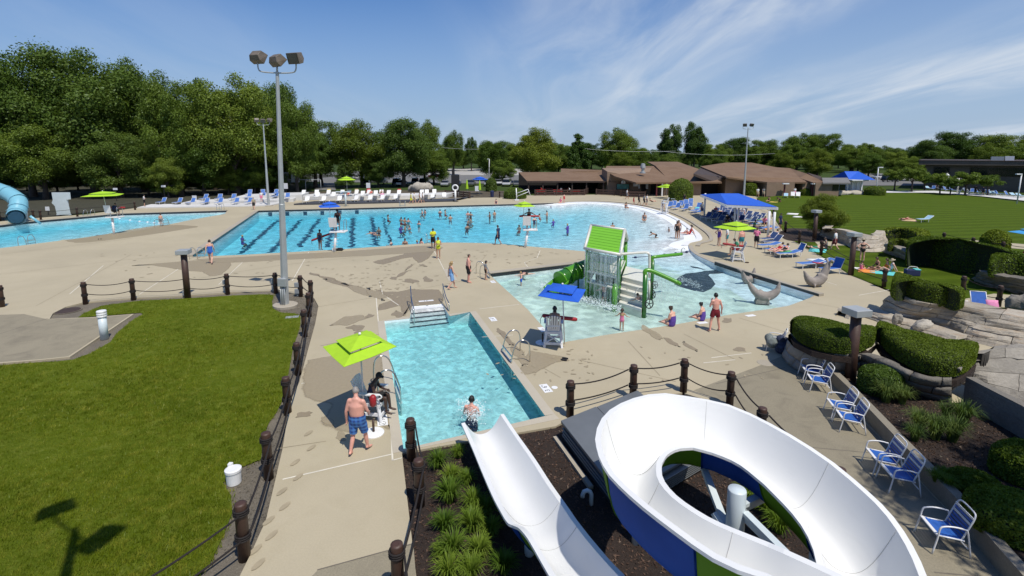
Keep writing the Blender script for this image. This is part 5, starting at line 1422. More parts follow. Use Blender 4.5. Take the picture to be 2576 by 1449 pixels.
for a, b in ((0,0),(1,0),(0,1),(1,1)):
    obj('clamp', MB().lathe([(.15,0),(.15,.14)], 14, pt(a,b,zf-.16)), M_PCREAM, t, world=True); obj('clamp', MB().lathe([(.15,0),(.15,.12)], 14, pt(a,b,.75)), M_PG, t, world=True)
rg = pt(.5,.5,0); zr = at_y(1530,570,rg.y).z
g0, g1, h0, h1, f0, f1 = pt(-.06,.42,zr), pt(1.06,.42,zr), pt(-.06,-.10,zf-.02), pt(1.06,-.10,zf-.02), pt(-.06,1.0,zf-.02), pt(1.06,1.0,zf-.02)
for a, b in ((g0,g1),(h0,h1),(f0,f1),(g0,h0),(g1,h1),(g0,f0),(g1,f1)): tb('roof_pipe', [a, b], .085, M_PCREAM)
nr_ = 9
for i in range(nr_):                                                # lime roof boards, each its own
    a0, a1 = i/nr_, (i+1)/nr_ - .012
    P = [g0.lerp(h0, a0).lerp(g1.lerp(h1, a0), s_) for s_ in (.05,.95)] + [g0.lerp(h0, a1).lerp(g1.lerp(h1, a1), s_) for s_ in (.95,.05)]
    obj('roof_board', MB().slab([p + Vector((0,0,.02)) for p in P], .04), M_PLIME, t, world=True)
obj('rear_roof', MB().slab([f0.lerp(g0,.05), f1.lerp(g1,.05), f1.lerp(g1,.95), f0.lerp(g0,.95)], .04), M_PLIME, t, world=True)
obj('deck', MB().slab([pt(-.02,-.02,1.35), pt(1.02,-.02,1.35), pt(1.02,1.02,1.35), pt(-.02,1.02,1.35)], .1), M_PCREAM, t, world=True)
obj('front_panel', MB().slab([pt(.05,.02,.62), pt(.95,.02,.62), pt(.95,.07,.62), pt(.05,.07,.62)], 1.05), M_PGD, t, world=True)
obj('side_panel', MB().slab([pt(.0,.08,2.2), pt(.06,.08,2.2), pt(.06,.92,2.2), pt(0,.92,2.2)], 1.6), M_PGD, t, world=True)
obj('rear_panel', MB().slab([pt(.05,.95,.9), pt(.95,.95,.9), pt(.95,1.0,.9), pt(.05,1.0,.9)], 1.2), M_PGD, t, world=True)
for z in (1.45, 1.95, 2.4): tb('rail', [pt(0,0,z), pt(1,0,z)], .025, M_PG, 6); tb('rail', [pt(1,0,z), pt(1,1,z)], .025, M_PG, 6)
for i in range(13): tb('baluster', [pt((i+.5)/13,0,1.45), pt((i+.5)/13,0,2.4)], .013, M_PCREAM, 6)
tb('cross_pipe', [pt(.02,-.03,.72), pt(.98,-.03,.72)], .06, M_PCREAM)
tb('short_post', [pt(.93,-.12,BZ), pt(.93,-.12,.95)], .14, M_PG); obj('post_cap', MB().ball(pt(.93,-.12,.95), .14, 12, 8), M_PG, t, True, world=True)
# waterfall off the eave: many thin streaks
mb = MB(); r_ = random.Random(2)
k = NT('falling_water'); tr = k.n('ShaderNodeBsdfTransparent'); df = k.n('ShaderNodeBsdfDiffuse'); df.inputs['Color'].default_value = (.82,.92,.93,1); gl = k.n('ShaderNodeBsdfGlossy'); gl.inputs['Roughness'].default_value = .15
tl = k.n('ShaderNodeBsdfTranslucent'); tl.inputs['Color'].default_value = (.82,.92,.93,1)
a_ = k.n('ShaderNodeMixShader'); a_.inputs[0].default_value = .5; k.link(df.outputs[0], a_.inputs[1]); k.link(tl.outputs[0], a_.inputs[2])
b_ = k.n('ShaderNodeMixShader'); b_.inputs[0].default_value = .15; k.link(a_.outputs[0], b_.inputs[1]); k.link(gl.outputs[0], b_.inputs[2])
c_ = k.n('ShaderNodeMixShader'); k.link(k.rng(k.noise(k.world((6,6,1.2)), 2.0, 4.0, .7), .4, .75, .06, .42), c_.inputs[0]); k.link(tr.outputs[0], c_.inputs[1]); k.link(b_.outputs[0], c_.inputs[2]); k.link(c_.outputs[0], k.out.inputs['Surface']); M_FALL = k.m
def streak(p, vel, length, w, side):
    P = [p + vel*tt + Vector((0,0,-4.9*tt*tt)) for tt in [length*i/5 for i in range(6)]]
    V = []
    for i, q in enumerate(P): V += [q - side*w*(1+.3*i), q + side*w*(1+.3*i)]
    mb.add(V, [(2*i,2*i+1,2*i+3,2*i+2) for i in range(5)])
for i in range(120):
    a = r_.uniform(.02,1.0); p = h0.lerp(h1, a) + Vector((0,0,.04+r_.uniform(-.03,.03))); d_ = (h0-g0).normalized()
    streak(p, d_*r_.uniform(.25,.6), r_.uniform(.35,.82), r_.uniform(.008,.03), ex)
o = stuff('waterfall', mb, M_FALL); o.name = 'waterfall'
mb = MB()
for i in range(1100):
    q = pt(r_.uniform(-.1,1.15), -.22 + r_.gauss(0,.10), 0); q.z = -.09 + abs(r_.gauss(0,.05)); mb.ball(q, r_.uniform(.006,.024), 5, 3)
for i in range(260):
    q = at(1375 + r_.gauss(0,9), 718 + r_.gauss(0,3), -.08); q.z += abs(r_.gauss(0,.03)); mb.ball(q, r_.uniform(.01,.03), 5, 3)
stuff('waterfall_foam', mb, M_FOAM)
# tube slide
line = [at_y(1478,672,pt(0,.5,0).y), at_y(1455,681,pt(0,.5,0).y-.2), at_y(1430,693,pt(0,.5,0).y-.5), at_y(1410,704,pt(0,.5,0).y-.9), at_y(1384,713,pt(0,.5,0).y-1.5)]
line[-1].z = .05; line[-2].z = max(.25, line[-2].z)
SP = smooth_line(line, 4); n_ = len(SP)
for j, (i0, i1) in enumerate(((0,4),(4,8),(8,12))):
    tb('tube_section', SP[i0:i1+1], .50, M_PGD if j % 2 == 0 else M_PG, 16)
    obj('flange', MB().tube([SP[i1]-(SP[i1]-SP[i1-1]).normalized()*.04, SP[i1]+(SP[i1]-SP[i1-1]).normalized()*.04], .56, 16), M_PG, t, world=True)
mb = MB(); mb.smooth = True; V = []
for i in range(11, n_):
    d_ = (SP[min(i+1,n_-1)]-SP[i-1]).normalized(); sd = d_.cross(Vector((0,0,1))).normalized(); up = sd.cross(d_)
    for k_ in range(11): 
        a = PI + PI*k_/10; V.append(SP[i] + (sd*math.cos(a) + up*math.sin(a)*.8)*.52)
mb.add(V, [(i*11+k_, i*11+k_+1, (i+1)*11+k_+1, (i+1)*11+k_) for i in range(n_-12) for k_ in range(10)])
o = obj('slide_mouth', mb, M_PG, t, world=True); md = o.modifiers.new('th', 'SOLIDIFY'); md.thickness = .06
q = SP[4]; tb('slide_support', [Vector((q.x,q.y,BZ)), Vector((q.x,q.y,q.z-.3))], .06, M_PGD)
# cream steps on the right
PB, PC = at(1620,782,-.1), at(1639,738,-.1)
sx_ = PB - FR; sx_.z = 0
nst = 5
for i in range(nst):
    z1 = .05 + .26*i; f = i/nst
    a0 = FR + sx_*.06 + ey*(.0 + .42*D_*f*1.0 - .25); a1 = FR + sx_*.92 + ey*(.42*D_*f - .25); b = ey*(D_*.95 - .42*D_*f)
    P = [a0, a1, a1 + b, a0 + b]; obj('step', MB().slab([Vector((p.x,p.y,z1)) for p in P], z1-BZ if i == 0 else .27), M_PCREAM, t, world=True, bevel=.03)
def upv(p, z): return Vector((p.x, p.y, z))
zB = at_y(1620,690,PB.y).z; zC = at_y(1638,655,PC.y).z
tb('post', [upv(PB,BZ), upv(PB,zB)], .12, M_PGD); tb('post', [upv(PC,BZ), upv(PC,zC)], .10, M_PGD)
arm2 = [upv(PB,zB-.05), at_y(1623,682,PB.y), at_y(1637,681,PB.y), at_y(1675,697,PB.y-.3), at_y(1709,713,PB.y-.6)]
tb('spray_arm', smooth_line(arm2, 3), .11, M_PG); obj('arm_cap', MB().ball(arm2[-1], .11, 10, 8), M_PG, t, True, world=True)
arm1 = [upv(PC,zC-.1), at_y(1640,649,PC.y), at_y(1650,646,PC.y), at_y(1685,642,PC.y+.3), at_y(1714,639,PC.y+.6)]
tb('spray_arm', smooth_line(arm1, 3), .10, M_PG); obj('arm_cap', MB().ball(arm1[-1], .10, 10, 8), M_PG, t, True, world=True)
q = arm1[-1]; tb('nozzle', [q, q+Vector((0,0,.28)), q+Vector((.1,0,.38)), q+Vector((.2,0,.3))], .03, M_PCREAM, 8)
wp = [pt(1,0,zf-.1), at_y(1622,635,PC.y-.4), at_y(1632,639,PC.y-.3), at_y(1634,648,PC.y-.25), upv(at_y(1634,690,PC.y-.25), .9)]
tb('feed_pipe', smooth_line(wp, 3), .075, M_PCREAM); tb('feed_pipe', [upv(PB,.5)+Vector((.25,.1,0)), upv(PB,1.5)+Vector((.25,.1,0))], .06, M_PCREAM)
def ring(c, r, nrm, name='hoop', w=.018, m=M_BLACK, spokes=0):
    nrm = nrm.normalized(); x = nrm.orthogonal().normalized(); y = nrm.cross(x)
    mb = MB().tube([c + (x*math.cos(a)+y*math.sin(a))*r for a in [2*PI*i/18 for i in range(19)]], w, 6, False)
    for i in range(spokes): a = 2*PI*i/spokes; mb.tube([c, c + (x*math.cos(a)+y*math.sin(a))*r], w*.8, 5)
    return obj(name, mb, m, t, True, world=True)
nv_ = Vector((.35,-1,.1))
ring(at_y(1633,764,PB.y-.15), .24, nv_, 'valve_wheel', .028, M_BLACK, 5); ring(at_y(1647,717,PC.y-.15), .2, nv_, 'valve_wheel', .026, M_BLACK, 5); ring(at_y(1643,740,PC.y-.2), .22, Vector((1,.3,0)), 'valve_wheel', .026, M_BLACK, 4)
ring(at_y(1581,697,RR.y), .34, nv_, m=M_GALV); ring(at_y(1565,736,FR.y), .34, nv_, m=M_GALV); ring(at_y(1611,741,PB.y+.2), .34, nv_, m=M_GALV)
mb = MB()
for i in range(60):
    f = r_.random(); p = arm2[2].lerp(arm2[4], .1+.85*f); streak(p - Vector((0,0,.1)), Vector((r_.uniform(-.1,.1),r_.uniform(-.3,.1),0)), r_.uniform(.25,.55), r_.uniform(.004,.010), Vector((1,0,0)))
stuff('arm_spray', mb, M_FALL)

# ------------------------------------------------------------------ dolphins
def remesh(mb, voxel, name, m, sm=6):
    me = mb.mesh('tmp', m, True); o = put('tmp', me)
    md = o.modifiers.new('r', 'REMESH'); md.mode = 'VOXEL'; md.voxel_size = voxel; md.use_smooth_shade = True
    ms = o.modifiers.new('s', 'SMOOTH'); ms.factor = .5; ms.iterations = sm
    dg = bpy.context.evaluated_depsgraph_get(); r = bpy.data.meshes.new_from_object(o.evaluated_get(dg)); r.name = name
    bpy.data.objects.remove(o); bpy.data.meshes.remove(me); r.materials.clear(); r.materials.append(m)
    r.polygons.foreach_set('use_smooth', [True]*len(r.polygons)); return r
M_DOLPH = mat('weathered_stone_grey', (.27,.235,.205), .75, 0, .18, 3.0, .3, 25.0)
def dolphin(curve):
    """Arched dolphin: snout up one end, flukes up the other, standing on a block."""
    P = smooth_line(curve, 6); n = len(P); mb = MB()
    R = [ .03+.30*math.sin(PI*min(1,(i/(n-1))*.92+.04))**.8 for i in range(n)]
    R = [ r*(.8 if i > n*.6 else 1) for i, r in enumerate(R)]
    mb.tube(P, R, 12)
    hd = P[0]; d0 = (P[0]-P[3]).normalized(); mb.tube([P[2], P[0]+d0*.02, P[0]+d0*.28], [.17,.12,.055], 8)
    tl = P[-1]; d1 = (P[-1]-P[-4]).normalized()
    for s_ in (-1, 1): mb.tube([tl-d1*.1, tl+Vector((0,s_*.22,.0))+d1*.12, tl+Vector((0,s_*.46,.0))+d1*.06], [.07,.085,.03], 8)
    mid = P[n//2]; mb.tube([mid+Vector((.05,0,.12)), mid+Vector((-.08,0,.36)), mid+Vector((-.2,0,.46))], [.13,.08,.02], 8)
    for s_ in (-1, 1): mb.tube([P[n//3]+Vector((0,s_*.15,-.05)), P[n//3]+Vector((-.15,s_*.42,-.22))], [.1,.03], 8)
    return remesh(mb, .035, 'body', M_DOLPH, 4)
D1 = dolphin([Vector(p) for p in ((.95,0,1.12),(.85,0,.75),(.45,0,.42),(0,0,.38),(-.45,0,.62),(-.75,0,1.0),(-.95,0,1.32))])
D2 = dolphin([Vector(p) for p in ((-.75,0,.80),(-.55,0,.5),(-.2,0,.30),(.2,0,.42),(.5,0,.85),(.68,0,1.3),(.75,0,1.6))])
for label, me, p, rz, sc, bl in (('grey arched dolphin statue standing on a block in the shallow water', D1, at(1917,758,-.3), -.25, .84, True), ('small grey dolphin statue half under water by the pool edge', D1, at(1880,716,-.55), .6, .75, False), ('grey leaping dolphin statue on the deck beside the pool gutter', D2, at(2052,721,0), .1, .95, False)):
    t = thing('dolphin_statue', label, 'statue', p, rz, 'dolphin statues', sc); put('body', me, t)
    if bl: obj('plinth', MB().add([(-.45,-.3,-.1),(.45,-.3,-.1),(.45,.3,-.1),(-.45,.3,-.1),(-.32,-.2,.35),(.32,-.2,.35),(.32,.2,.35),(-.32,.2,.35)], [(0,1,5,4),(1,2,6,5),(2,3,7,6),(3,0,4,7),(4,5,6,7)]), M_DOLPH, t)
# pale blue tube slide at the diving pool
M_TUBE = m_gel('pale_blue_tube', (.20,.46,.56), .3, .08)
yt = at(38,563).y
t = thing('tube_slide', 'pale blue closed tube slide dropping into the diving pool at the left edge', 'water slide', at(38,563))
ctr = smooth_line([at_y(-110,452,yt+5), at_y(-60,458,yt+4), at_y(-20,472,yt+3), at_y(20,487,yt+2), at_y(45,505,yt+1.2), at_y(46,523,yt+.6), at_y(41,538,yt), at_y(40,546,yt-.8)], 4)
for i in range(0, len(ctr)-4, 4):
    obj('tube_section', MB().tube(ctr[i:i+5], .82, 20, False), M_TUBE, t, True, world=True)
    d_ = (ctr[i+4]-ctr[i+3]).normalized(); obj('flange', MB().tube([ctr[i+4]-d_*.05, ctr[i+4]+d_*.05], .92, 20, False), M_TUBE, t, world=True)
e_ = ctr[-1]; obj('mouth', MB().tube([e_, e_+(ctr[-1]-ctr[-3]).normalized()*.1], [.66,.66], 20), mat('tube_mouth_shade', (.012,.05,.09), .4), t, world=True)  # dark disc paints the shade inside the open tube end
for q in (ctr[6], ctr[14]): obj('support_column', MB().tube([Vector((q.x+.3,q.y+.9,-.1)), Vector((q.x+.3,q.y+.9,q.z-.4))], .15, 10), M_PALEB, t, True, world=True)
for sx in (-1.2, 1.3): obj('support_column', MB().tube([Vector((e_.x+sx,e_.y+1.5,-.1)), Vector((e_.x+sx*.5,e_.y+1.0,e_.z))], .13, 10), M_TUBE, t, True, world=True)
# ------------------------------------------------------------------ faux rock walls, boulders, hedges and beds on the right
def m_stone(name, a, b, c):
    k = NT(name); co = k.world(); oi = k.n('ShaderNodeObjectInfo')
    n = k.noise(co, 1.4, 5.0, .65, .6); f = k.noise(co, 14.0, 5.0, .75); st = k.noise(k.world((1,1,6)), 1.6, 4.0, .6, .4)
    col = k.mix(k.rng(n, .32, .68), a, b); col = k.mix(k.math('MULTIPLY', k.rng(st, .52, .72), .6), col, c)
    col = k.mix(k.rng(f, .3, .7), k.mix(1.0, col, (.72,)*3, 'MULTIPLY'), col)
    hv = k.n('ShaderNodeHueSaturation'); k.link(col, hv.inputs['Color']); k.link(k.rng(oi.outputs['Random'], 0, 1, .82, 1.15), hv.inputs['Value'])
    k.pbsdf(hv.outputs[0], .88, 0, k.bump(k.math('ADD', f, k.math('MULTIPLY', st, 1.5)), .8, .03)); _mats[name] = k.m; return k.m
M_ROCK = m_stone('faux_rock_grey', (.27,.245,.205), (.35,.32,.27), (.20,.175,.145))
M_ROCKT = m_stone('faux_rock_tan', (.40,.345,.265), (.48,.43,.35), (.36,.22,.11))
M_ROCKD = m_stone('faux_rock_shaded', (.17,.155,.13), (.215,.195,.165), (.12,.108,.09))  # grey rock recoloured darker, shade put into the colour
M_GAP = mat('dark_rock_joint', (.045,.04,.033), .95, 0, .2)
def rock_wall(name, label, base, top, rows, mean, m, thick=.35, wob=.05, jag=.35, cat='rock wall', seed=0):
    r = random.Random(seed + len(base)*7 + rows); N = 80
    B = resample(smooth_line(base, 6), N); T = resample(smooth_line(top, 6), N)
    L = sum((B[i+1]-B[i]).length for i in range(N-1))
    t = thing(name, label, cat, (B[N//2].x, B[N//2].y, 0)); o = Vector(t.location)
    def P(s_, h):
        x = max(0, min(.9999, s_))*(N-1); i = int(x); f = x-i
        b = B[i].lerp(B[i+1], f); q = T[i].lerp(T[i+1], f); p = b.lerp(q, h)
        tg = (B[min(i+2,N-1)]-B[max(i-1,0)]); tg.z = 0; tg.normalize(); return p, Vector((tg.y, -tg.x, 0))
    sgn = 1
    p0, n0 = P(.5, .5)
    if (Vector((0,0,p0.z))-p0).dot(n0) < 0: sgn = -1                       # faces stand towards the walk
    core = MB()
    V = []
    for i in range(41):
        for h in (0,1):
            p, n_ = P(i/40, h); p.z -= .05*h; V += [p - n_*sgn*.06, p - n_*sgn*max(.1, thick-.06)]
    core.add(V, [(4*i,4*i+4,4*i+6,4*i+2) for i in range(40)] + [(4*i+2,4*i+6,4*i+7,4*i+3) for i in range(40)] + [(4*i+1,4*i+3,4*i+7,4*i+5) for i in range(40)])
    obj('joint_core', core, M_GAP, t, world=True)
    hs = [0] + sorted((k_ + r.uniform(-.12,.12))/rows for k_ in range(1, rows)) + [1.0]
    for k_ in range(rows):
        s_ = -r.uniform(0, mean*.8)/L
        while s_ < 1:
            w = mean*r.uniform(1-jag, 1+jag*1.6)/L; a, b = max(0, s_), min(1, s_+w); s_ += w
            if b-a < .02: continue
            gx, gz = .012/L, .006; mb = MB(); mb.smooth = mean < 1.25 and wob < .05; nx, nz = 6, 3; Vv = []; pr = r.uniform(0, wob)
            for j in range(nz+1):
                for i in range(nx+1):
                    u, v = i/nx, j/nz
                    h0_, h1_ = hs[k_], hs[k_+1]
                    sk = .05*math.sin(7*(a+(b-a)*u)*L*.5 + k_*2)*(1 if 0 < k_ else 0)/rows; sk2 = .05*math.sin(7*(a+(b-a)*u)*L*.5 + (k_+1)*2)*(1 if k_ < rows-1 else 0)/rows
                    p, n_ = P(a+gx+(b-a-2*gx)*u, (h0_+sk+gz) + (h1_+sk2-h0_-sk-2*gz)*v)
                    e = min(u, 1-u, v*.8, (1-v)*.8); bul = .022*(1-max(0, 1-e*7)**2)
                    nz_ = (.5-abs(mnoise.noise(p*1.3)))*wob*2.2 + mnoise.noise(p*4.5)*wob*.7
                    Vv.append(p + n_*sgn*(pr + bul + nz_))
            F = [(j*(nx+1)+i, j*(nx+1)+i+1, (j+1)*(nx+1)+i+1, (j+1)*(nx+1)+i) for j in range(nz) for i in range(nx)]
            if sgn < 0: F = [f[::-1] for f in F]
            o_ = len(Vv)
            for j in (0, nz):                                             # returns at top and bottom, then the cap
                pass
            bd = [i for i in range(nx+1)] + [(j)*(nx+1)+nx for j in range(1,nz+1)] + [nz*(nx+1)+i for i in range(nx-1,-1,-1)] + [j*(nx+1) for j in range(nz-1,0,-1)]
            bk = []
            for q in bd:
                i, j = q % (nx+1), q//(nx+1); p, n_ = P(a+gx+(b-a-2*gx)*i/nx, hs[k_]+gz+(hs[k_+1]-hs[k_]-2*gz)*j/nz); Vv.append(p - n_*sgn*(thick if k_ == rows-1 else .12))
            nb_ = len(bd)
            for i in range(nb_):
                f = (bd[i], o_+i, o_+(i+1) % nb_, bd[(i+1) % nb_]); F.append(f if sgn > 0 else f[::-1])
            mb.add(Vv, F); obj('stone', mb, m, t, world=True)
    return t
rock_wall('planter_wall', 'curved wall of large grey stone blocks under the left trimmed hedge', A([(1990,850),(1970,885),(1976,908),(2000,930),(2042,948),(2090,957),(2125,954),(2155,946)]), [at(*p,1.2) for p in ((2010,815),(1996,832),(2003,843),(2020,855),(2045,866),(2095,884),(2165,893))], 3, 1.0, M_ROCK, wob=.022, seed=1)
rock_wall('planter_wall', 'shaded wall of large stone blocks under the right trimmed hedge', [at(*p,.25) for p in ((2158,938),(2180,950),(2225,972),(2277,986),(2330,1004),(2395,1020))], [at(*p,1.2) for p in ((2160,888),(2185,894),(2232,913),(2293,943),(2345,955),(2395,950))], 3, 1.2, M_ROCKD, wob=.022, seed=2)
rock_wall('waterfall_rock', 'long layered tan and grey artificial rock face behind the trimmed hedges', [at(*p,.0) for p in ((2212,782),(2248,806),(2290,812),(2325,818),(2394,838),(2426,852),(2480,868),(2554,882),(2640,900))], [at(*p,1.25) for p in ((2247,735),(2290,750),(2320,760),(2346,764),(2394,764),(2426,768),(2480,780),(2575,797),(2650,805))], 5, 2.3, M_ROCKT, 1.2, .10, .7, seed=3)
rock_wall('waterfall_rock', 'low tan rock ledges beside the lamp post between hedge and deck', [at(*p,.0) for p in ((2130,802),(2165,795),(2200,806),(2240,822),(2300,840),(2400,872))], [at(*p,.35) for p in ((2140,783),(2170,778),(2205,786),(2250,800),(2320,817),(2410,846))], 3, 1.5, M_ROCKT, .6, .08, .6, seed=4)
rock_wall('boulder_wall', 'grey cracked rock mound at the right edge below the rock face', [at(*p,.4) for p in ((2385,985),(2410,965),(2455,985),(2520,1005),(2640,1040))], [at(*p,1.5) for p in ((2405,925),(2430,900),(2470,880),(2530,873),(2640,870))], 4, 1.6, M_ROCK, .45, .10, .6, seed=5)
rock_wall('boulder_wall', 'pale rounded rock planter under the maple tree', [at(*p,.05) for p in ((2075,574),(2066,592),(2085,600),(2120,610),(2150,628),(2185,634),(2222,630),(2232,612))], [at(*p,1.2) for p in ((2082,566),(2075,575),(2092,574),(2122,578),(2160,588),(2190,592),(2214,588),(2222,580))], 4, 2.4, M_ROCKT, .5, .10, .6, seed=6)
rock_wall('boulder_wall', 'low grey stone wall at the left end of the long hedge', [at(*p,.05) for p in ((2222,634),(2255,646),(2292,660))], [at(*p,.9) for p in ((2232,612),(2258,622),(2282,634))], 3, 1.4, M_ROCK, .6, .1, .5, seed=7)
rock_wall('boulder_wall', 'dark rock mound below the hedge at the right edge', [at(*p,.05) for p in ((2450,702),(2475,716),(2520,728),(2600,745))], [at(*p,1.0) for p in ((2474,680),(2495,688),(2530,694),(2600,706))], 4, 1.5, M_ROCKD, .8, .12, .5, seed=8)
w3 = [at(*p,1.15) for p in ((2440,952),(2490,978),(2580,1024),(2700,1092))]
t = thing('concrete_wall', 'dark flat concrete wall running to the right edge behind the grasses', 'wall', (w3[1].x, w3[1].y, 0))
mb = MB()
for i in range(3): mb.bar(w3[i]-Vector((0,0,.6)), w3[i+1]-Vector((0,0,.6)), .25, 1.3)
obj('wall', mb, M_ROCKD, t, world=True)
rt = [at(*p,.45) for p in ((2086,928),(2132,972),(2188,1030),(2249,1094),(2336,1182),(2402,1249),(2502,1366),(2620,1500))]
ro = offset_line(rt, -.22) if (offset_line(rt,.22)[3].x < rt[3].x) else offset_line(rt, .22)
M_RET = m_concrete('weathered_wall_concrete', (.27,.24,.185), (.14,.12,.09), .25)
t = thing('retaining_wall', 'low weathered concrete retaining wall behind the row of blue chairs', 'wall', (rt[3].x, rt[3].y, 0))
n = len(rt)
V = [(p.x,p.y,.45) for p in rt] + [(p.x,p.y,.45) for p in ro] + [(p.x,p.y,-.02) for p in rt] + [(p.x,p.y,-.02) for p in ro]
obj('wall', MB().add(V, [f for i in range(n-1) for f in ((n+i,n+i+1,i+1,i),(i,i+1,2*n+i+1,2*n+i),(n+i+1,n+i,3*n+i,3*n+i+1))]), M_RET, t, world=True)
struct('planting_bed', MB().sheet([(p.x,p.y) for p in ro] + [Vector((22,9,0)), Vector((22,16,0))] + A([(2395,1015),(2277,975),(2165,970)], .3), .32), M_MULCH)
# boulders
M_PALER = m_stone('pale_boulder', (.42,.38,.31), (.50,.46,.39), (.33,.28,.22))
def boulder(label, c, r, seed, m=None, name='boulder'):
    rr = random.Random(seed); mb = MB()
    for i in range(6): mb.ball((rr.uniform(-.5,.5)*r[0], rr.uniform(-.4,.4)*r[1], r[2]*rr.uniform(.15,.5)), (r[0]*rr.uniform(.45,.7), r[1]*rr.uniform(.5,.8), r[2]*rr.uniform(.4,.62)), 10, 7)
    me = remesh(mb, min(r)*.16, 'rock', m or M_PALER, 3)
    for v in me.vertices: v.co += v.normal * (mnoise.noise(v.co*2.5/max(r) * 3)*.12*min(r))
    t = thing(name, label, 'rock', c, rr.uniform(-.2,.2)); put('rock', me, t); return t
boulder('big rounded tan boulder on the bank above the far white loungers', at(1061,481), (3.0,1.5,1.9), 3)
boulder('flat pale boulder in front of the grey roofed annex', at(2108,490), (2.6,1.2,.9), 4); boulder('pale boulder right of the annex by the blue roofed hut', at(2152,489), (2.4,1.2,.8), 5)
boulder('dark stained rounded boulder at the right edge beside the lawn chair', at(2572,790), (.75,.7,1.1), 6, M_ROCK)
boulder('white rounded stone on the tan rock ledge', at(2395-70,826,.2), (.55,.4,.45), 7)
boulder('small upright grey stone on the tan rock ledge', at(2256,812,.3), (.2,.2,.5), 8, M_ROCK)
# trimmed hedges
def hz(front, zf_, back, zb): return [at(u,v,zf_) for u, v in front] + [at(u,v,zb) for u, v in reversed(back)]
def soil(o_): struct('planter_soil', MB().prism(expand([Vector((p.x,p.y,0)) for p in o_], .05), .9, 1.10), M_MULCH); return o_
hedge('trimmed_hedge', 'flat topped oval yew hedge on the curved block wall left of the lamp post', soil(hz(((1992,826),(2003,848),(2045,868),(2095,880),(2140,884),(2180,872),(2203,850)), 1.3, ((1990,796),(2010,786),(2070,793),(2130,808),(2190,832)), 1.85)), 1.1, 1.8, 34000, .022, under=.3)
hedge('trimmed_hedge', 'flat topped oval yew hedge on the shaded wall right of the lamp post', soil(hz(((2206,832),(2222,868),(2262,900),(2310,926),(2360,940),(2405,940),(2440,922),(2460,892)), 1.3, ((2207,815),(2260,817),(2330,832),(2400,852),(2450,876)), 1.85)), 1.1, 1.8, 44000, .022, under=.3)
hedge('trimmed_hedge', 'oval yew hedge at the top of the tan rock face', hz(((2248,715),(2262,735),(2310,753),(2370,763),(2420,760)), 1.3, ((2246,706),(2290,704),(2370,717),(2420,733)), 2.05), 1.1, 2.05, 26000, .03, under=.3)
hedge('trimmed_hedge', 'very long rounded hedge with a dark shaded front at the far right', hz(((2279,650),(2330,664),(2400,681),(2478,693),(2620,722)), .1, ((2284,607),(2310,602),(2380,607),(2450,619),(2620,655)), 1.9), .05, 1.95, 40000, .042, under=.1, dome=.6)
hedge('trimmed_hedge', 'rounded hedge end at the right edge over the dark rock mound', hz(((2490,670),(2520,686),(2620,698)), .9, ((2492,657),(2530,653),(2620,657)), 1.8), .8, 1.85, 9000, .06, dome=.6)
hedge('trimmed_hedge', 'low hedge behind the pale rock planter below the mown lawn', hz(((2222,602),(2280,611),(2333,607)), .1, ((2220,582),(2270,581),(2331,597)), 1.2), .05, 1.25, 9000, .07, dome=.6)
hedge('trimmed_hedge', 'small lime green hedge left of the long hedge', hz(((2236,622),(2262,627),(2290,624)), .6, ((2236,610),(2262,607),(2286,612)), 1.2), .5, 1.25, 5000, .06, leaf=M_LEAFY, dome=.6)
def round_bush(label, u, v, wpx, hpx, leaf=None, n=7000, name='round_bush', z=0.0, dome=.9, size=.07):
    c = at(u, v, z); dp = c.y*_c + 2; r = wpx/2/FPX*dp; h = hpx/FPX*dp/math.cos(.15)
    return hedge(name, label, [c + Vector((r*math.cos(a), r*.9*math.sin(a), 0)) for a in [2*PI*i/10 for i in range(10)]], z, z+h, n, size, 'bush', dome, leaf)
round_bush('dark green topiary ball on the garden path at the far right', 2500, 636, 58, 44)
round_bush('large round green bush left of the blue shade roof', 1712, 504, 58, 42, M_LEAF, 9000, size=.1)
round_bush('low yellow green bush behind the blue shade roof', 1851, 487, 32, 16, M_LEAFY, size=.1); round_bush('dark clipped cylinder bush right of the light pole behind the shade roof', 1886, 491, 30, 27, None, 6000, dome=.3, size=.1)
round_bush('small round bright bush in front of the second brown roofed block', 2024, 492, 26, 15, M_LEAFY, 4000, size=.09); round_bush('second small round bush beside the annex corner', 2050, 492, 22, 13, M_LEAFY, 4000, size=.09)
round_bush('mounded green shrub at the left end of the picnic terrace', 1296, 499, 56, 20, M_LEAF, 7000, size=.09); round_bush('dark evergreen bush beside the parked cars left of the shelter', 1236, 481, 26, 26, M_LEAFD, 5000, size=.12)
round_bush('spreading green shrub in front of the blue roofed hut', 2200, 491, 46, 17, M_LEAF, 6000, size=.09)
round_bush('leafy bright green bush behind the retaining wall and lamp post', 2213, 985, 92, 52, M_LEAF, 9000, z=.32, dome=.5, size=.035)
round_bush('rounded dark yew at the right edge above the last blue chair', 2570, 1200, 120, 66, M_HEDGE, 14000, z=.32, size=.035)
round_bush('big dark juniper in shade in the bottom right corner', 2550, 1330, 190, 62, M_HEDGE, 16000, z=.32, size=.035)
round_bush('dark juniper behind the pair of blue chairs near the corner', 2450, 1225, 100, 24, M_HEDGE, 9000, z=.32, size=.035)
tr_ = at(2072,593); tree('round', 2080, 488, tr_.y, 118, 'round dark maple tree standing in the mulch above the pale rock planter', None)
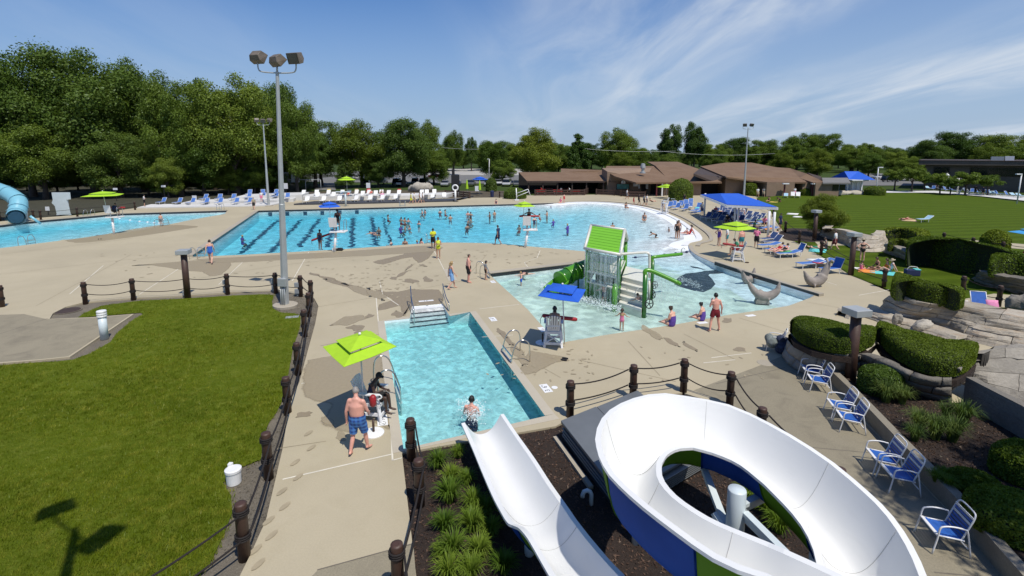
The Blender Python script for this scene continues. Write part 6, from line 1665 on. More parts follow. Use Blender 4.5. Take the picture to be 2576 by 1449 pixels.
for i, (u, v, sc, lb) in enumerate(((2228,1012,1.0,'grey green grass tuft left in the bed below the leafy bush'),(2268,1015,.9,'grey green grass tuft right in the bed below the leafy bush'),(2310,1085,.95,'tall wispy grass clump in the middle of the bed'),(2352,1105,1.0,'dense wispy grass clump in the middle of the bed'),(2395,1110,1.0,'grey green grass clump beside the dark concrete wall'),(2420,1070,1.1,'tall grass clump against the dark concrete wall'),(2300,1110,.7,'small grass tuft near the retaining wall'),(2380,1060,.8,'small grass tuft right of the shaded stone wall'),(2250,985,.8,'small grass tuft tucked behind the leafy bush'))):
    o = put('ornamental_grass', CG[i % 2], None, at(u, v, .32), (0,0,i*1.7), (sc,)*3); tag(o, lb, 'plant', 'ornamental grasses in the right bed')
for i, (u, v) in enumerate(((2355,1212),(2385,1228),(2375,1205))):
    o = put('grass_clump', CL[i % 3], None, at(u, v, .32), (0,0,i*1.7), (.55,)*3); tag(o, 'small yellow green plant on the retaining wall edge behind the chairs', 'plant', 'yellow green plants on the wall edge')
# ------------------------------------------------------------------ chairs, loungers, umbrellas, lifeguard chairs, rails
def sub_tube(pts, r, n=8): return MB().tube(pts, r, n)
def strap_chair(label, p, rz, group):
    t = thing('strap_chair', label, 'chair', p, rz, group)
    for s_ in (-1, 1):
        obj('arm_frame', MB().tube(smooth_line([(s_*.31,.34,0),(s_*.30,.27,.34),(s_*.295,.24,.56),(s_*.29,.17,.615),(s_*.29,0,.63),(s_*.29,-.19,.60),(s_*.295,-.25,.53),(s_*.31,-.34,0)], 3), .0165, 8), M_FRAMEW, t, True)
        obj('seat_rail', MB().tube([(s_*.27,.27,.40),(s_*.27,-.20,.35)], .015, 8), M_FRAMEW, t, True)
    for y_, z_ in ((.27,.40),(-.2,.35),(-.28,.2)): obj('crossbar', MB().tube([(-.295,y_,z_),(.295,y_,z_)], .014, 8), M_FRAMEW, t, True)
    obj('back_frame', MB().tube(smooth_line([(-.26,-.17,.34),(-.265,-.30,.70),(-.25,-.36,.86),(-.17,-.385,.92),(.17,-.385,.92),(.25,-.36,.86),(.265,-.30,.70),(.26,-.17,.34)], 3), .0165, 8), M_FRAMEW, t, True)
    return t
SEATS = [MB().box((0,0,0), (.56,.052,.012)).mesh('seat_strap', m) for m in (M_STRAP, M_STRAPW)]
ANGB = math.atan2(.36, -.13)
BACKS = [MB().box((0,0,0), (.53,.052,.012)).mesh('back_strap', m) for m in (M_STRAP, M_STRAPW)]
c0_ = strap_chair('blue and white strapped armchair nearest the bottom right corner', Vector((0,0,0)), 0, 'blue strapped armchairs along the retaining wall')
for i in range(8):
    f = i/7; put('seat_strap', SEATS[1 if i == 0 else 0], c0_, (0, .25-.43*f, .41-.05*f - .02*math.sin(PI*f)), (-.12,0,0))
    if i < 7:
        g_ = i/6; z = .42 + .40*g_; put('back_strap', BACKS[1 if i in (4,6) else 0], c0_, (0, -.205-.125*g_-.02*math.sin(PI*g_), z), (ANGB-.35,0,0))
CH = [(2005,938,2021,963,'back-most blue strapped armchair beside the curved planter wall'),(2022,966,2037,988,'second blue strapped armchair from the curved planter wall'),
      (2070,1030,2091,1058,'blue strapped armchair left of the middle pair'),(2093,1060,2112,1089,'blue strapped armchair right of the middle pair'),
      (2166,1159,2197,1199,'blue strapped armchair left of the third pair'),(2203,1201,2236,1243,'blue strapped armchair right of the third pair'),(2299,1336,2347,1396,None)]
for (u0,v0,u1,v1,lb) in CH:
    a, b = at(u0,v0), at(u1,v1); m = (a+b)/2; d_ = (b-a).normalized(); fwd = Vector((d_.y, -d_.x, 0))
    if fwd.x > 0: fwd = -fwd
    c = m - fwd*.33; rz = math.atan2(-fwd.x, fwd.y)
    if lb is None: c0_.location = c; c0_.rotation_euler = (0,0,rz)
    else: dup(c0_, c, rz, lb)
# loungers
def lounger_meshes(sl, fr, back):
    f = MB()
    for s_ in (-1,1): f.tube([(s_*.33,-.95,.36),(s_*.33,.30,.36)], .02, 6).tube([(s_*.33,.28,.36),(s_*.33,.28+.72*math.cos(back),.36+.72*math.sin(back))], .02, 6)
    f.tube([(-.33,-.95,.36),(.33,-.95,.36)], .02, 6).tube([(-.33,.28+.72*math.cos(back),.36+.72*math.sin(back)),(.33,.28+.72*math.cos(back),.36+.72*math.sin(back))], .02, 6)
    seat = MB().box((0,-.33,.375), (.62,1.22,.02)); ca, sa = math.cos(back), math.sin(back)
    bk = MB().slab([Vector((-.31,.29,.375)), Vector((.31,.29,.375)), Vector((.31,.29+.70*ca,.375+.70*sa)), Vector((-.31,.29+.70*ca,.375+.70*sa))], .02)
    leg = MB().bar((0,0,0),(0,0,.36),.035,.035)
    return f.mesh('frame', fr, True), seat.mesh('seat', sl), bk.mesh('backrest', sl), leg.mesh('leg', fr)
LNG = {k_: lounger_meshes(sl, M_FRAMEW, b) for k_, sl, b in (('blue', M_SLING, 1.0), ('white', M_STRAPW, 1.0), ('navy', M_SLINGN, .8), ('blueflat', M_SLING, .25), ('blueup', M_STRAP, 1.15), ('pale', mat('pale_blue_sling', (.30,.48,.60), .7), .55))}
def lounger(kind, p, rz, label, group):
    t = thing('sun_lounger', label, 'sun lounger', p, rz, group); f, s_, b, l = LNG[kind]
    put('frame', f, t); put('seat', s_, t); put('backrest', b, t)
    for x in (-.31,.31):
        for y in (-.85,.2): put('leg', l, t, (x,y,0))
    return t
def zb_(x, y): return 347.7 + x/6.061, 444.3 + y/6.061
G1 = 'blue loungers on the pale terraces behind the far pool edge'
for i, (x, y, z) in enumerate(((365,418,.16),(612,422,.16),(812,424,.16),(1030,424,.16),(1240,424,.16),(1490,420,.16),(1690,418,.16),(1010,362,.5),(1235,360,.5),(1445,358,.5),(1680,345,.5),(1895,330,.5),(2090,330,.5),(2275,340,.5),(1695,288,.95),(1895,285,.95),(2090,283,.95))):
    lounger('blue', at(*zb_(x,y), z), random.uniform(-.15,.25), 'blue sling lounger facing the pool on the pale stepped terrace', G1)
def zw_(x, y): return 734 + x/4.445, 425 + y/4.445
G2, G3 = 'white loungers on the black deck', 'white loungers on the upper terrace behind the black deck'
for x, y in ((165,378),(350,374),(530,370),(710,364),(870,360),(1005,357),(1155,350),(1445,342),(1570,338),(1705,328)): lounger('white', at(*zw_(x,y), .22), random.uniform(-.2,.2), 'white lounger facing the pool on the front black deck', G2)
for x, y in ((120,300),(275,298),(282,330),(405,300),(460,325),(560,298),(630,300),(715,298),(787,312),(850,298),(935,306),(1000,296),(1075,302),(1195,300),(1450,296),(1510,294),(1595,290)): lounger('white', at(*zw_(x,y), .62), random.uniform(-.2,.2), 'white lounger facing the pool on the upper terrace', G3)
M_TW = {n_: mat('towel_' + n_, c_, .95, 0, .12, 8.0, .4, 60.0) for n_, c_ in (('red',(.55,.04,.05)),('yellow',(.60,.45,.10)),('striped',(.5,.35,.2)),('pink',(.70,.25,.42)),('orange',(.70,.25,.05)),('white',(.72,.70,.66)),('aqua',(.12,.52,.50)),('lightblue',(.35,.55,.70)),('navy',(.02,.03,.09)),('purple',(.18,.08,.35)),('green',(.10,.35,.15)))}
def towel(colr, p, label, rz=0, w=.6, l=1.1, tilt=0.0, group=None):
    mb = MB(); N = 6; V = [(x*w/2, (j/N-.5)*l, .02*math.sin(j*1.9+x)+.012) for j in range(N+1) for x in (-1,-.3,.3,1)]
    mb.add(V, [(j*4+i,j*4+i+1,(j+1)*4+i+1,(j+1)*4+i) for j in range(N) for i in range(3)])
    o = put('towel', mb.mesh('towel', M_TW[colr], True), None, p, (tilt,0,rz)); md = o.modifiers.new('t','SOLIDIFY'); md.thickness = .02
    return tag(o, label, 'towel', group)
for x, y, c_, lb in ((405,290,'yellow','yellow towel hung over a white lounger back on the upper terrace'),(715,290,'striped','tan towel hung over a white lounger on the upper terrace'),(850,286,'red','red towel hung over a white lounger on the upper terrace'),(1195,290,'red','red and white towel at the right of the upper lounger row'),(1005,345,'pink','pink towel over a white lounger on the black deck')):
    p = at(*zw_(x,y), .62 if y < 320 else .22); towel(c_, p + Vector((0,.42,.68)), lb, 0, .6, .8, 1.0)
# loungers at the right of the pool
G4 = 'blue loungers beside and under the blue shade roof'
def zr_(x, y): return 1661.3 + x/6.522, 454 + y/6.522
for i, (x, y, rz, kd) in enumerate(((150,455,.6,'blue'),(220,440,.4,'blue'),(330,440,.5,'blue'),(260,480,.9,'blue'),(400,500,.8,'blue'),(480,470,.5,'blue'),(560,530,.9,'blueflat'),(620,480,.6,'blue'),(600,560,1.0,'blueflat'),(420,420,.3,'blue'),(500,400,.3,'blue'),(200,330,.2,'pale'),
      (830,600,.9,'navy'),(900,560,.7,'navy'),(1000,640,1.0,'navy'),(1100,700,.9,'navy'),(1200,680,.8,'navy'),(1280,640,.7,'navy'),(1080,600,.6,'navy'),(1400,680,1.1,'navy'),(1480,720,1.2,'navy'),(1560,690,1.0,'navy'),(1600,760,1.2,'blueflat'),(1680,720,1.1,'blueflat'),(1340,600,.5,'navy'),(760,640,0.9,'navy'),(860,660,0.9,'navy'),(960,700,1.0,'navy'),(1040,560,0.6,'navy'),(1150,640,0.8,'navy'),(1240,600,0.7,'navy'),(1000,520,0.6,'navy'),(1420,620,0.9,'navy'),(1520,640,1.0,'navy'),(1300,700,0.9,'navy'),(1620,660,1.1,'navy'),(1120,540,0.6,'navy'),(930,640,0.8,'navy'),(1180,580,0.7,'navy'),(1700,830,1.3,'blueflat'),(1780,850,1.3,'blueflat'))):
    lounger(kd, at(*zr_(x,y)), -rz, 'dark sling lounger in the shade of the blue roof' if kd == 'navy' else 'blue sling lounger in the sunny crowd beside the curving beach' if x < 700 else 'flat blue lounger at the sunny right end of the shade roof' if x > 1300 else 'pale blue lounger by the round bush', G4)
for i, (x, y, rz, kd, lb) in enumerate(((1780,1010,1.2,'navy','dark lounger at the rope fence nearest the shade roof'),(1840,1060,1.3,'navy','dark lounger stacked with bags by the rope fence'),(1780,1120,1.35,'blueflat','flat blue lounger behind the sunbathers at the rope fence'),(1900,1190,1.3,'blueflat','blue lounger with a sunbather by the rope fence'),(2080,1260,1.4,'blueflat','blue lounger with a green towel by the rope fence'),(2220,1240,1.5,'blueup','upright blue lounger at the end of the sunbathers by the rope fence'))):
    lounger(kd, at(*zr_(x,y)), -rz, lb, 'loungers along the rope fence')
def zq_(x, y): return 1835 + x/3.425, 386 + y/3.425
lounger('blueflat', at(*zq_(690,985)), -1.35, 'blue lounger with white towels left of the dolphin on the deck', 'loungers along the rope fence')
lounger('blueflat', at(*zq_(800,975)), -1.3, 'blue lounger behind the white towels near the deck dolphin', 'loungers along the rope fence')
lounger('blueup', at(*zq_(890,1030)), -1.25, 'upright blue lounger behind the leaping dolphin statue', 'loungers along the rope fence')
lounger('pale', at(*zq_(1680,590), .03), -1.35, 'pale blue lounger alone on the mown lawn', 'loungers on the lawns')
for i, (x, y) in enumerate(((485,380),(545,378),(590,380))): lounger('pale' if i == 0 else 'white', at(*zq_(x,y),.03), -.5, ('pale green lounger in front of the second brown block','white lounger with a pink towel in front of the second brown block','grey white lounger right of the pink towel')[i], 'loungers on the lawns')
G5 = 'pale loungers on the far splash deck'
for x in (1450,1500,1600,1665,1740,1905,1965,2040,2100,2160,2200,2240,2280,2400,2470,2540): lounger('pale' if x % 3 else 'blue', at(2028.4 + x/4.712, 367 + (505 + (x-1450)*.085)/4.712 + 3, .03), random.uniform(-1,1), 'small pale lounger in the row on the splash deck beyond the lawn', G5)
for x, y, c_, lb in ((320,425,'lightblue','light blue towel over a lounger by the curving beach'),(730,1270,'white','x')): 
    if lb != 'x': towel(c_, at(*zr_(x,y))+Vector((0,0,.4)), lb, .5, .6, .9, .6)
towel('green', at(*zr_(2060,1245))+Vector((0,0,.4)), 'pale green towel on a lounger by the rope fence', -1.4, .6, 1.5)
towel('white', at(*zq_(760,960))+Vector((0,0,.4)), 'white towel heaped on a blue lounger near the deck dolphin', -1.3, .7, 1.6); towel('red', at(*zq_(745,985))+Vector((0,-.1,.4)), 'red bag on the lounger near the deck dolphin', -1.3, .5, .5)
lounger('blueup', at(2470,790,.0), -.3, 'striped blue lawn chair with pink towel at the right edge', 'chairs on the right lawn')
towel('pink', at(2497,775,.45), 'pink towel hung beside the striped blue lawn chair', -.3, .5, .8, 1.2); towel('white', at(2440,768,.5), 'white towel on the striped blue lawn chair arm', .2, .5, .7, .4)
for x, y, w, c_, lb in ((1180,1010,1.2,'orange','orange towel under the family on the right lawn'),(1270,1022,1.0,'aqua','aqua towel beside the family on the right lawn'),(1400,1035,1.2,'aqua','turquoise towel at the right of the family on the lawn'),(1090,988,.6,'white','white towel left of the family on the lawn'),(1485,1030,.8,'yellow','yellow towel next to the cooler on the lawn'),(545,520,1.6,'white','white towels spread on the mown lawn behind the lamp post'),(590,545,1.3,'white','white towel right of the towels on the mown lawn'),(1545,575,1.8,'striped','tan blanket on the mown lawn beside the pale lounger'),(380,418,1.5,'yellow','yellow towel on the lawn behind the shade roof'),(760,835,1.5,'aqua','green towel of the couple near the maple'),(905,592,1.2,'white','white towel behind the maple trunk')):
    towel(c_, at(*zq_(x,y), .03), lb, -.6, w*.8, w*1.2)
q = at(*zq_(1570,1050), .02); t = thing('cooler_bag', 'dark blue cooler bag with green and white lid on the right lawn', 'cooler', q, -.3)
obj('body', MB().box((0,0,.2), (.8,.45,.4)), M_TW['navy'], t, bevel=.04); obj('lid', MB().box((.25,0,.42), (.34,.44,.06)), M_TW['aqua'], t, bevel=.02); obj('handle', MB().tube(smooth_line([(-.35,-.1,.35),(-.2,-.1,.58),(.2,-.1,.58),(.35,-.1,.35)],3), .02, 6), M_TW['white'], t, True)
for x, y, c_ in ((870,590,'white'),(960,560,'orange'),(1080,650,'aqua'),(1210,640,'striped'),(1320,660,'pink'),(1450,700,'lightblue'),(1580,700,'green'),(1660,760,'yellow'),(460,480,'white'),(600,500,'aqua'),(1760,860,'orange')): towel(c_, at(*zr_(x,y))+Vector((0,0,.43)), c_.replace('light','light ')+' towel over a lounger '+('in the blue roof shade' if x < 1500 and x > 700 else 'in the sunny crowd near the blue roof'), x*.01, .6, 1.0, .15)
# strapped chair with bags beside the curved planter wall
t = dup(c0_, at(1950,880), 1.1, 'blue strapped armchair heaped with bags at the corner of the curved planter wall')
t = thing('beach_bag', 'grey patterned beach bag heaped on the blue chair by the planter wall', 'bag', at(1942,884)+Vector((0,0,.30)))
mb = MB()
for dx, dy, dz, rr in ((0,0,.1,.28),(.2,.1,.15,.22),(-.1,.1,.25,.2)): mb.ball((dx,dy,dz), (rr,rr*.8,rr*.9), 10, 6)
put('bag', remesh(mb, .04, 'bag', mat('grey_bag', (.16,.18,.17), .9, 0, .5, 9.0), 3), t)
t = thing('beach_bag', 'dark navy spotted bag beside the grey beach bag at the planter wall', 'bag', at(1966,888)+Vector((0,0,.02)))
mb = MB()
for dx, dy, dz, rr in ((0,0,.2,.3),(.15,.1,.4,.25),(-.05,.05,.55,.2)): mb.ball((dx,dy,dz), (rr,rr*.8,rr*.9), 10, 6)
put('bag', remesh(mb, .04, 'bag', mat('navy_bag', (.025,.035,.07), .9, 0, .6, 12.0), 3), t)

# umbrellas
def umbrella(label, base, top, quad, m, base_disc=False, vent=True, group='square sun umbrellas', pole_m=None, lean=None):
    """quad: the four canopy corners; top: the crown."""
    t = thing('sun_umbrella', label, 'umbrella', base, 0, group)
    Q = [Vector(q) for q in quad]; C = sum(Q, Vector())/4; T = Vector(top)
    mb = MB()
    if vent:
        n_ = 8; ring0 = []; ring1 = []; ring2 = []
        for i in range(4):
            a, b = Q[i], Q[(i+1) % 4]
            for f in (0, .5):
                p = a.lerp(b, f); sag = .05 if f else 0
                ring0.append(p - Vector((0,0,sag*.6))); ring1.append(p.lerp(T, .44) - Vector((0,0,.02))); ring2.append(p.lerp(T, .36) + Vector((0,0,.085)))
        o_ = obj('canopy', MB().add(ring0 + ring1, [(i,(i+1) % 8,8+(i+1) % 8,8+i) for i in range(8)]), m, t, world=True)
        md = o_.modifiers.new('th','SOLIDIFY'); md.thickness = .012
        V = ring2 + [T + Vector((0,0,.04))]; o2 = obj('vent_flap', MB().add(V, [(i,(i+1) % 8,8) for i in range(8)]), m, t, world=True); md = o2.modifiers.new('th','SOLIDIFY'); md.thickness = .012
    else:
        obj('canopy', MB().add(Q + [T], [(0,1,4),(1,2,4),(2,3,4),(3,0,4)]), m, t, world=True)
    b = Vector(base); obj('pole', MB().tube([b, T], .024 if lean is None else lean, 8), pole_m or M_FRAMEW, t, True, world=True)
    rb = MB()
    for q in Q: rb.tube([q.lerp(T,.02)-Vector((0,0,.025)), T-Vector((0,0,.06))], .01, 5)
    obj('rib', rb, M_FRAMEW, t, True, world=True)
    obj('finial', MB().ball(T + Vector((0,0,.08)), .045, 8, 6), M_WHITE, t, True, world=True)
    return t
def squ(c, w, d, rz, tilt=0):
    R = Matrix.Rotation(rz, 3, 'Z'); return [Vector(c) + R @ Vector((x*w/2, y*d/2, x*tilt)) for x, y in ((-1,-1),(1,-1),(1,1),(-1,1))]
pb = at(917,1052); cz = 2.35
umbrella('big lime green square umbrella over the lifeguard chair at the plunge pool', pb, at_y(905,846,at(905,873,cz).y)+Vector((0,0,0)), [at(812,872,cz), at(865,923,cz), at(998,871,cz), at(932,832,cz)], M_LIME)
pb2 = at(1420,866); umbrella('blue square umbrella over the white lifeguard chair at the shallow pool', pb2, at_y(1415,719,at(1415,738,2.35).y), [at(1353,744,2.35), at(1455,760.5,2.35), at(1474,728,2.35), at(1377,715.5,2.35)], M_BLUEC)
pb3 = at(1842,648); umbrella('lime green square umbrella over the lifeguard chair at the right of the pool', pb3, at(1842,648)+Vector((.3,.3,2.75)), squ(at(1842,648)+Vector((.15,.2,2.3)), 2.2, 2.2, .5), M_LIME)
pb4 = at(874,494,.62); umbrella('lime green square umbrella standing among the far white loungers', pb4, pb4+Vector((0,0,3.4)), squ(pb4+Vector((0,0,2.85)), 2.6, 2.6, .5), M_LIME)
pb5 = at(1676,499); umbrella('small lime umbrella in front of the bathhouse porch', pb5, pb5+Vector((0,0,2.5)), squ(pb5+Vector((0,0,2.0)), 2.5, 2.5, .4), M_LIME)
pb6 = at(1208,488); umbrella('small blue umbrella by the parked cars left of the shelter', pb6, pb6+Vector((0,0,3.4)), squ(pb6+Vector((0,0,2.9)), 2.6, 2.6, .3), M_BLUEC)
for i, (u, v) in enumerate(((1152,487),(1175,489),(1207,492))):
    p = at(u, v); t = thing('closed_umbrella', ('left closed lime umbrella by the concession area','middle closed lime umbrella by the concession area','right closed lime umbrella under the small blue umbrella')[i], 'umbrella', p, 0, 'closed lime umbrellas')
    obj('pole', MB().tube([(0,0,0),(0,0,2.9)], .03, 6), M_FRAMEW, t, True); obj('canopy', MB().lathe([(.05,2.85),(.16,2.4),(.24,1.6),(.28,1.1),(.22,1.05)], 10), M_LIME, t)
umbrella('light blue umbrella cut by the right edge beyond the garden path', at(2556,660), at(2556,660)+Vector((1.6,0,2.6)), squ(at(2556,660)+Vector((1.7,0,2.15)), 3.0, 2.4, .1), mat('light_blue_canvas', (.05,.30,.60), .7), pole_m=M_ROCKG, lean=.05)
def disc_base(label, u, v):
    t = thing('umbrella_base', label, 'umbrella base', at(u,v)); obj('disc', MB().lathe([(.02,0),(.30,0),(.30,.03),(.27,.05),(.06,.06)], 24), M_WHITE, t); obj('tube', MB().tube([(0,0,.05),(0,0,.42)], .035, 10), M_POST, t, True); return t
disc_base('white round umbrella base with a brown stub by the man in blue shorts', 940, 1090); disc_base('white round umbrella base beside the white lifeguard chair at the shallow pool', 1365, 863)

# wooden lifeguard chairs
def guard_chair(label, p, rz, seat_h=1.05):
    """White timber chair on splayed legs with X bracing and a fanned slat back; its front is +Y."""
    t = thing('lifeguard_chair', label, 'lifeguard chair', p, rz, 'white lifeguard chairs'); s = seat_h
    for x in (-1,1):
        for y in (-1,1): obj('leg', MB().bar((x*.36,y*.42,0),(x*.28,y*.26,s+(.28 if y > 0 else .0)),.09,.06), M_WHITEP, t)
        obj('side_rail', MB().bar((x*.33,-.36,.22),(x*.33,.36,.22),.05,.09).bar((x*.30,-.30,s-.08),(x*.30,.32,s-.02),.05,.10), M_WHITEP, t)
        obj('armrest', MB().box((x*.34,.06,s+.30), (.12,.62,.035)), M_WHITEP, t)
    obj('cross_brace', MB().bar((-.34,-.385,.2),(.30,-.30,s-.14),.07,.03).bar((.34,-.37,.2),(-.30,-.285,s-.14),.07,.03), M_WHITEP, t)
    for z, y in ((.18,-.40),(s-.1,-.29),(.18,.40),(.5,.37)): obj('rail', MB().box((0,y,z), (.72,.04,.10)), M_WHITEP, t)
    for i in range(5): obj('seat_slat', MB().box((0,.28-.12*i,s+.01-.025*i), (.56,.10,.025)), M_WHITEP, t)
    for i in range(6):
        x = (i-2.5)*.088; obj('back_slat', MB().bar((x*.95,-.24,s-.08),(x*1.25,-.52,s+.72-.25*abs(x)),.078,.022,Vector((0,1,0))), M_WHITEP, t)
    obj('back_rail', MB().box((0,-.36,s+.22), (.58,.03,.07)), M_WHITEP, t)
    return t
guard_chair('white wooden lifeguard chair under the lime umbrella facing the plunge pool', at(938,1045), -PI/2-.15, .55)
guard_chair('white wooden lifeguard chair with X brace seen from behind at the shallow pool corner', at(1392,866), -.1, .70)
guard_chair('white wooden lifeguard chair under the lime umbrella on the right deck', at(1855,657), 1.35, .80)
guard_chair('empty tall white lifeguard chair by the curving beach', at(1671,538), .9, 1.5)
# pole-mounted guard stands
def guard_stand(label, base, plat, rz=0):
    t = thing('guard_stand', label, 'lifeguard stand', base, 0, 'white pole guard stands'); b = Vector(base); p = Vector(plat)
    obj('pole', MB().tube([b, p], .10, 12), M_WHITE, t, True, world=True)
    for i in range(5):
        q = b.lerp(p, .2+.15*i); obj('rung', MB().tube([q+Vector((-.25,-.05,0)), q+Vector((.25,-.05,0))], .018, 6), M_WHITE, t, True, world=True)
    obj('platform', MB().box(p+Vector((.2,.1,.04)), (1.25,1.0,.10)), M_WHITE, t, world=True, bevel=.03)
    c = p + Vector((-.1,-.05,.1)); obj('seat', MB().box(c+Vector((0,.05,.42)), (.6,.5,.06)), M_WHITE, t, world=True, bevel=.02)
    obj('backrest', MB().slab([c+Vector((-.32,-.25,.4)), c+Vector((.32,-.25,.4)), c+Vector((.34,-.38,1.15)), c+Vector((-.34,-.38,1.15))], .05), M_WHITE, t, world=True)
    obj('seat_post', MB().tube([c, c+Vector((0,0,.42))], .06, 8), M_GALV, t, True, world=True)
    e = p + Vector((.75,.1,.1)); obj('grab_rail', MB().tube(smooth_line([e+Vector((0,-.35,0)), e+Vector((0,-.35,.75)), e+Vector((0,-.2,.9)), e+Vector((0,.2,.9)), e+Vector((0,.35,.75)), e+Vector((0,.35,0))], 3), .025, 8), M_STEEL, t, True, world=True)
    return t
def stand(label, bu, bv, pu, pv, um, ulabel, m):
    b = at(bu, bv); p = at_y(pu, pv, b.y + .35); guard_stand(label, b, p)
    ub = p + Vector((-.45,.1,.1)); uc = at_y(um[0], um[1], ub.y); w = um[2]/FPX*(ub.y*_c+1.2)
    umbrella(ulabel, ub, uc + Vector((0,0,.35)), squ(uc, w*.85, w*.85, .45), m, group='umbrellas on guard stands')
    return p
ST1 = stand('white pole guard stand at the lap lanes of the big pool', 841, 634, 845, 584, (829,519,56), 'blue umbrella over the guard stand at the lap lanes', M_BLUEC)
ST2 = stand('white pole guard stand at the open side of the big pool', 1321, 622.5, 1328, 579, (1319,518,48), 'lime umbrella over the guard stand in the middle of the big pool', M_LIME)
ST3 = stand('leaning white pole guard stand at the diving pool', 287, 589, 282, 547, (259,491,84), 'lime umbrella over the guard stand at the diving pool', M_LIME)
q = at(*zw_(605,418)); t = thing('starting_post', 'pale T shaped post at the edge of the black deck', 'post', q); obj('post', MB().tube([(0,0,0),(0,0,2.2)], .14, 10), M_PALEB, t, True); obj('top', MB().box((-.3,0,2.2), (2.2,.5,.12)), M_PALEB, t, bevel=.03)
q = at(*zw_(1830,365)); t = thing('starting_post', 'white post with a ring on the deck before the timber ramp', 'post', q); obj('post', MB().tube([(0,0,0),(0,0,2.0)], .16, 10), M_WHITE, t, True); obj('base', MB().lathe([(.5,0),(.5,.06)], 16), M_BLACK, t); obj('ring', MB().tube([(math.cos(a)*.45,0,2.3+math.sin(a)*.45) for a in [2*PI*i/14 for i in range(15)]], .12, 8, False), M_WHITE, t, True)
q = at(1300,504.5); t = thing('pool_lift', 'white access lift arm at the corner of the beach entry', 'pool lift', q)
obj('mast', MB().tube([(0,0,0),(-.1,0,2.1)], .09, 8), M_WHITE, t, True); obj('arm', MB().tube([(-.1,0,1.2),(1.9,-.3,1.95)], .05, 8).tube([(0,0,.7),(1.95,-.3,1.5)], .05, 8), M_WHITE, t, True); obj('hanger', MB().tube([(1.9,-.3,1.95),(2.3,-.35,.9)], .05, 8), M_WHITE, t, True); obj('base', MB().box((0,0,.1), (.7,.7,.2)), M_WHITE, t, bevel=.03)
# ladders and hand rails
def ladder(label, a, b, d_in, h=.85, steps=2, deep=.9, name='pool_ladder'):
    """Two bent rails at deck points a and b that dip into the water along d_in, and treads."""
    t = thing(name, label, 'pool ladder', (Vector(a)+Vector(b))/2, 0, 'steel pool ladders'); d_ = Vector(d_in).normalized()
    for p in (Vector(a), Vector(b)):
        P = smooth_line([p-d_*.42, p-d_*.42+Vector((0,0,h*.6)), p-d_*.33+Vector((0,0,h*.92)), p-d_*.1+Vector((0,0,h)), p+d_*.12+Vector((0,0,h*.82)), p+d_*.28+Vector((0,0,h*.3)), p+d_*.3+Vector((0,0,-.2)), p+d_*.3+Vector((0,0,-deep))], 4)
        obj('rail', MB().tube(P, .024, 8), M_STEEL, t, True, world=True)
    for i in range(steps+2):
        z = .28 - .26*i; q0, q1 = Vector(a)+d_*.3+Vector((0,0,z)), Vector(b)+d_*.3+Vector((0,0,z))
        if i < 2: obj('tread', MB().bar(q0, q1, .045, .045), M_STEEL, t, world=True)
        else: obj('tread', MB().bar(q0, q1, .10, .03), M_WHITE, t, world=True)
    return t
ladder('steel ladder beside the lifeguard at the left side of the plunge pool', at(972,962), at(985,1002), (at(1040,970)-at(985,980)), 1.0)
ladder('steel ladder at the right side of the plunge pool', at(1283,885), at(1306,913), (at(1240,900)-at(1295,895)), .9)
ladder('steel ladder at the left corner of the shallow pool', at(1212,690), at(1222,700), (at(1260,700)-at(1217,695)), .85)
ladder('left steel ladder at the near edge of the diving pool', at(58,616), at(82,612), Vector((0,1,0)), .8)
ladder('steel ladder at the far edge of the diving pool', at(214,546), at(232,544), Vector((0,-1,0)), .9)
ladder('steel ladder at the near edge of the diving pool beside a standing child', at(398,571), at(420,567), Vector((.2,1,0)), .85)
ladder('steel ladder at the bottom left corner of the big pool', at(488,650), at(508,649), Vector((.2,1,0)), .85)
ladder('steel ladder at the near edge of the big pool beside the yellow shirts', at(1074,612), at(1086,611), Vector((0,1,0)), .9)
ladder('steel ladder at the far edge of the big pool before the loungers', at(1006,521.5), at(1019,521), Vector((0,-1,0)), 1.0)
ladder('steel ladder at the far corner of the diving pool', at(548,531), at(560,531), Vector((0,-1,0)), 1.0)
t = thing('stair_rails', 'two steel handrails at the steps of the plunge pool', 'hand rail', at(1075,770))
for (u0,v0,u1,v1) in ((1032,770,1042,812),(1114,763,1130,798)):
    a, b = at(u0,v0), at(u1,v1,-.35); obj('rail', MB().tube(smooth_line([a+Vector((-.05,.5,0)), a+Vector((-.05,.5,.85)), a+Vector((0,.2,.95)), a.lerp(b,.5)+Vector((0,0,.75)), b+Vector((0,0,.75)), b+Vector((.02,-.1,.6)), b+Vector((.02,-.1,-.3))], 4), .024, 8), M_STEEL, t, True, world=True)
    obj('rail', MB().tube(smooth_line([a+Vector((0,.2,.5)), a.lerp(b,.6)+Vector((0,0,.35)), b+Vector((.02,-.1,.3))], 3), .018, 8), M_STEEL, t, True, world=True)
s0, s1 = at(1037,771), at(1113,764.5); e0_, e1_ = at(1030,801.5), at(1128,790.5)
t = thing('pool_steps', 'white steps leading down into the plunge pool', 'steps', s0.lerp(s1,.5))
for i in range(5):
    f0_, f1_ = i*.2, (i+1)*.2+.02; z = -.02-.10*i
    dn = (e0_-s0)
    dn2 = (e1_-s1); P = [s0+dn*f0_*1.0, s0+dn*f1_, s1+dn2*f1_, s1+dn2*f0_]
    obj('step', MB().slab([Vector((p.x,p.y,z)) for p in P], .92+z), M_WHITE, t, world=True)
    a, b = P[1], P[2]; obj('step_edge', MB().bar(Vector((a.x,a.y,z-.01)), Vector((b.x,b.y,z-.01)), .03, .05), M_BLACK if i > 0 else M_WHITE, t, world=True)
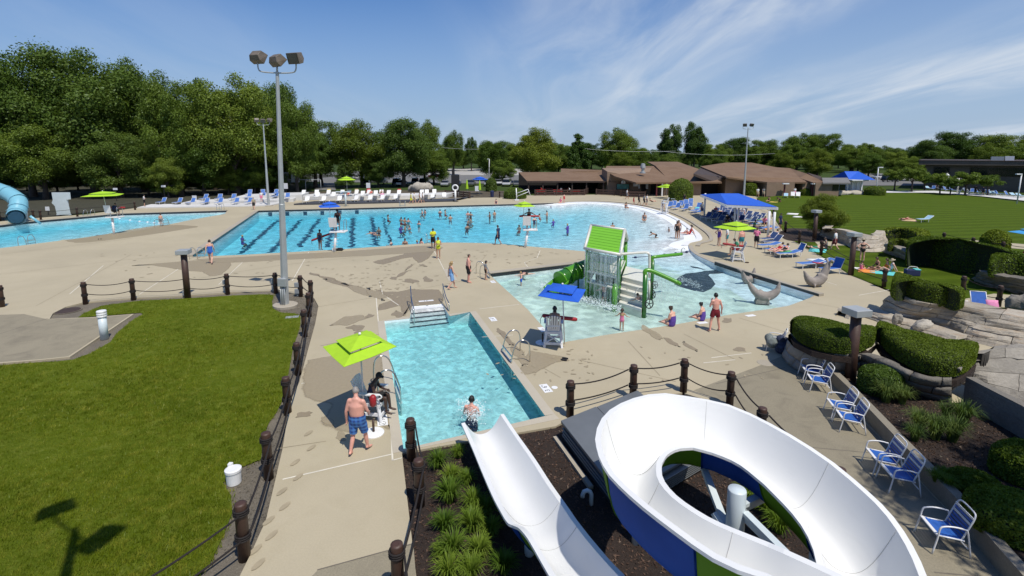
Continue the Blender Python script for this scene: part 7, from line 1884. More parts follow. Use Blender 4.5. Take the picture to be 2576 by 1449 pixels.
# white pipe bollards, manholes, depth tiles, floats
q = at(263,853,-.06); t = thing('pipe_bollard', 'tall pale blue plastic pipe with white ribbed cap on the lawn edge', 'pipe', q); obj('pipe', MB().lathe([(.155,0),(.155,1.0)], 20), M_PALEB, t, True); 
for z in (1.0,1.1,1.2): obj('cap_ring', MB().lathe([(.17,z),(.185,z+.02),(.185,z+.07),(.17,z+.09)], 20), M_WHITE, t)
q = at(589,1214,-.06); t = thing('bucket', 'white lidded plastic bucket standing in the dirt by the rope fence', 'bucket', q); obj('body', MB().lathe([(.165,0),(.175,.30)], 22), M_WHITE, t); obj('lid', MB().lathe([(.19,.31),(.19,.37),(.15,.385)], 22), M_WHITE, t); obj('spout', MB().box((-.14,.14,.36), (.1,.1,.14)), M_WHITE, t, bevel=.01)
q = at(169,782,-.06); t = thing('manhole_cover', 'round rusty manhole cover in the dirt strip left of the lawn', 'manhole', q); obj('cover', MB().lathe([(.55,0),(.55,.03),(.5,.04)], 24), M_FASC, t); obj('ring', MB().lathe([(.62,0),(.62,.02)], 24), M_DIRT, t)
for i, (u, v, r_, m) in enumerate(((1925,913,.30,M_COPING),(1395,975,.11,M_WHITE),(1690,1240,.2,M_COPING))[:2]):
    o = obj('deck_drain', MB().lathe([(r_,0.003),(r_*.95,.012)], 20, at(u,v)), m, None); tag(o, ('round concrete lid in the deck left of the curved planter wall','small round white lid near the depth marking right of the plunge pool')[i], 'drain lid')
q = at(735,798,-.04); tag(put('valve_lid', MB().box((0,0,.01), (.6,.3,.03)).mesh('valve_lid', M_GALV), None, q, (0,0,.3)), 'small pale rectangular valve lid in the lawn by the light pole', 'lid')
def tile(label, u, v, w, h, rz, txt=None, sign=False, size=.17):
    t = thing('depth_tile', label, 'depth marking', at(u,v), rz, 'white depth tiles on the pool edges'); obj('tile', MB().box((0,0,.006), (w,h,.006)), M_WHITE, t)
    if txt: put('lettering', text_mesh(txt, size, M_BLACK), t, (0 if not sign else -w*.2,0,.0105))
    if sign:
        c = Vector((w*.30,0,.0105)); mb = MB(); ring_ = [c+Vector((math.cos(a)*h*.32,math.sin(a)*h*.32,0)) for a in [2*PI*i/16 for i in range(17)]]
        mb.tube(ring_, .007, 4, False).bar(c+Vector((-h*.22,-h*.22,0)), c+Vector((h*.22,h*.22,0)), .012, .004); obj('no_diving_mark', mb, M_BLACK, t)
    return t
ED = at(1395,1042)-at(1197,783); re_ = math.atan2(ED.y, ED.x)
tile('white depth tile reading 3 6 on the right side of the plunge pool', 1373,977, .62,.3, re_+PI, '3  6"', size=.24)
tile('white depth tile on the upper right side of the plunge pool', 1240,803, .6,.3, re_+PI, '3  6"', size=.22)
EL = at(1015,1130)-at(967,808); rl_ = math.atan2(EL.y, EL.x)
tile('white depth tile with a no diving sign at the lifeguard chair', 962,1058, .62,.3, rl_, '3 6', True, .2)
tile('white depth tile at the top of the plunge pool steps', 1072,757, .8,.22, math.atan2((s1-s0).y,(s1-s0).x), '3 6"', size=.17)
EK = at(1404,864)-at(1234,693); rk_ = math.atan2(EK.y, EK.x)
tile('white depth tile reading 9 IN at the shallow pool beside the lifeguard chair', 1364,829, .6,.28, rk_, '9"', size=.2); tile('white depth tile at the corner ladder of the shallow pool', 1240,709, .55,.28, rk_, '1 6"', size=.16)
tile('white depth tile behind the woman in the purple swimsuit', 1767,812, .5,.25, .25); tile('white depth tile beside the man in red trunks', 1888,794, .5,.25, .3)
t = thing('float_rope', 'blue float rope dividing the shallow pool from the beach pool', 'float rope', at(1650,643)); RP = smooth_line([at(1590,648,-.08), at(1650,643,-.08), at(1700,637,-.08), at(1740,632,-.08)], 5)
obj('rope', MB().tube(RP, .025, 6), M_TW['navy'], t, True, world=True)
for p in RP[1::3]: obj('float', MB().ball(p, (.13,.09,.09), 8, 6), M_TW['navy'], t, True, world=True)
t = thing('float_rope', 'thin float rope across the diving pool behind the guard stand', 'float rope', at(380,560)); RP = smooth_line([at(292,549,-.08), at(340,556,-.08), at(380,560,-.08), at(405,562,-.08)], 4)
obj('rope', MB().tube(RP, .03, 6), M_TW['lightblue'], t, True, world=True)
for p in RP[1::2]: obj('float', MB().ball(p, (.16,.1,.1), 8, 6), M_WHITE, t, True, world=True)
# small things on the deck and plaza
def shoes(label, u, v, m): 
    t = thing('flip_flops', label, 'shoes', at(u,v), random.uniform(0,3))
    for s_ in (-1,1): obj('shoe', MB().prism([(s_*.09+.05*math.cos(a), .13*math.sin(a)) for a in [2*PI*i/10 for i in range(10)]], 0, .05), m, t)
shoes('black flip flops and bag by the white lifeguard chair', 1420, 905, M_BLACK); shoes('dark shoes on the deck edge of the diving pool', 251, 602, M_BLACK); shoes('dark shoes right of the lifeguard chair on the right deck', 1879, 661, M_POST); shoes('dark flip flops by the guard stand at the open side', 1310, 620, M_BLACK)
t = thing('water_jug', 'black and white bag at the foot of the lap lane guard stand', 'bag', at(843,632)+Vector((.3,.2,0))); obj('body', MB().box((0,0,.12), (.5,.3,.24)), M_BLACK, t, bevel=.04); obj('lid', MB().box((-.4,-.1,.1), (.3,.2,.2)), M_WHITE, t, bevel=.03)
t = thing('trash_can', 'dark blue bin on the plaza left of the planted mound', 'bin', at(1238,495)); obj('body', MB().lathe([(.3,0),(.36,.95)], 14), M_TW['navy'], t); obj('lid', MB().lathe([(.38,.95),(.3,1.1),(.1,1.15)], 14), M_TW['navy'], t)
q = at(1146,489); t = thing('kiosk', 'tall narrow black kiosk behind the timber ramp', 'kiosk', q); obj('body', MB().box((0,0,1.9), (1.5,.9,3.8)), M_BLACK, t, bevel=.03); obj('mast', MB().box((-.4,0,4.3), (.5,.4,1.2)), M_BLACK, t, bevel=.03)
q = at(2425,488,.03); t = thing('splash_arch', 'cream water arch on the splash deck beyond the lawn', 'spray feature', q); obj('arch', MB().tube([(math.cos(a)*1.0,0,math.sin(a)*1.0) for a in [PI*i/12 for i in range(13)]], .13, 8), M_PCREAM, t, True)
q = at(2408,486,.03); t = thing('spray_post', 'green and cream spray post on the splash deck', 'spray feature', q); obj('post', MB().tube([(0,0,0),(0,0,2.9)], .12, 8), M_PCREAM, t, True); obj('arm', MB().tube([(-1.0,0,2.9),(2.2,0,3.0)], .1, 8), M_PCREAM, t, True)
q = at(2378,480); t = thing('covered_sign', 'narrow white wrapped umbrella on the splash deck', 'umbrella', q); obj('cover', MB().lathe([(.08,1.5),(.42,2.4),(.38,3.4),(.1,3.7)], 10), M_WHITE, t); obj('pole', MB().tube([(0,0,0),(0,0,1.6)], .05, 6), M_WHITE, t)
# ------------------------------------------------------------------ people
SKIN = {n_: mat('skin_' + n_, c_, .5, 0, .08, 5.0, Subsurface_Weight=0.0) for n_, c_ in (('fair',(.62,.36,.26)),('pink',(.66,.33,.25)),('tan',(.45,.25,.16)),('olive',(.36,.20,.125)),('brown',(.16,.075,.045)),('dark',(.055,.028,.019)))}
CLOTH = {n_: mat('cloth_' + n_.replace(' ', '_'), c_, .85, 0, .12, 9.0, .2, 40.0) for n_, c_ in (('navy',(.012,.022,.075)),('black',(.012,.012,.014)),('red',(.42,.012,.02)),('dark red',(.17,.008,.018)),('purple',(.10,.05,.30)),('blue',(.03,.12,.50)),('light blue',(.20,.38,.66)),('yellow',(.62,.66,.03)),('neon yellow',(.60,.72,.05)),('white',(.70,.70,.70)),('pink',(.75,.20,.33)),('green',(.04,.22,.12)),('grey',(.18,.19,.20)),('teal',(.02,.20,.24)),('orange',(.70,.22,.03)),('khaki',(.35,.30,.20)))}
k = NT('blue_plaid_cloth'); co = k.coord('Object')
w1 = k.n('ShaderNodeTexWave', wave_type='BANDS', bands_direction='X'); w1.inputs['Scale'].default_value = 3.2; k.link(co, w1.inputs['Vector'])
w2 = k.n('ShaderNodeTexWave', wave_type='BANDS', bands_direction='Z'); w2.inputs['Scale'].default_value = 3.0; k.link(co, w2.inputs['Vector'])
c = k.mix(w1.outputs['Fac'], (.012,.04,.17), (.03,.12,.42)); c = k.mix(k.math('MULTIPLY', w2.outputs['Fac'], .6), c, (.10,.28,.60)); k.pbsdf(c, .8); CLOTH['blue plaid'] = k.m
HAIR = {n_: mat('hair_' + n_, c_, .55, 0, .25, 30.0, .6, 120.0) for n_, c_ in (('black',(.008,.007,.006)),('brown',(.045,.024,.013)),('blond',(.35,.23,.10)),('grey',(.25,.23,.21)),('red',(.20,.07,.025)))}
V3 = Vector
def limb(mb, pts, rad, n=12):
    """Closed tapered limb with rounded ends through joints; (rx, ry) pairs give flattened sections."""
    P = [V3(p) for p in pts]; R = [(r, r) if not isinstance(r, tuple) else r for r in rad]
    a0 = (P[0]-P[1]).normalized(); a1 = (P[-1]-P[-2]).normalized()
    PP = [P[0]+a0*max(R[0])*.9, P[0]+a0*max(R[0])*.6] + P + [P[-1]+a1*max(R[-1])*.6, P[-1]+a1*max(R[-1])*.9]
    RR_ = [(R[0][0]*.3,R[0][1]*.3),(R[0][0]*.78,R[0][1]*.78)] + R + [(R[-1][0]*.78,R[-1][1]*.78),(R[-1][0]*.3,R[-1][1]*.3)]
    V = []; m = len(PP)
    for i, p in enumerate(PP):
        t = (PP[min(i+1,m-1)]-PP[max(i-1,0)]).normalized(); x = V3((1,0,0)); x = x - t*x.dot(t)
        if x.length < .25: x = V3((0,1,0)) - t*t.y
        x.normalize(); y = t.cross(x)
        for k_ in range(n):
            a = 2*PI*k_/n; V.append(p + x*math.cos(a)*RR_[i][0] + y*math.sin(a)*RR_[i][1])
    F = [(i*n+k_, i*n+(k_+1) % n, (i+1)*n+(k_+1) % n, (i+1)*n+k_) for i in range(m-1) for k_ in range(n)] + [tuple(range(n-1,-1,-1)), tuple((m-1)*n+k_ for k_ in range(n))]
    mb.add(V, F)
def pose(**kw):
    """Joints of a 1.75 m adult who faces +Y; keys override the standing pose."""
    J = dict(pelvis=(0,0,.93), waist=(0,-.01,1.08), chest=(0,0,1.30), neck=(0,-.01,1.47), head=(0,.025,1.62),
             shL=(-.175,-.01,1.41), elL=(-.235,-.03,1.13), wrL=(-.25,.05,.88), shR=(.175,-.01,1.41), elR=(.235,-.03,1.13), wrR=(.25,.05,.88),
             hipL=(-.09,0,.92), knL=(-.105,.015,.50), anL=(-.11,-.02,.09), hipR=(.09,0,.92), knR=(.105,.015,.50), anR=(.11,-.02,.09), toL=None, toR=None)
    J.update(kw); 
    for s_ in 'LR':
        if J['to'+s_] is None:
            a = V3(J['an'+s_]); sx = -1 if s_ == 'L' else 1; J['to'+s_] = tuple(a + V3((sx*.03,.17,-.055)))
    return {k_: V3(v) for k_, v in J.items()}
POSES = {
 'stand': pose(), 
 'walk': pose(anL=(-.10,.26,.09), knL=(-.10,.19,.50), anR=(.10,-.27,.13), knR=(.10,.0,.50), elL=(-.24,-.09,1.14), wrL=(-.25,-.10,.89), elR=(.24,.03,1.14), wrR=(.23,.20,.93)),
 'hips': pose(elL=(-.40,-.12,1.18), wrL=(-.19,.02,.98), elR=(.40,-.12,1.18), wrR=(.19,.02,.98)),
 'armfold': pose(elL=(-.25,.03,1.16), wrL=(-.05,.24,1.22), elR=(.25,.03,1.16), wrR=(.08,.25,1.18)),
 'wide': pose(elL=(-.25,.02,1.16), wrL=(-.10,.20,1.38), elR=(.27,-.04,1.14), wrR=(.30,.03,.90), anL=(-.23,-.04,.09), knL=(-.17,.02,.50), anR=(.25,.05,.09), knR=(.18,.05,.50)),
 'armsout': pose(elL=(-.40,.05,1.28), wrL=(-.62,.12,1.16), elR=(.40,.05,1.28), wrR=(.62,.12,1.16), anL=(-.14,-.02,.09), anR=(.14,-.02,.09)),
 'stride': pose(anL=(-.14,-.16,.09), knL=(-.11,-.02,.50), anR=(.17,.18,.09), knR=(.14,.13,.50), head=(-.03,.05,1.61), elL=(-.26,-.05,1.13), wrL=(-.28,.0,.87), elR=(.26,.05,1.14), wrR=(.20,.22,1.0)),
 'sit': pose(pelvis=(0,0,.13), waist=(0,-.03,.28), chest=(0,0,.50), neck=(0,.03,.67), head=(0,.085,.82), shL=(-.175,.01,.61), elL=(-.24,.07,.36), wrL=(-.16,.28,.24), shR=(.175,.01,.61), elR=(.24,.07,.36), wrR=(.16,.28,.24),
             hipL=(-.10,.02,.11), knL=(-.24,.40,.17), anL=(-.05,.62,.06), hipR=(.10,.02,.11), knR=(.24,.40,.17), anR=(.08,.60,.06), toL=(.05,.70,.04), toR=(-.03,.69,.05)),
 'sitlean': pose(pelvis=(0,0,.13), waist=(0,-.08,.27), chest=(0,-.16,.47), neck=(0,-.18,.64), head=(0,-.14,.79), shL=(-.175,-.17,.58), elL=(-.27,-.30,.33), wrL=(-.28,-.42,.08), shR=(.175,-.17,.58), elR=(.27,-.30,.33), wrR=(.28,-.42,.08),
             hipL=(-.09,.02,.11), knL=(-.12,.40,.33), anL=(-.12,.68,.07), hipR=(.09,.02,.11), knR=(.10,.44,.12), anR=(.10,.86,.07)),
 'chair': pose(pelvis=(0,0,.10), waist=(0,-.05,.26), chest=(0,.02,.47), neck=(0,.10,.63), head=(0,.19,.76), shL=(-.17,.06,.57), elL=(-.23,.14,.32), wrL=(-.13,.38,.28), shR=(.17,.06,.57), elR=(.23,.14,.32), wrR=(.10,.36,.36),
             hipL=(-.10,.02,.08), knL=(-.13,.44,.12), anL=(-.12,.50,-.32), hipR=(.10,.02,.08), knR=(.13,.44,.12), anR=(.12,.46,-.32)),
 'recline': pose(pelvis=(0,-.08,.47), waist=(0,.10,.52), chest=(0,.28,.66), neck=(0,.40,.79), head=(0,.47,.92), shL=(-.17,.35,.74), elL=(-.28,.24,.56), wrL=(-.20,.05,.56), shR=(.17,.35,.74), elR=(.28,.24,.56), wrR=(.20,.05,.56),
             hipL=(-.09,-.10,.46), knL=(-.10,-.46,.62), anL=(-.10,-.82,.43), hipR=(.09,-.10,.46), knR=(.10,-.50,.50), anR=(.10,-.90,.43), toL=(-.12,-.92,.52), toR=(.12,-1.0,.53)),
 'lie': pose(pelvis=(0,-.08,.12), waist=(0,.10,.13), chest=(0,.30,.14), neck=(0,.47,.14), head=(0,.62,.16), shL=(-.18,.40,.13), elL=(-.30,.22,.09), wrL=(-.32,-.03,.08), shR=(.18,.40,.13), elR=(.36,.50,.09), wrR=(.24,.72,.08),
             hipL=(-.09,-.10,.11), knL=(-.12,-.50,.16), anL=(-.13,-.90,.08), hipR=(.09,-.10,.11), knR=(.14,-.46,.30), anR=(.12,-.74,.07), toL=(-.17,-1.03,.12), toR=(.14,-.90,.06)),
 'crawl': pose(pelvis=(0,-.30,.48), waist=(0,-.16,.52), chest=(0,.08,.60), neck=(0,.24,.68), head=(0,.37,.76), shL=(-.16,.18,.62), elL=(-.24,.35,.46), wrL=(-.20,.55,.34), shR=(.16,.18,.62), elR=(.24,.35,.46), wrR=(.20,.58,.36),
             hipL=(-.09,-.32,.46), knL=(-.12,-.16,.12), anL=(-.12,-.52,.06), hipR=(.09,-.32,.46), knR=(.12,-.14,.12), anR=(.12,-.52,.06), toL=(-.12,-.66,.03), toR=(.12,-.66,.03)),
 'float': pose(pelvis=(0,-.05,.06), waist=(0,.12,.07), chest=(0,.32,.10), neck=(0,.48,.13), head=(0,.62,.19), shL=(-.18,.40,.10), elL=(-.44,.44,.10), wrL=(-.66,.34,.06), shR=(.18,.40,.10), elR=(.44,.44,.10), wrR=(.66,.34,.06),
             hipL=(-.09,-.08,.05), knL=(-.13,-.48,.0), anL=(-.16,-.86,-.04), hipR=(.09,-.08,.05), knR=(.13,-.48,.0), anR=(.16,-.86,-.04), toL=(-.18,-1.02,-.08), toR=(.18,-1.02,-.08)),
}
_lg = dict(knL=(-.13,.34,.78), anL=(-.12,.08,.52), knR=(.13,.30,.74), anR=(.12,.0,.48))
POSES['tread'] = pose(elL=(-.33,.08,1.20), wrL=(-.34,.32,1.16), elR=(.36,-.02,1.20), wrR=(.50,.16,1.14), **_lg)
POSES['treadfold'] = pose(elL=(-.25,.03,1.16), wrL=(-.05,.24,1.22), elR=(.27,.05,1.18), wrR=(.16,.30,1.26), **_lg)
POSES['wade'] = pose(elL=(-.36,.02,1.20), wrL=(-.48,.18,1.12), elR=(.36,.02,1.20), wrR=(.48,.18,1.12))
BODY = {}
def body_mesh(pname, kid=False, heavy=False):
    key = (pname, kid, heavy)
    if key in BODY: return BODY[key]
    J = POSES[pname]; mb = MB(); w = 1.22 if heavy else 1.0
    limb(mb, [J['pelvis']-V3((0,0,.03)) if pname not in ('lie','float','recline') else J['pelvis'], J['waist'], J['chest'], J['chest'].lerp(J['neck'],.62)], [(.165*w,.115*w),(.140*w*(1.1 if heavy else 1),.10*w*(1.12 if heavy else 1)),(.165*w,.115*w),(.13,.085)], 16)
    limb(mb, [J['shL'], J['chest'].lerp(J['neck'],.55), J['shR']], [.062,.07,.062])
    limb(mb, [J['chest'].lerp(J['neck'],.7), J['neck'], J['neck'].lerp(J['head'],.55)], [.07,.056,.055])
    hd = (J['head']-J['neck']).normalized(); hs_ = 1.25 if kid else 1.0
    hc = J['head'] + hd*.02*hs_; fwd = V3((0,1,0)) - hd*hd.y
    if fwd.length < .3: fwd = V3((0,0,1)) - hd*hd.z
    fwd.normalize(); rt_ = fwd.cross(hd).normalized()
    M = Matrix((rt_, fwd, hd)).transposed()
    mb.ball(hc + hd*.02*hs_, V3((.075,.092,.098))*hs_, 14, 10, M)
    limb(mb, [hc+fwd*.02*hs_-hd*.04*hs_, hc+fwd*.035*hs_-hd*.085*hs_], [.056*hs_,.040*hs_])
    limb(mb, [hc+fwd*.085*hs_+hd*.015, hc+fwd*.105*hs_-hd*.015*hs_], [.012*hs_,.018*hs_], 8)
    for s_ in (-1,1): mb.ball(hc + rt_*s_*.078*hs_ - fwd*.005, V3((.014,.026,.034))*hs_, 8, 6, M)
    for s_ in 'LR':
        limb(mb, [J['sh'+s_], J['sh'+s_].lerp(J['el'+s_],.45), J['el'+s_]], [.056*w**.5,.050*w**.5,.040])
        limb(mb, [J['el'+s_], J['el'+s_].lerp(J['wr'+s_],.3), J['wr'+s_]], [.040,.041,.027])
        limb(mb, [J['hip'+s_], J['hip'+s_].lerp(J['kn'+s_],.35), J['kn'+s_]], [.092*w**.5,.085*w**.5,.056])
        limb(mb, [J['kn'+s_], J['kn'+s_].lerp(J['an'+s_],.33), J['an'+s_]], [.055,.058,.037])
        limb(mb, [J['an'+s_]-(J['to'+s_]-J['an'+s_])*.25, J['an'+s_].lerp(J['to'+s_],.6)-V3((0,0,.008)), J['to'+s_]], [.034,.038,.028])
        d_ = (J['wr'+s_]-J['el'+s_]).normalized(); limb(mb, [J['wr'+s_]+d_*.01, J['wr'+s_]+d_*.075], [(.030,.022),(.036,.020)])
    me = remesh(mb, .017, 'body', SKIN['fair'], 5)
    # fingers and thumb, added to the same mesh
    bm = bmesh.new(); bm.from_mesh(me); fm = MB()
    for s_ in 'LR':
        d_ = (J['wr'+s_]-J['el'+s_]).normalized(); p = J['wr'+s_] + d_*.085; sx = -1 if s_ == 'L' else 1
        x = V3((0,1,0)) - d_*d_.y
        if x.length < .3: x = V3((0,0,1)) - d_*d_.z
        x.normalize(); y = d_.cross(x)*sx
        for i, L_ in enumerate((.062,.075,.070,.055)):
            b = p + x*(.028-.019*i); fm.tube([b-d_*.02, b+d_*L_*.5+y*.004, b+d_*L_*.85+y*.018, b+d_*L_*.98+y*.03], [.0095,.009,.008,.006], 6)
        b = p + x*.034 - d_*.045; fm.tube([b-x*.01, b+x*.02+d_*.03, b+x*.026+d_*.056+y*.006], [.012,.0105,.008], 6)
    tm = fm.mesh('t', SKIN['fair'], True); bm.from_mesh(tm); bm.to_mesh(me); bm.free(); bpy.data.meshes.remove(tm)
    me.polygons.foreach_set('use_smooth', [True]*len(me.polygons)); me.update()
    # which bone each face belongs to
    segs = [('pelvis', J['pelvis']-V3((0,0,.05)), J['pelvis'].lerp(J['waist'],.5), .15), ('torso', J['pelvis'].lerp(J['waist'],.5), J['chest'].lerp(J['neck'],.45), .14), ('neck', J['chest'].lerp(J['neck'],.8), J['neck'], .07), ('head', J['neck'].lerp(J['head'],.6), hc+hd*.05, .09)]
    for s_ in 'LR': segs += [('uarm', J['sh'+s_], J['el'+s_], .05), ('farm', J['el'+s_], J['wr'+s_]+(J['wr'+s_]-J['el'+s_]).normalized()*.15, .035), ('thigh', J['hip'+s_], J['kn'+s_], .08), ('shin', J['kn'+s_], J['an'+s_], .05), ('foot', J['an'+s_], J['to'+s_], .04)]
    nP = len(me.polygons); cen = np.empty(nP*3); me.polygons.foreach_get('center', cen); cen = cen.reshape(-1,3)
    best = np.full(nP, 1e9); lab = np.zeros(nP, int); tt = np.zeros(nP)
    for i, (nm, a, b, r) in enumerate(segs):
        a_, b_ = np.array(a), np.array(b); ab = b_-a_; t = np.clip(((cen-a_)@ab)/max(1e-9,(ab@ab)), 0, 1); d = np.linalg.norm(cen-(a_+t[:,None]*ab), axis=1) - r
        k_ = d < best; best[k_] = d[k_]; lab[k_] = i; tt[k_] = t[k_]
    names = np.array([s[0] for s in segs])[lab]
    hv = cen - np.array(hc); hu = hv @ np.array(hd); hf = hv @ np.array(fwd)
    BODY[key] = (me, cen, names, tt, hu/hs_, hf/hs_, (hc, hd, fwd, rt_, hs_)); return BODY[key]
GAR = {}
def garment(key, kind):
    if (key, kind) in GAR: return GAR[(key, kind)]
    me, cen, nm, t, hu, hf, hd = BODY[key]
    thl = {'shorts': .86, 'trunks': .55, 'briefs': .12, 'swimsuit': .10, 'shirt': -1, 'tank': -1, 'rash': .5, 'bikini_top': -1}.get(kind, -1)
    if kind == 'hair': sel = (nm == 'head') & ((hu > .055) | ((hf < .018) & (hu > -.055)))
    elif kind == 'longhair': sel = ((nm == 'head') & ((hu > .055) | (hf < .028))) | ((nm == 'neck') & (hf < 0))
    elif kind == 'buzz': sel = (nm == 'head') & ((hu > .05) | ((hf < .0) & (hu > -.03)))
    elif kind == 'cap': sel = (nm == 'head') & (hu > .045)
    else:
        sel = np.zeros(len(nm), bool)
        if kind in ('shorts','trunks','briefs','swimsuit','rash'): sel |= (nm == 'pelvis') | ((nm == 'thigh') & (t < thl))
        if kind in ('swimsuit','rash'): sel |= (nm == 'torso') & (t < .80)
        if kind == 'shorts' or kind == 'trunks': sel |= (nm == 'torso') & (t < .04)
        if kind in ('shirt','tank'): sel |= (nm == 'torso') | ((nm == 'pelvis') & (t > .2))
        if kind == 'shirt': sel |= (nm == 'uarm') & (t < .62)
        if kind == 'rash': sel |= (nm == 'torso') | (nm == 'uarm')
        if kind == 'bikini_top': sel |= (nm == 'torso') & (t > .58) & (t < .86)
    push = {'hair': .017, 'longhair': .024, 'buzz': .004, 'cap': .016, 'shorts': .024, 'trunks': .02, 'shirt': .018}.get(kind, .009)
    idx = np.nonzero(sel)[0]; bm = bmesh.new(); vm = {}
    for i in idx:
        vs = []
        for vi in me.polygons[i].vertices:
            if vi not in vm:
                v = me.vertices[vi]; ext = push*(1 + .5*mnoise.noise(v.co*9.0)) if kind in ('shorts','trunks','shirt','longhair','hair') else push
                if kind in ('shorts','trunks'):
                    ext += .012*max(0, min(1, (t[i])*1.2)) if nm[i] == 'thigh' else 0
                vm[vi] = bm.verts.new(v.co + v.normal*ext)
            vs.append(vm[vi])
        try: bm.faces.new(vs)
        except ValueError: pass
    g_ = bpy.data.meshes.new(kind); bm.to_mesh(g_); bm.free(); g_.materials.append(CLOTH['white'])
    g_.polygons.foreach_set('use_smooth', [True]*len(g_.polygons)); GAR[(key, kind)] = g_; return g_
PARTN = {'hair':'hair','longhair':'hair','buzz':'hair','cap':'cap','shorts':'shorts','trunks':'swim_trunks','briefs':'swim_briefs','swimsuit':'swimsuit','shirt':'shirt','tank':'tank_top','rash':'wetsuit','bikini_top':'bikini_top'}
def person(label, p, rz, pname, skin='fair', hair=('hair','brown'), wear=(('swimsuit','navy'),), h=1.75, kid=False, heavy=False, hat=None, group=None):
    key = (pname, kid, heavy); body_mesh(*key); s_ = h/1.75
    t = thing('person', label, 'person', p, rz, group, s_)
    def add(nm, me, m):
        o = put(nm, me, t); o.material_slots[0].link = 'OBJECT'; o.material_slots[0].material = m; return o
    b = add('body', BODY[key][0], SKIN[skin])
    if hair: add('hair', garment(key, hair[0]), HAIR[hair[1]])
    for kd, c_ in wear: add(PARTN[kd], garment(key, kd), CLOTH[c_])
    hc, hd, fw, rt_, hs_ = BODY[key][6]; M = Matrix((rt_, fw, hd)).transposed()
    if hat:
        kd, c_ = hat
        add('cap', garment(key, 'cap'), CLOTH[c_]) if kd == 'cap' else None
        if kd == 'cap': obj('cap_visor', MB().slab([hc+hd*.055+M@V3((x,y,0)) for x, y in ((-.075,.06),(.075,.06),(.06,.15),(-.06,.15))], .012), CLOTH[c_], t, True)
        if kd == 'visor': obj('cap_visor', MB().slab([hc+hd*.055+M@V3((x,y,0)) for x, y in ((-.08,.02),(.08,.02),(.07,.16),(-.07,.16))], .02), CLOTH[c_], t, True)
        if kd == 'sunhat':
            obj('sun_hat', MB().lathe([(.20,.0),(.19,.012),(.095,.02),(.088,.09),(.06,.115),(.01,.12)], 16, hc+hd*.05, M), CLOTH[c_], t, True)
    if hair and hair[0] == 'longhair' and pname not in ('lie','float','recline'):
        obj('ponytail', MB().tube([hc-fw*.09*hs_+hd*.03, hc-fw*.14*hs_-hd*.02, hc-fw*.13*hs_-hd*.12, hc-fw*.12*hs_-hd*.2], [.03,.035,.03,.01], 8), HAIR[hair[1]], t, True)
    if hair and hair[0] == 'hair' and len(hair) > 2:
        obj('hair_bun', MB().ball(hc-fw*.085+hd*.07, .05, 10, 8), HAIR[hair[1]], t, True)
    return t
def face(d): return math.radians(d)
def rescue_tube(label, p, rz, L=1.25, tilt=0.0):
    t = thing('rescue_tube', label, 'rescue tube', p, rz, 'red rescue tubes'); t.rotation_euler = (0, tilt, rz)
    obj('foam', MB().tube([(-L/2,0,0),(-L/2+.06,0,0),(L/2-.06,0,0),(L/2,0,0)], [.05,.085,.085,.05], 10), M_RED, t, True); obj('strap', MB().tube([(-L/2,0,0),(-L/2-.06,0,-.18),(-L/2-.02,0,-.36)], .012, 6), M_BLACK, t, True)
# near people
person('person with shaved head walking barefoot in blue plaid swim shorts', at(902,1140), face(-8), 'stride', 'pink', ('buzz','grey'), (('shorts','blue plaid'),), 1.86, heavy=True)
person('person in navy cap sitting on the lifeguard chair at the plunge pool', at(936,1047)+V3((.05,0,.55)), face(-95), 'chair', 'dark', ('hair','black'), (('swimsuit','navy'),('shorts','black')), 1.72, hat=('cap','black'))
t = thing('rescue_buoy', 'red rescue buoy hanging on the armrest of the lifeguard chair at the plunge pool', 'rescue buoy', at(940,1047)+V3((.12,-.42,.72))); obj('buoy', MB().tube([(0,0,-.18),(0,0,-.12),(0,0,.12),(0,0,.18)], [.05,.1,.1,.05], 12), M_RED, t, True); obj('handle', MB().tube(smooth_line([(.09,0,.14),(.2,0,.18),(.26,0,.1),(.12,0,.02)],3), .022, 8), M_WHITE, t, True)
person('person with short dark hair standing in the plunge pool below the slide', at(1186,1042,-.1)+V3((0,0,-1.20)), face(-15), 'armfold', 'pink', ('hair','black'), (('trunks','navy'),), 1.78)
person('person with long dark ponytail sitting in the white chair at the shallow pool', at(1392,866)+V3((.05,.08,.71)), face(-5), 'chair', 'olive', ('longhair','black'), (('swimsuit','black'),), 1.70, hat=('visor','black'))
rescue_tube('dark red rescue tube across the lap of the lifeguard at the shallow pool', at(1403,866)+V3((.1,.30,1.07)), .0, 1.5, .12)
person('person in red swim trunks standing with feet apart at the shallow pool edge', at(1797,834), face(5), 'wide', 'pink', ('hair','black'), (('trunks','dark red'),), 1.78)
person('person in purple blue swimsuit with a hair bun sitting at the shallow pool edge', at(1690,820), face(42), 'sit', 'fair', ('hair','brown','bun'), (('swimsuit','purple'),), 1.72, heavy=True)
person('person in blue swimsuit with dark hair sitting left of the one in red trunks', at(1766,806), face(50), 'sit', 'fair', ('hair','black','bun'), (('swimsuit','purple'),), 1.62, heavy=True)
person('small child in yellow and pink swimwear wading near the shallow pool edge', at(1567,838,-.45)+V3((0,.3,0)), face(-20), 'wade', 'tan', ('longhair','brown'), (('swimsuit','pink'),('bikini_top','neon yellow')), 1.08, kid=True)
person('small child with blue arm floats standing before the cream steps', at(1606,792,-.45)+V3((0,.25,0)), face(15), 'wade', 'fair', ('hair','brown'), (('trunks','white'),), 1.08, kid=True)
person('child under the waterfall of the green play structure', at(1522,772,-.45)+V3((0,.3,0)), face(0), 'wade', 'pink', ('hair','black'), (('trunks','navy'),), 1.30, kid=True)
person('person lying back with arms spread in the shallow pool corner', at(1317,690,-.14), face(200), 'float', 'fair', ('hair','brown'), (('briefs','navy'),), 1.60)
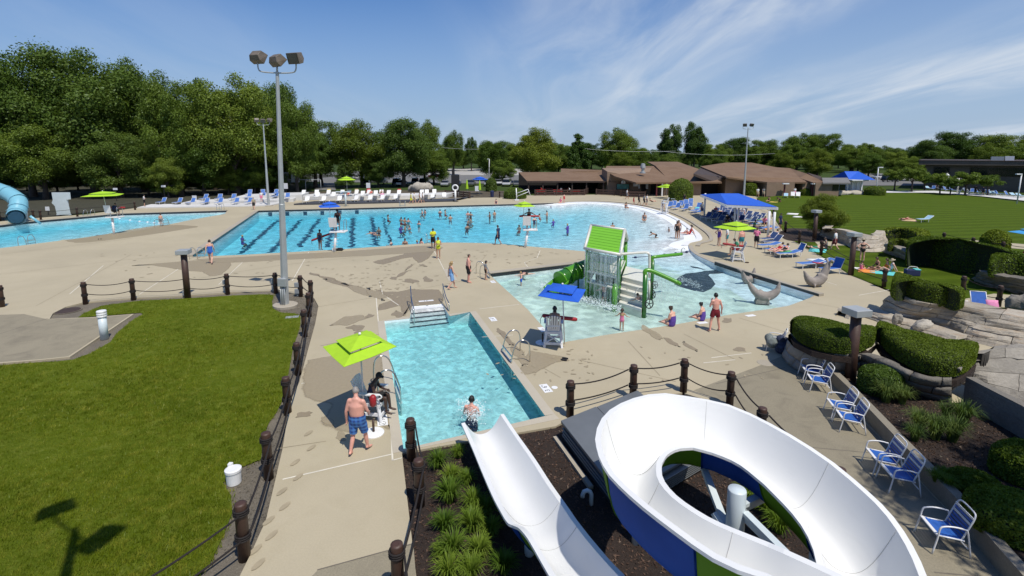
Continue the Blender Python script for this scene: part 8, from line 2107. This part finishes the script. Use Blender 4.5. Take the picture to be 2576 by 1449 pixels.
person('child with head and shoulders above water in the left of the shallow pool', at(1311,724,-.60), face(100), 'wade', 'fair', ('hair','blond'), (('trunks','blue'),), 1.05, kid=True)
person('person in white cap and light blue swimsuit walking on the middle deck', at(1136,727), face(-60), 'walk', 'fair', ('longhair','blond'), (('swimsuit','light blue'),('shorts','light blue')), 1.66, hat=('cap','white'))
person('person with bare back and black striped trunks standing on the middle deck', at(1179,711), face(-75), 'stand', 'pink', ('buzz','brown'), (('shorts','black'),), 1.80, heavy=True)
person('child in dark shirt standing at the corner ladder of the shallow pool', at(1222,704), face(-80), 'stand', 'tan', ('hair','black'), (('shirt','grey'),('trunks','black')), 1.22, kid=True)
person('person in neon yellow shirt standing at the pool ladder on the middle deck', at(1090,625), face(190), 'armfold', 'brown', ('hair','black'), (('shirt','yellow'),('shorts','black')), 1.72)
person('person in pale yellow top standing nearest on the middle deck', at(1103,650), face(180), 'armfold', 'tan', ('longhair','brown'), (('tank','neon yellow'),('briefs','yellow')), 1.66)
person('person in dark shirt and shorts walking at the near edge of the big pool', at(1253,616), face(60), 'walk', 'olive', ('hair','brown'), (('shirt','navy'),('shorts','navy')), 1.74)
person('person in navy swimsuit standing with a rescue tube at the lap lanes', at(806,629), face(-20), 'stand', 'brown', ('hair','black'), (('swimsuit','navy'),), 1.72); rescue_tube('dark red rescue tube held by the standing lifeguard at the lap lanes', at(806,629)+V3((0,.2,1.05)), .15, 1.6, -.35)
person('person in blue swimsuit standing at the bottom left corner of the big pool', at(531,664), face(20), 'walk', 'fair', ('hair','brown'), (('swimsuit','blue'),), 1.78)
person('person in dark swimsuit standing on the lap lane guard stand under the blue umbrella', ST1+V3((.1,.25,.10)), face(20), 'stand', 'brown', ('hair','black'), (('swimsuit','black'),), 1.74)
person('person in dark swimsuit and visor standing on the open side guard stand', ST2+V3((.1,.25,.10)), face(0), 'armsout', 'brown', ('hair','black'), (('swimsuit','black'),), 1.72, hat=('visor','black')); rescue_tube('red rescue tube across the back of the lifeguard on the open side stand', ST2+V3((.1,.1,1.2)), 0, 1.7)
person('person in blue shirt sitting on the guard stand at the diving pool', ST3+V3((.2,.1,.55)), face(0), 'chair', 'tan', ('hair','brown'), (('shirt','navy'),('shorts','black')), 1.7); rescue_tube('red rescue tube of the lifeguard at the diving pool', ST3+V3((.2,.4,.95)), 0, 1.8)
person('child standing by the ladder at the near edge of the diving pool', at(406,569), face(10), 'stand', 'fair', ('hair','brown'), (('trunks','grey'),), 1.40, kid=True)
person('person in black and white leaning on the far terrace edge with arms raised', at(364,519,.16), face(-60), 'armsout', 'tan', ('hair','black'), (('shirt','white'),('shorts','black')), 1.70)
person('person in pale top and black shorts walking at the far corner of the big pool', at(639,527), face(-160), 'walk', 'fair', ('hair','blond'), (('shirt','khaki'),('shorts','black')), 1.74)
person('person in pink standing between the blue loungers by the far light pole', at(658,507,.5), face(180), 'stand', 'fair', ('hair','brown'), (('shirt','white'),('shorts','pink')), 1.6)
person('person in neon yellow with a towel walking on the far pool edge', at(1034,512), face(-90), 'walk', 'tan', ('hair','brown'), (('tank','neon yellow'),('shorts','yellow')), 1.7); person('person in pale clothes walking left on the far pool edge', at(1042,511.5), face(-90), 'walk', 'fair', ('hair','blond'), (('shirt','white'),('shorts','khaki')), 1.7)
person('left one of two people in grey walking on the far pool edge', at(1056,511), face(-80), 'walk', 'fair', ('hair','brown'), (('tank','grey'),('shorts','khaki')), 1.72); person('right one of two people in grey walking on the far pool edge', at(1063,510.5), face(-80), 'walk', 'tan', ('hair','black'), (('tank','white'),('shorts','grey')), 1.72)
person('person in dark swimsuit sitting on the far pool edge right of the ramp', at(1248,514), face(180), 'sit', 'fair', ('hair','brown'), (('swimsuit','navy'),), 1.65)
person('person in pink sitting on the beach edge wall', at(1411,511), face(150), 'sit', 'pink', ('hair','brown'), (('tank','pink'),('briefs','navy')), 1.7); person('person beside the one in pink at the far beach edge', at(1419,511), face(-160), 'stand', 'fair', ('hair','brown'), (('swimsuit','red'),), 1.5)
person('person with long hair crouching at the white beach rim', at(1574,524), face(200), 'sit', 'tan', ('longhair','brown'), (('swimsuit','navy'),), 1.7)
person('person in white robe walking on the plaza below the bathhouse', at(1577,501), face(-90), 'walk', 'tan', ('hair','brown'), (('shirt','white'),('shorts','grey')), 1.78)
person('child in red running on the plaza', at(1594,516), face(-90), 'walk', 'tan', ('hair','brown'), (('shirt','red'),('trunks','red')), 1.3, kid=True); person('person in black walking on the plaza behind the child in red', at(1607,516), face(-90), 'walk', 'olive', ('hair','black'), (('shirt','black'),('shorts','black')), 1.72)
person('left one of two people with towels on the plaza', at(1620,518), face(-90), 'walk', 'tan', ('hair','black'), (('shirt','grey'),('shorts','black')), 1.75); person('right one of two people with towels on the plaza', at(1627,517), face(-90), 'stand', 'fair', ('hair','brown'), (('shirt','white'),('shorts','grey')), 1.7)
# swimmers in the big pool: feet on the floor or treading water
SW = 'swimmers in the big pool'
def swim(u, v, label, h=1.7, skin='fair', hair=('hair','brown'), wear=(('swimsuit','navy'),), rz=None, show=.45, pname=None, kid=False):
    pname = pname or (['tread','treadfold','treadfold'][int(u*3+v) % 3] if show < .65 else 'armfold')
    """v is the row where the body meets the water; show the height above it."""
    p = at(u, v, WZ); p.z = WZ + show*.82 - h; person(label, p, rz if rz is not None else random.uniform(0,6.28), pname, skin, hair, wear, h, kid, group=SW)
for a in ((609,596,'swimmer alone at the left lane line of the big pool',.22),(976,545,'bather in dark swimwear beside the right lane lines',.32),(1009,552,'left of three bathers near the right lane line',.35),(1018,553,'middle of three bathers near the right lane line',.35),(1027,555,'right of three bathers near the right lane line',.35),
          (1008,571,'left head of the pair below the three bathers',.25),(1019,570,'dark haired head of the pair below the three bathers',.3),(1030,572,'small head right of the pair below the three bathers',.2),(953,577,'bather in red beside the middle lane line',.3),(1054,570,'bather with a child on the shoulders in the middle of the pool',.75),(1062,534,'left of two bathers near the far edge',.45),(1069,533,'right of two bathers near the far edge',.4),
          (1107,533,'left bather of a pair near the far wall',.4),(1120,533,'right bather of a pair near the far wall',.4),(1133,548,'bather with one arm raised near the far wall',.5),(1177,539,'left bather of a hugging pair',.5),(1184,540,'right bather of a hugging pair',.45),(1178,556,'bather facing another in the middle of the pool',.3),(1184,553,'bather seen over the shoulder of another in mid pool',.3),(1175,571,'bather low in the water in mid pool',.4),
          (1232,544,'left dark bather of the pair standing waist deep',.7),(1244,541,'right dark bather of the pair standing waist deep',.75),(984,612,'child at the near edge left of the ladder',.35),(1019,613,'bather leaning on the near edge',.6),(1050,613,'head of a child by the near edge ladder',.35),(1060,612,'bather holding the near edge ladder',.55),(1306,569,'dark head low in the water under the guard stand',.18),(1344,556,'bather in red right of the guard stand',.7),
          (1357,546,'child in the water right of the guard stand',.5),(1376,545,'bather standing in the beach shallows',.95),(1386,521,'small dark head near the beach rope',.2),(1392,561,'child waist deep in the middle of the beach pool',.5),(1428,577,'bather in light swimwear waist deep in the beach pool',.75),(1541,571,'bather behind the play structure roof',.6)):
    u, v, lb, sh = a; k_ = hash_ = int(u*7+v*3) % 6
    swim(u, v, lb, 1.35 if 'child' in lb or 'small' in lb else 1.72, ['fair','tan','olive','brown','pink','tan'][k_], (['hair','longhair','hair'][k_ % 3], ['black','brown','black','blond','brown','black'][k_]), ((['swimsuit','trunks','swimsuit','rash'][k_ % 4], ['navy','red','black','purple','teal','grey'][k_]),), show=sh, kid='child' in lb)
person('swimmer doing front crawl under water right of the middle lane line', at(940,590,-.2), .9, 'float', 'tan', ('hair','black'), (('briefs','navy'),), 1.7)
person('two people hugging seen as one, kneeling in the beach shallows', at(1621,555,-.1), face(160), 'sit', 'tan', ('hair','black'), (('swimsuit','grey'),), 1.85, heavy=True)
person('child crawling in the beach shallows behind the spray arm', at(1645,599,-.28), face(75), 'crawl', 'olive', ('hair','black'), (('trunks','black'),), 1.25, kid=True)
person('child lying in the beach shallows left of the standing couple', at(1682,597,-.75), face(100), 'wade', 'olive', ('hair','black'), (('trunks','navy'),), 1.05, kid=True)
person('person standing close with another in the beach shallows', at(1702,601,-.15), face(-30), 'stand', 'olive', ('longhair','brown'), (('swimsuit','black'),), 1.72); person('second person of the close couple in the beach shallows', at(1706,599,-.15), face(150), 'stand', 'tan', ('hair','black'), (('trunks','black'),), 1.76)
person('person with dark hair sitting on the beach with a child', at(1735,588), face(80), 'sitlean', 'pink', ('longhair','black'), (('swimsuit','red'),), 1.72); person('child sitting in the lap on the beach', at(1729,589), face(85), 'sit', 'fair', ('hair','brown'), (('swimsuit','red'),), 1.05, kid=True)
# right-hand deck
person('person in white cap and purple swimsuit standing with a hand on the hip', at(1808,619), face(-70), 'hips', 'fair', ('hair','blond'), (('swimsuit','purple'),), 1.72, hat=('cap','white')); person('person in pale green top behind the lime umbrella on the right deck', at(1828,619), face(60), 'stand', 'fair', ('hair','grey'), (('shirt','white'),('trunks','teal')), 1.70)
person('heavy person in blue trunks seen from behind under the lime umbrella', at(1864,628), face(5), 'stand', 'pink', ('hair','brown'), (('trunks','teal'),), 1.80, heavy=True); person('person in pink shirt and dark shorts standing on the right deck', at(1902,623), face(-30), 'armfold', 'tan', ('hair','brown'), (('shirt','pink'),('shorts','black')), 1.72)
person('person in green shirt sitting on the right deck lifeguard chair', at(1853,656)+V3((0,.05,.81)), face(80), 'chair', 'tan', ('hair','brown'), (('shirt','green'),('shorts','dark red')), 1.72); rescue_tube('red rescue tube across the lap of the lifeguard on the right deck', at(1850,656)+V3((-.2,.0,1.2)), -.1, 1.6, .12)
person('person leaning on the empty tall lifeguard chair by the beach', at(1666,527)+V3((0,0,.4)), face(180), 'chair', 'tan', ('hair','brown'), (('swimsuit','black'),), 1.7)
person('person sunbathing on a lounger left of the plaza chairs', at(1640,514)+V3((0,0,0)), face(120), 'recline', 'fair', ('hair','brown'), (('swimsuit','black'),), 1.7)
for u, v, rz, sk, sw_, lb in ((1968,645,72,'pink','black','person in black sunbathing on the lounger by the rope fence'),(1955,642,75,'fair','red','person in red reclining next to the rope fence'),(1947,605,60,'fair','orange','person in orange sitting on a dark lounger at the rope fence')): person(lb, at(u,v), -face(rz), 'recline', sk, ('hair','brown'), (('swimsuit',sw_),), 1.7)
PG = 'people in the shade of the blue roof'
for i, (x, y, ps, sk, sw_) in enumerate(((840,610,'sit','tan','black'),(900,590,'chair','fair','red'),(1100,740,'chair','olive','black'),(1190,740,'chair','tan','white'),(1340,600,'chair','fair','white'),(1390,580,'stand','tan','black'),(390,400,'stand','olive','black'),(680,570,'stand','tan','grey'),(1540,790,'sit','fair','green'),(1700,780,'chair','tan','pink'),(1960,800,'stand','tan','navy'))):
    person(('person in black sitting at the left of the shade roof','person in a red top under the shade roof','person in black seated in the middle of the shade','person in white seated in the middle of the shade','person in white shirt beside the roof columns','person in black standing beside the roof columns','person in black standing among the blue loungers','person in grey standing at the left roof corner','person in green sitting at the front of the shade','person in pink sitting by the right roof columns','person in navy standing behind the right roof columns')[i], at(*zr_(x,y))+V3((0,0,.45 if ps == 'chair' else 0)), random.uniform(-1,1)+PI, ps, sk, ('hair',['black','brown'][i % 2]), (('shirt',sw_),('shorts','navy')), 1.7, group=PG)
for x, y, lb, c_ in ((1595,275,'person in white with a bag walking behind the shade roof','white'),(1690,270,'person in dark clothes walking behind the shade roof','grey')): person(lb, at(*zr_(x,y)), face(170), 'walk', 'tan', ('hair','black'), (('shirt',c_),('shorts','khaki')), 1.74)
person('person in white standing by the pink towel before the second brown block', at(*zr_(2200,262)), 3.0, 'stand', 'tan', ('hair','black'), (('shirt','white'),('shorts','pink')), 1.7)
for x, y, ps, lb, sk in ((1780,345,'sit','person sitting on the lawn right of the shade roof','tan'),(1940,355,'crawl','person crouching on the lawn right of the shade roof','brown')): person(lb, at(*zr_(x,y),.02), 2.0, ps, sk, ('longhair','black'), (('swimsuit','black'),), 1.65)
# right lawn
for x, y, ps, rz, sk, lb, wr, ht in ((1140,930,'hips',-20,'fair','person in bikini and sun hat standing on the right lawn',(('bikini_top','black'),('briefs','black')),('sunhat','khaki')),(1135,1000,'sit',-60,'fair','child in pink sitting on a towel on the right lawn',(('swimsuit','pink'),),None),(1275,1005,'sit',80,'olive','person in black and white sitting on a towel on the right lawn',(('swimsuit','black'),),None),(1330,1012,'sitlean',60,'tan','person sitting back on the orange towel on the right lawn',(('swimsuit','orange'),),None),(1375,1020,'sitlean',70,'fair','person in white tank top and hat sitting on the turquoise towel',(('tank','white'),('briefs','teal')),('sunhat','khaki')),
                          (740,820,'lie',80,'fair','person lying on the grass below the maple',(('swimsuit','green'),),None),(830,815,'sit',60,'tan','person sitting on the grass below the maple',(('tank','grey'),('shorts','black')),None),(905,835,'walk',40,'fair','person in white shirt bending by the rock planter below the maple',(('shirt','white'),('shorts','dark red')),None),(1520,572,'lie',100,'tan','person sunbathing on the mown lawn beside the pale lounger',(('swimsuit','dark red'),),None)):
    person(lb, at(*zq_(x,y),.02), face(rz), ps, sk, ('hair','brown'), wr, 1.1 if 'child' in lb else 1.68, kid='child' in lb, hat=ht)
# sunbathers far off on the terrace
for i, (x, y, sk, c_, lb) in enumerate(((600,305,'tan','black','person reclining under the far lime umbrella'),(630,318,'fair','red','person in red on the lounger below the far lime umbrella'),(885,300,'pink','red','person in red beside the red towel lounger'),(1000,300,'fair','black','person in black on the upper terrace lounger'))): person(lb, at(*zw_(x,y),.62), 0, 'recline', sk, ('hair','brown'), (('swimsuit',c_),), 1.7)
for i, u in enumerate((1362,1410,1432)): person('person sitting at the red tables in the shade of the shelter', at(u,486)+V3((0,-.6,.42)), random.uniform(0,6), 'chair', 'tan', ('hair','brown'), (('shirt',['red','grey','white'][i]),('shorts','black')), 1.7, group='people at the red picnic tables')
for x, lb, c_ in ((1545,'small figure in black on the splash deck','black'),(2090,'figure in dark blue walking on the splash deck','navy'),(2000,'child figure on the splash deck','black')): person(lb, at(2028.4+x/4.712, 367+(525+(x-1500)*.1)/4.712, .03), 2.5, 'walk', 'tan', ('hair','black'), (('shirt',c_),('shorts','black')), 1.65)
# ------------------------------------------------------------------ turf blades, bark chips, shade tree beyond the frame
def scatter(poly, n, seed, keep=None):
    r = np.random.RandomState(seed); xs = [p[0] for p in poly]; ys = [p[1] for p in poly]; out = []
    while len(out) < n:
        q = (r.uniform(min(xs), max(xs)), r.uniform(min(ys), max(ys)))
        if (keep is None or keep(q, r)) and inside(q, poly): out.append(q)
    return np.array(out), r
near = lambda q, r: q[1] > 5.5 and abs(q[0]) < q[1]*1.15 + 2 and r.rand() < min(1, (11/q[1])**1.6)
Q, r = scatter(LAWN, 30000, 3, near)
Q = np.repeat(Q, 5, 0) + r.normal(scale=.05, size=(len(Q)*5, 2)); n = len(Q); a = r.rand(n)*2*PI; h = .035 + .045*r.rand(n); w = .006 + .006*r.rand(n); ln = r.normal(scale=.03, size=(n, 2)) + np.array([.012, .01])
z0 = np.full(n, -.05); V = np.empty((n, 3, 3)); ca, sa = np.cos(a)*w, np.sin(a)*w
V[:, 0] = np.stack([Q[:, 0]-ca, Q[:, 1]-sa, z0], 1); V[:, 1] = np.stack([Q[:, 0]+ca, Q[:, 1]+sa, z0], 1); V[:, 2] = np.stack([Q[:, 0]+ln[:, 0], Q[:, 1]+ln[:, 1], z0+h+.02], 1)
def tri_mesh(name, V, m):
    n = len(V); me = bpy.data.meshes.new(name); me.vertices.add(n*3); me.vertices.foreach_set('co', V.ravel()); me.loops.add(n*3); me.loops.foreach_set('vertex_index', np.arange(n*3)); me.polygons.add(n)
    me.polygons.foreach_set('loop_start', np.arange(n)*3); me.polygons.foreach_set('loop_total', np.full(n, 3)); me.materials.append(m); me.update(calc_edges=True); return me
M_TURF = m_leaf('turf_blades', (.105,.15,.008), (.165,.21,.010), (.33,.33,.045), .4)
stuff('grass', tri_mesh('grass', V, M_TURF))
M_CHIP = m_leaf('bark_chips', (.045,.027,.018), (.085,.053,.036), (.15,.10,.07), 0.0)
def chips(poly, n, z, seed, s0=.012):
    Q, r = scatter(poly, n, seed); nr = r.normal(size=(n, 3))*.6 + np.array([0, 0, 1]); nr /= np.linalg.norm(nr, axis=1)[:, None]; t = np.cross(nr, r.normal(size=(n, 3))); t /= np.linalg.norm(t, axis=1)[:, None]; b = np.cross(nr, t)
    P = np.column_stack([Q, np.full(n, z) + .02*r.rand(n)]); s_ = s0*(.6+1.6*r.rand(n, 1)); return stuff('bark_chips', leaf_mesh('bark_chips', np.stack([P-t*s_*1.8, P-b*s_*.7, P+t*s_*1.8, P+b*s_*.7], 1).reshape(-1, 3), M_CHIP))
chips(BED, 22000, -.05, 5)
chips([(p.x, p.y) for p in ro] + [(17,9),(17,16)] + [(p.x, p.y) for p in A([(2395,1015),(2277,975),(2165,970)], .3)], 12000, .325, 6)
chips([(p.x, p.y) for p in A([(801,770),(793,814),(771,894),(753,961),(729,1014),(711,1128),(693,1206),(669,1308),(630,1395),(560,1380),(600,1290),(590,1180),(665,1140),(712,1010),(745,870),(760,800),(705,785),(690,745),(753,742)])], 5000, -.07, 8, .009).data.materials[0] = M_DIRT
t = thing('tree', 'tall shade tree beyond the right edge of the frame', 'tree', (15.0, 5.0, 0), 1.0, None, (.9,.9,1.4)); put('trunk', KINDS['oak'][0], t); put('crown', KINDS['oak'][1], t)
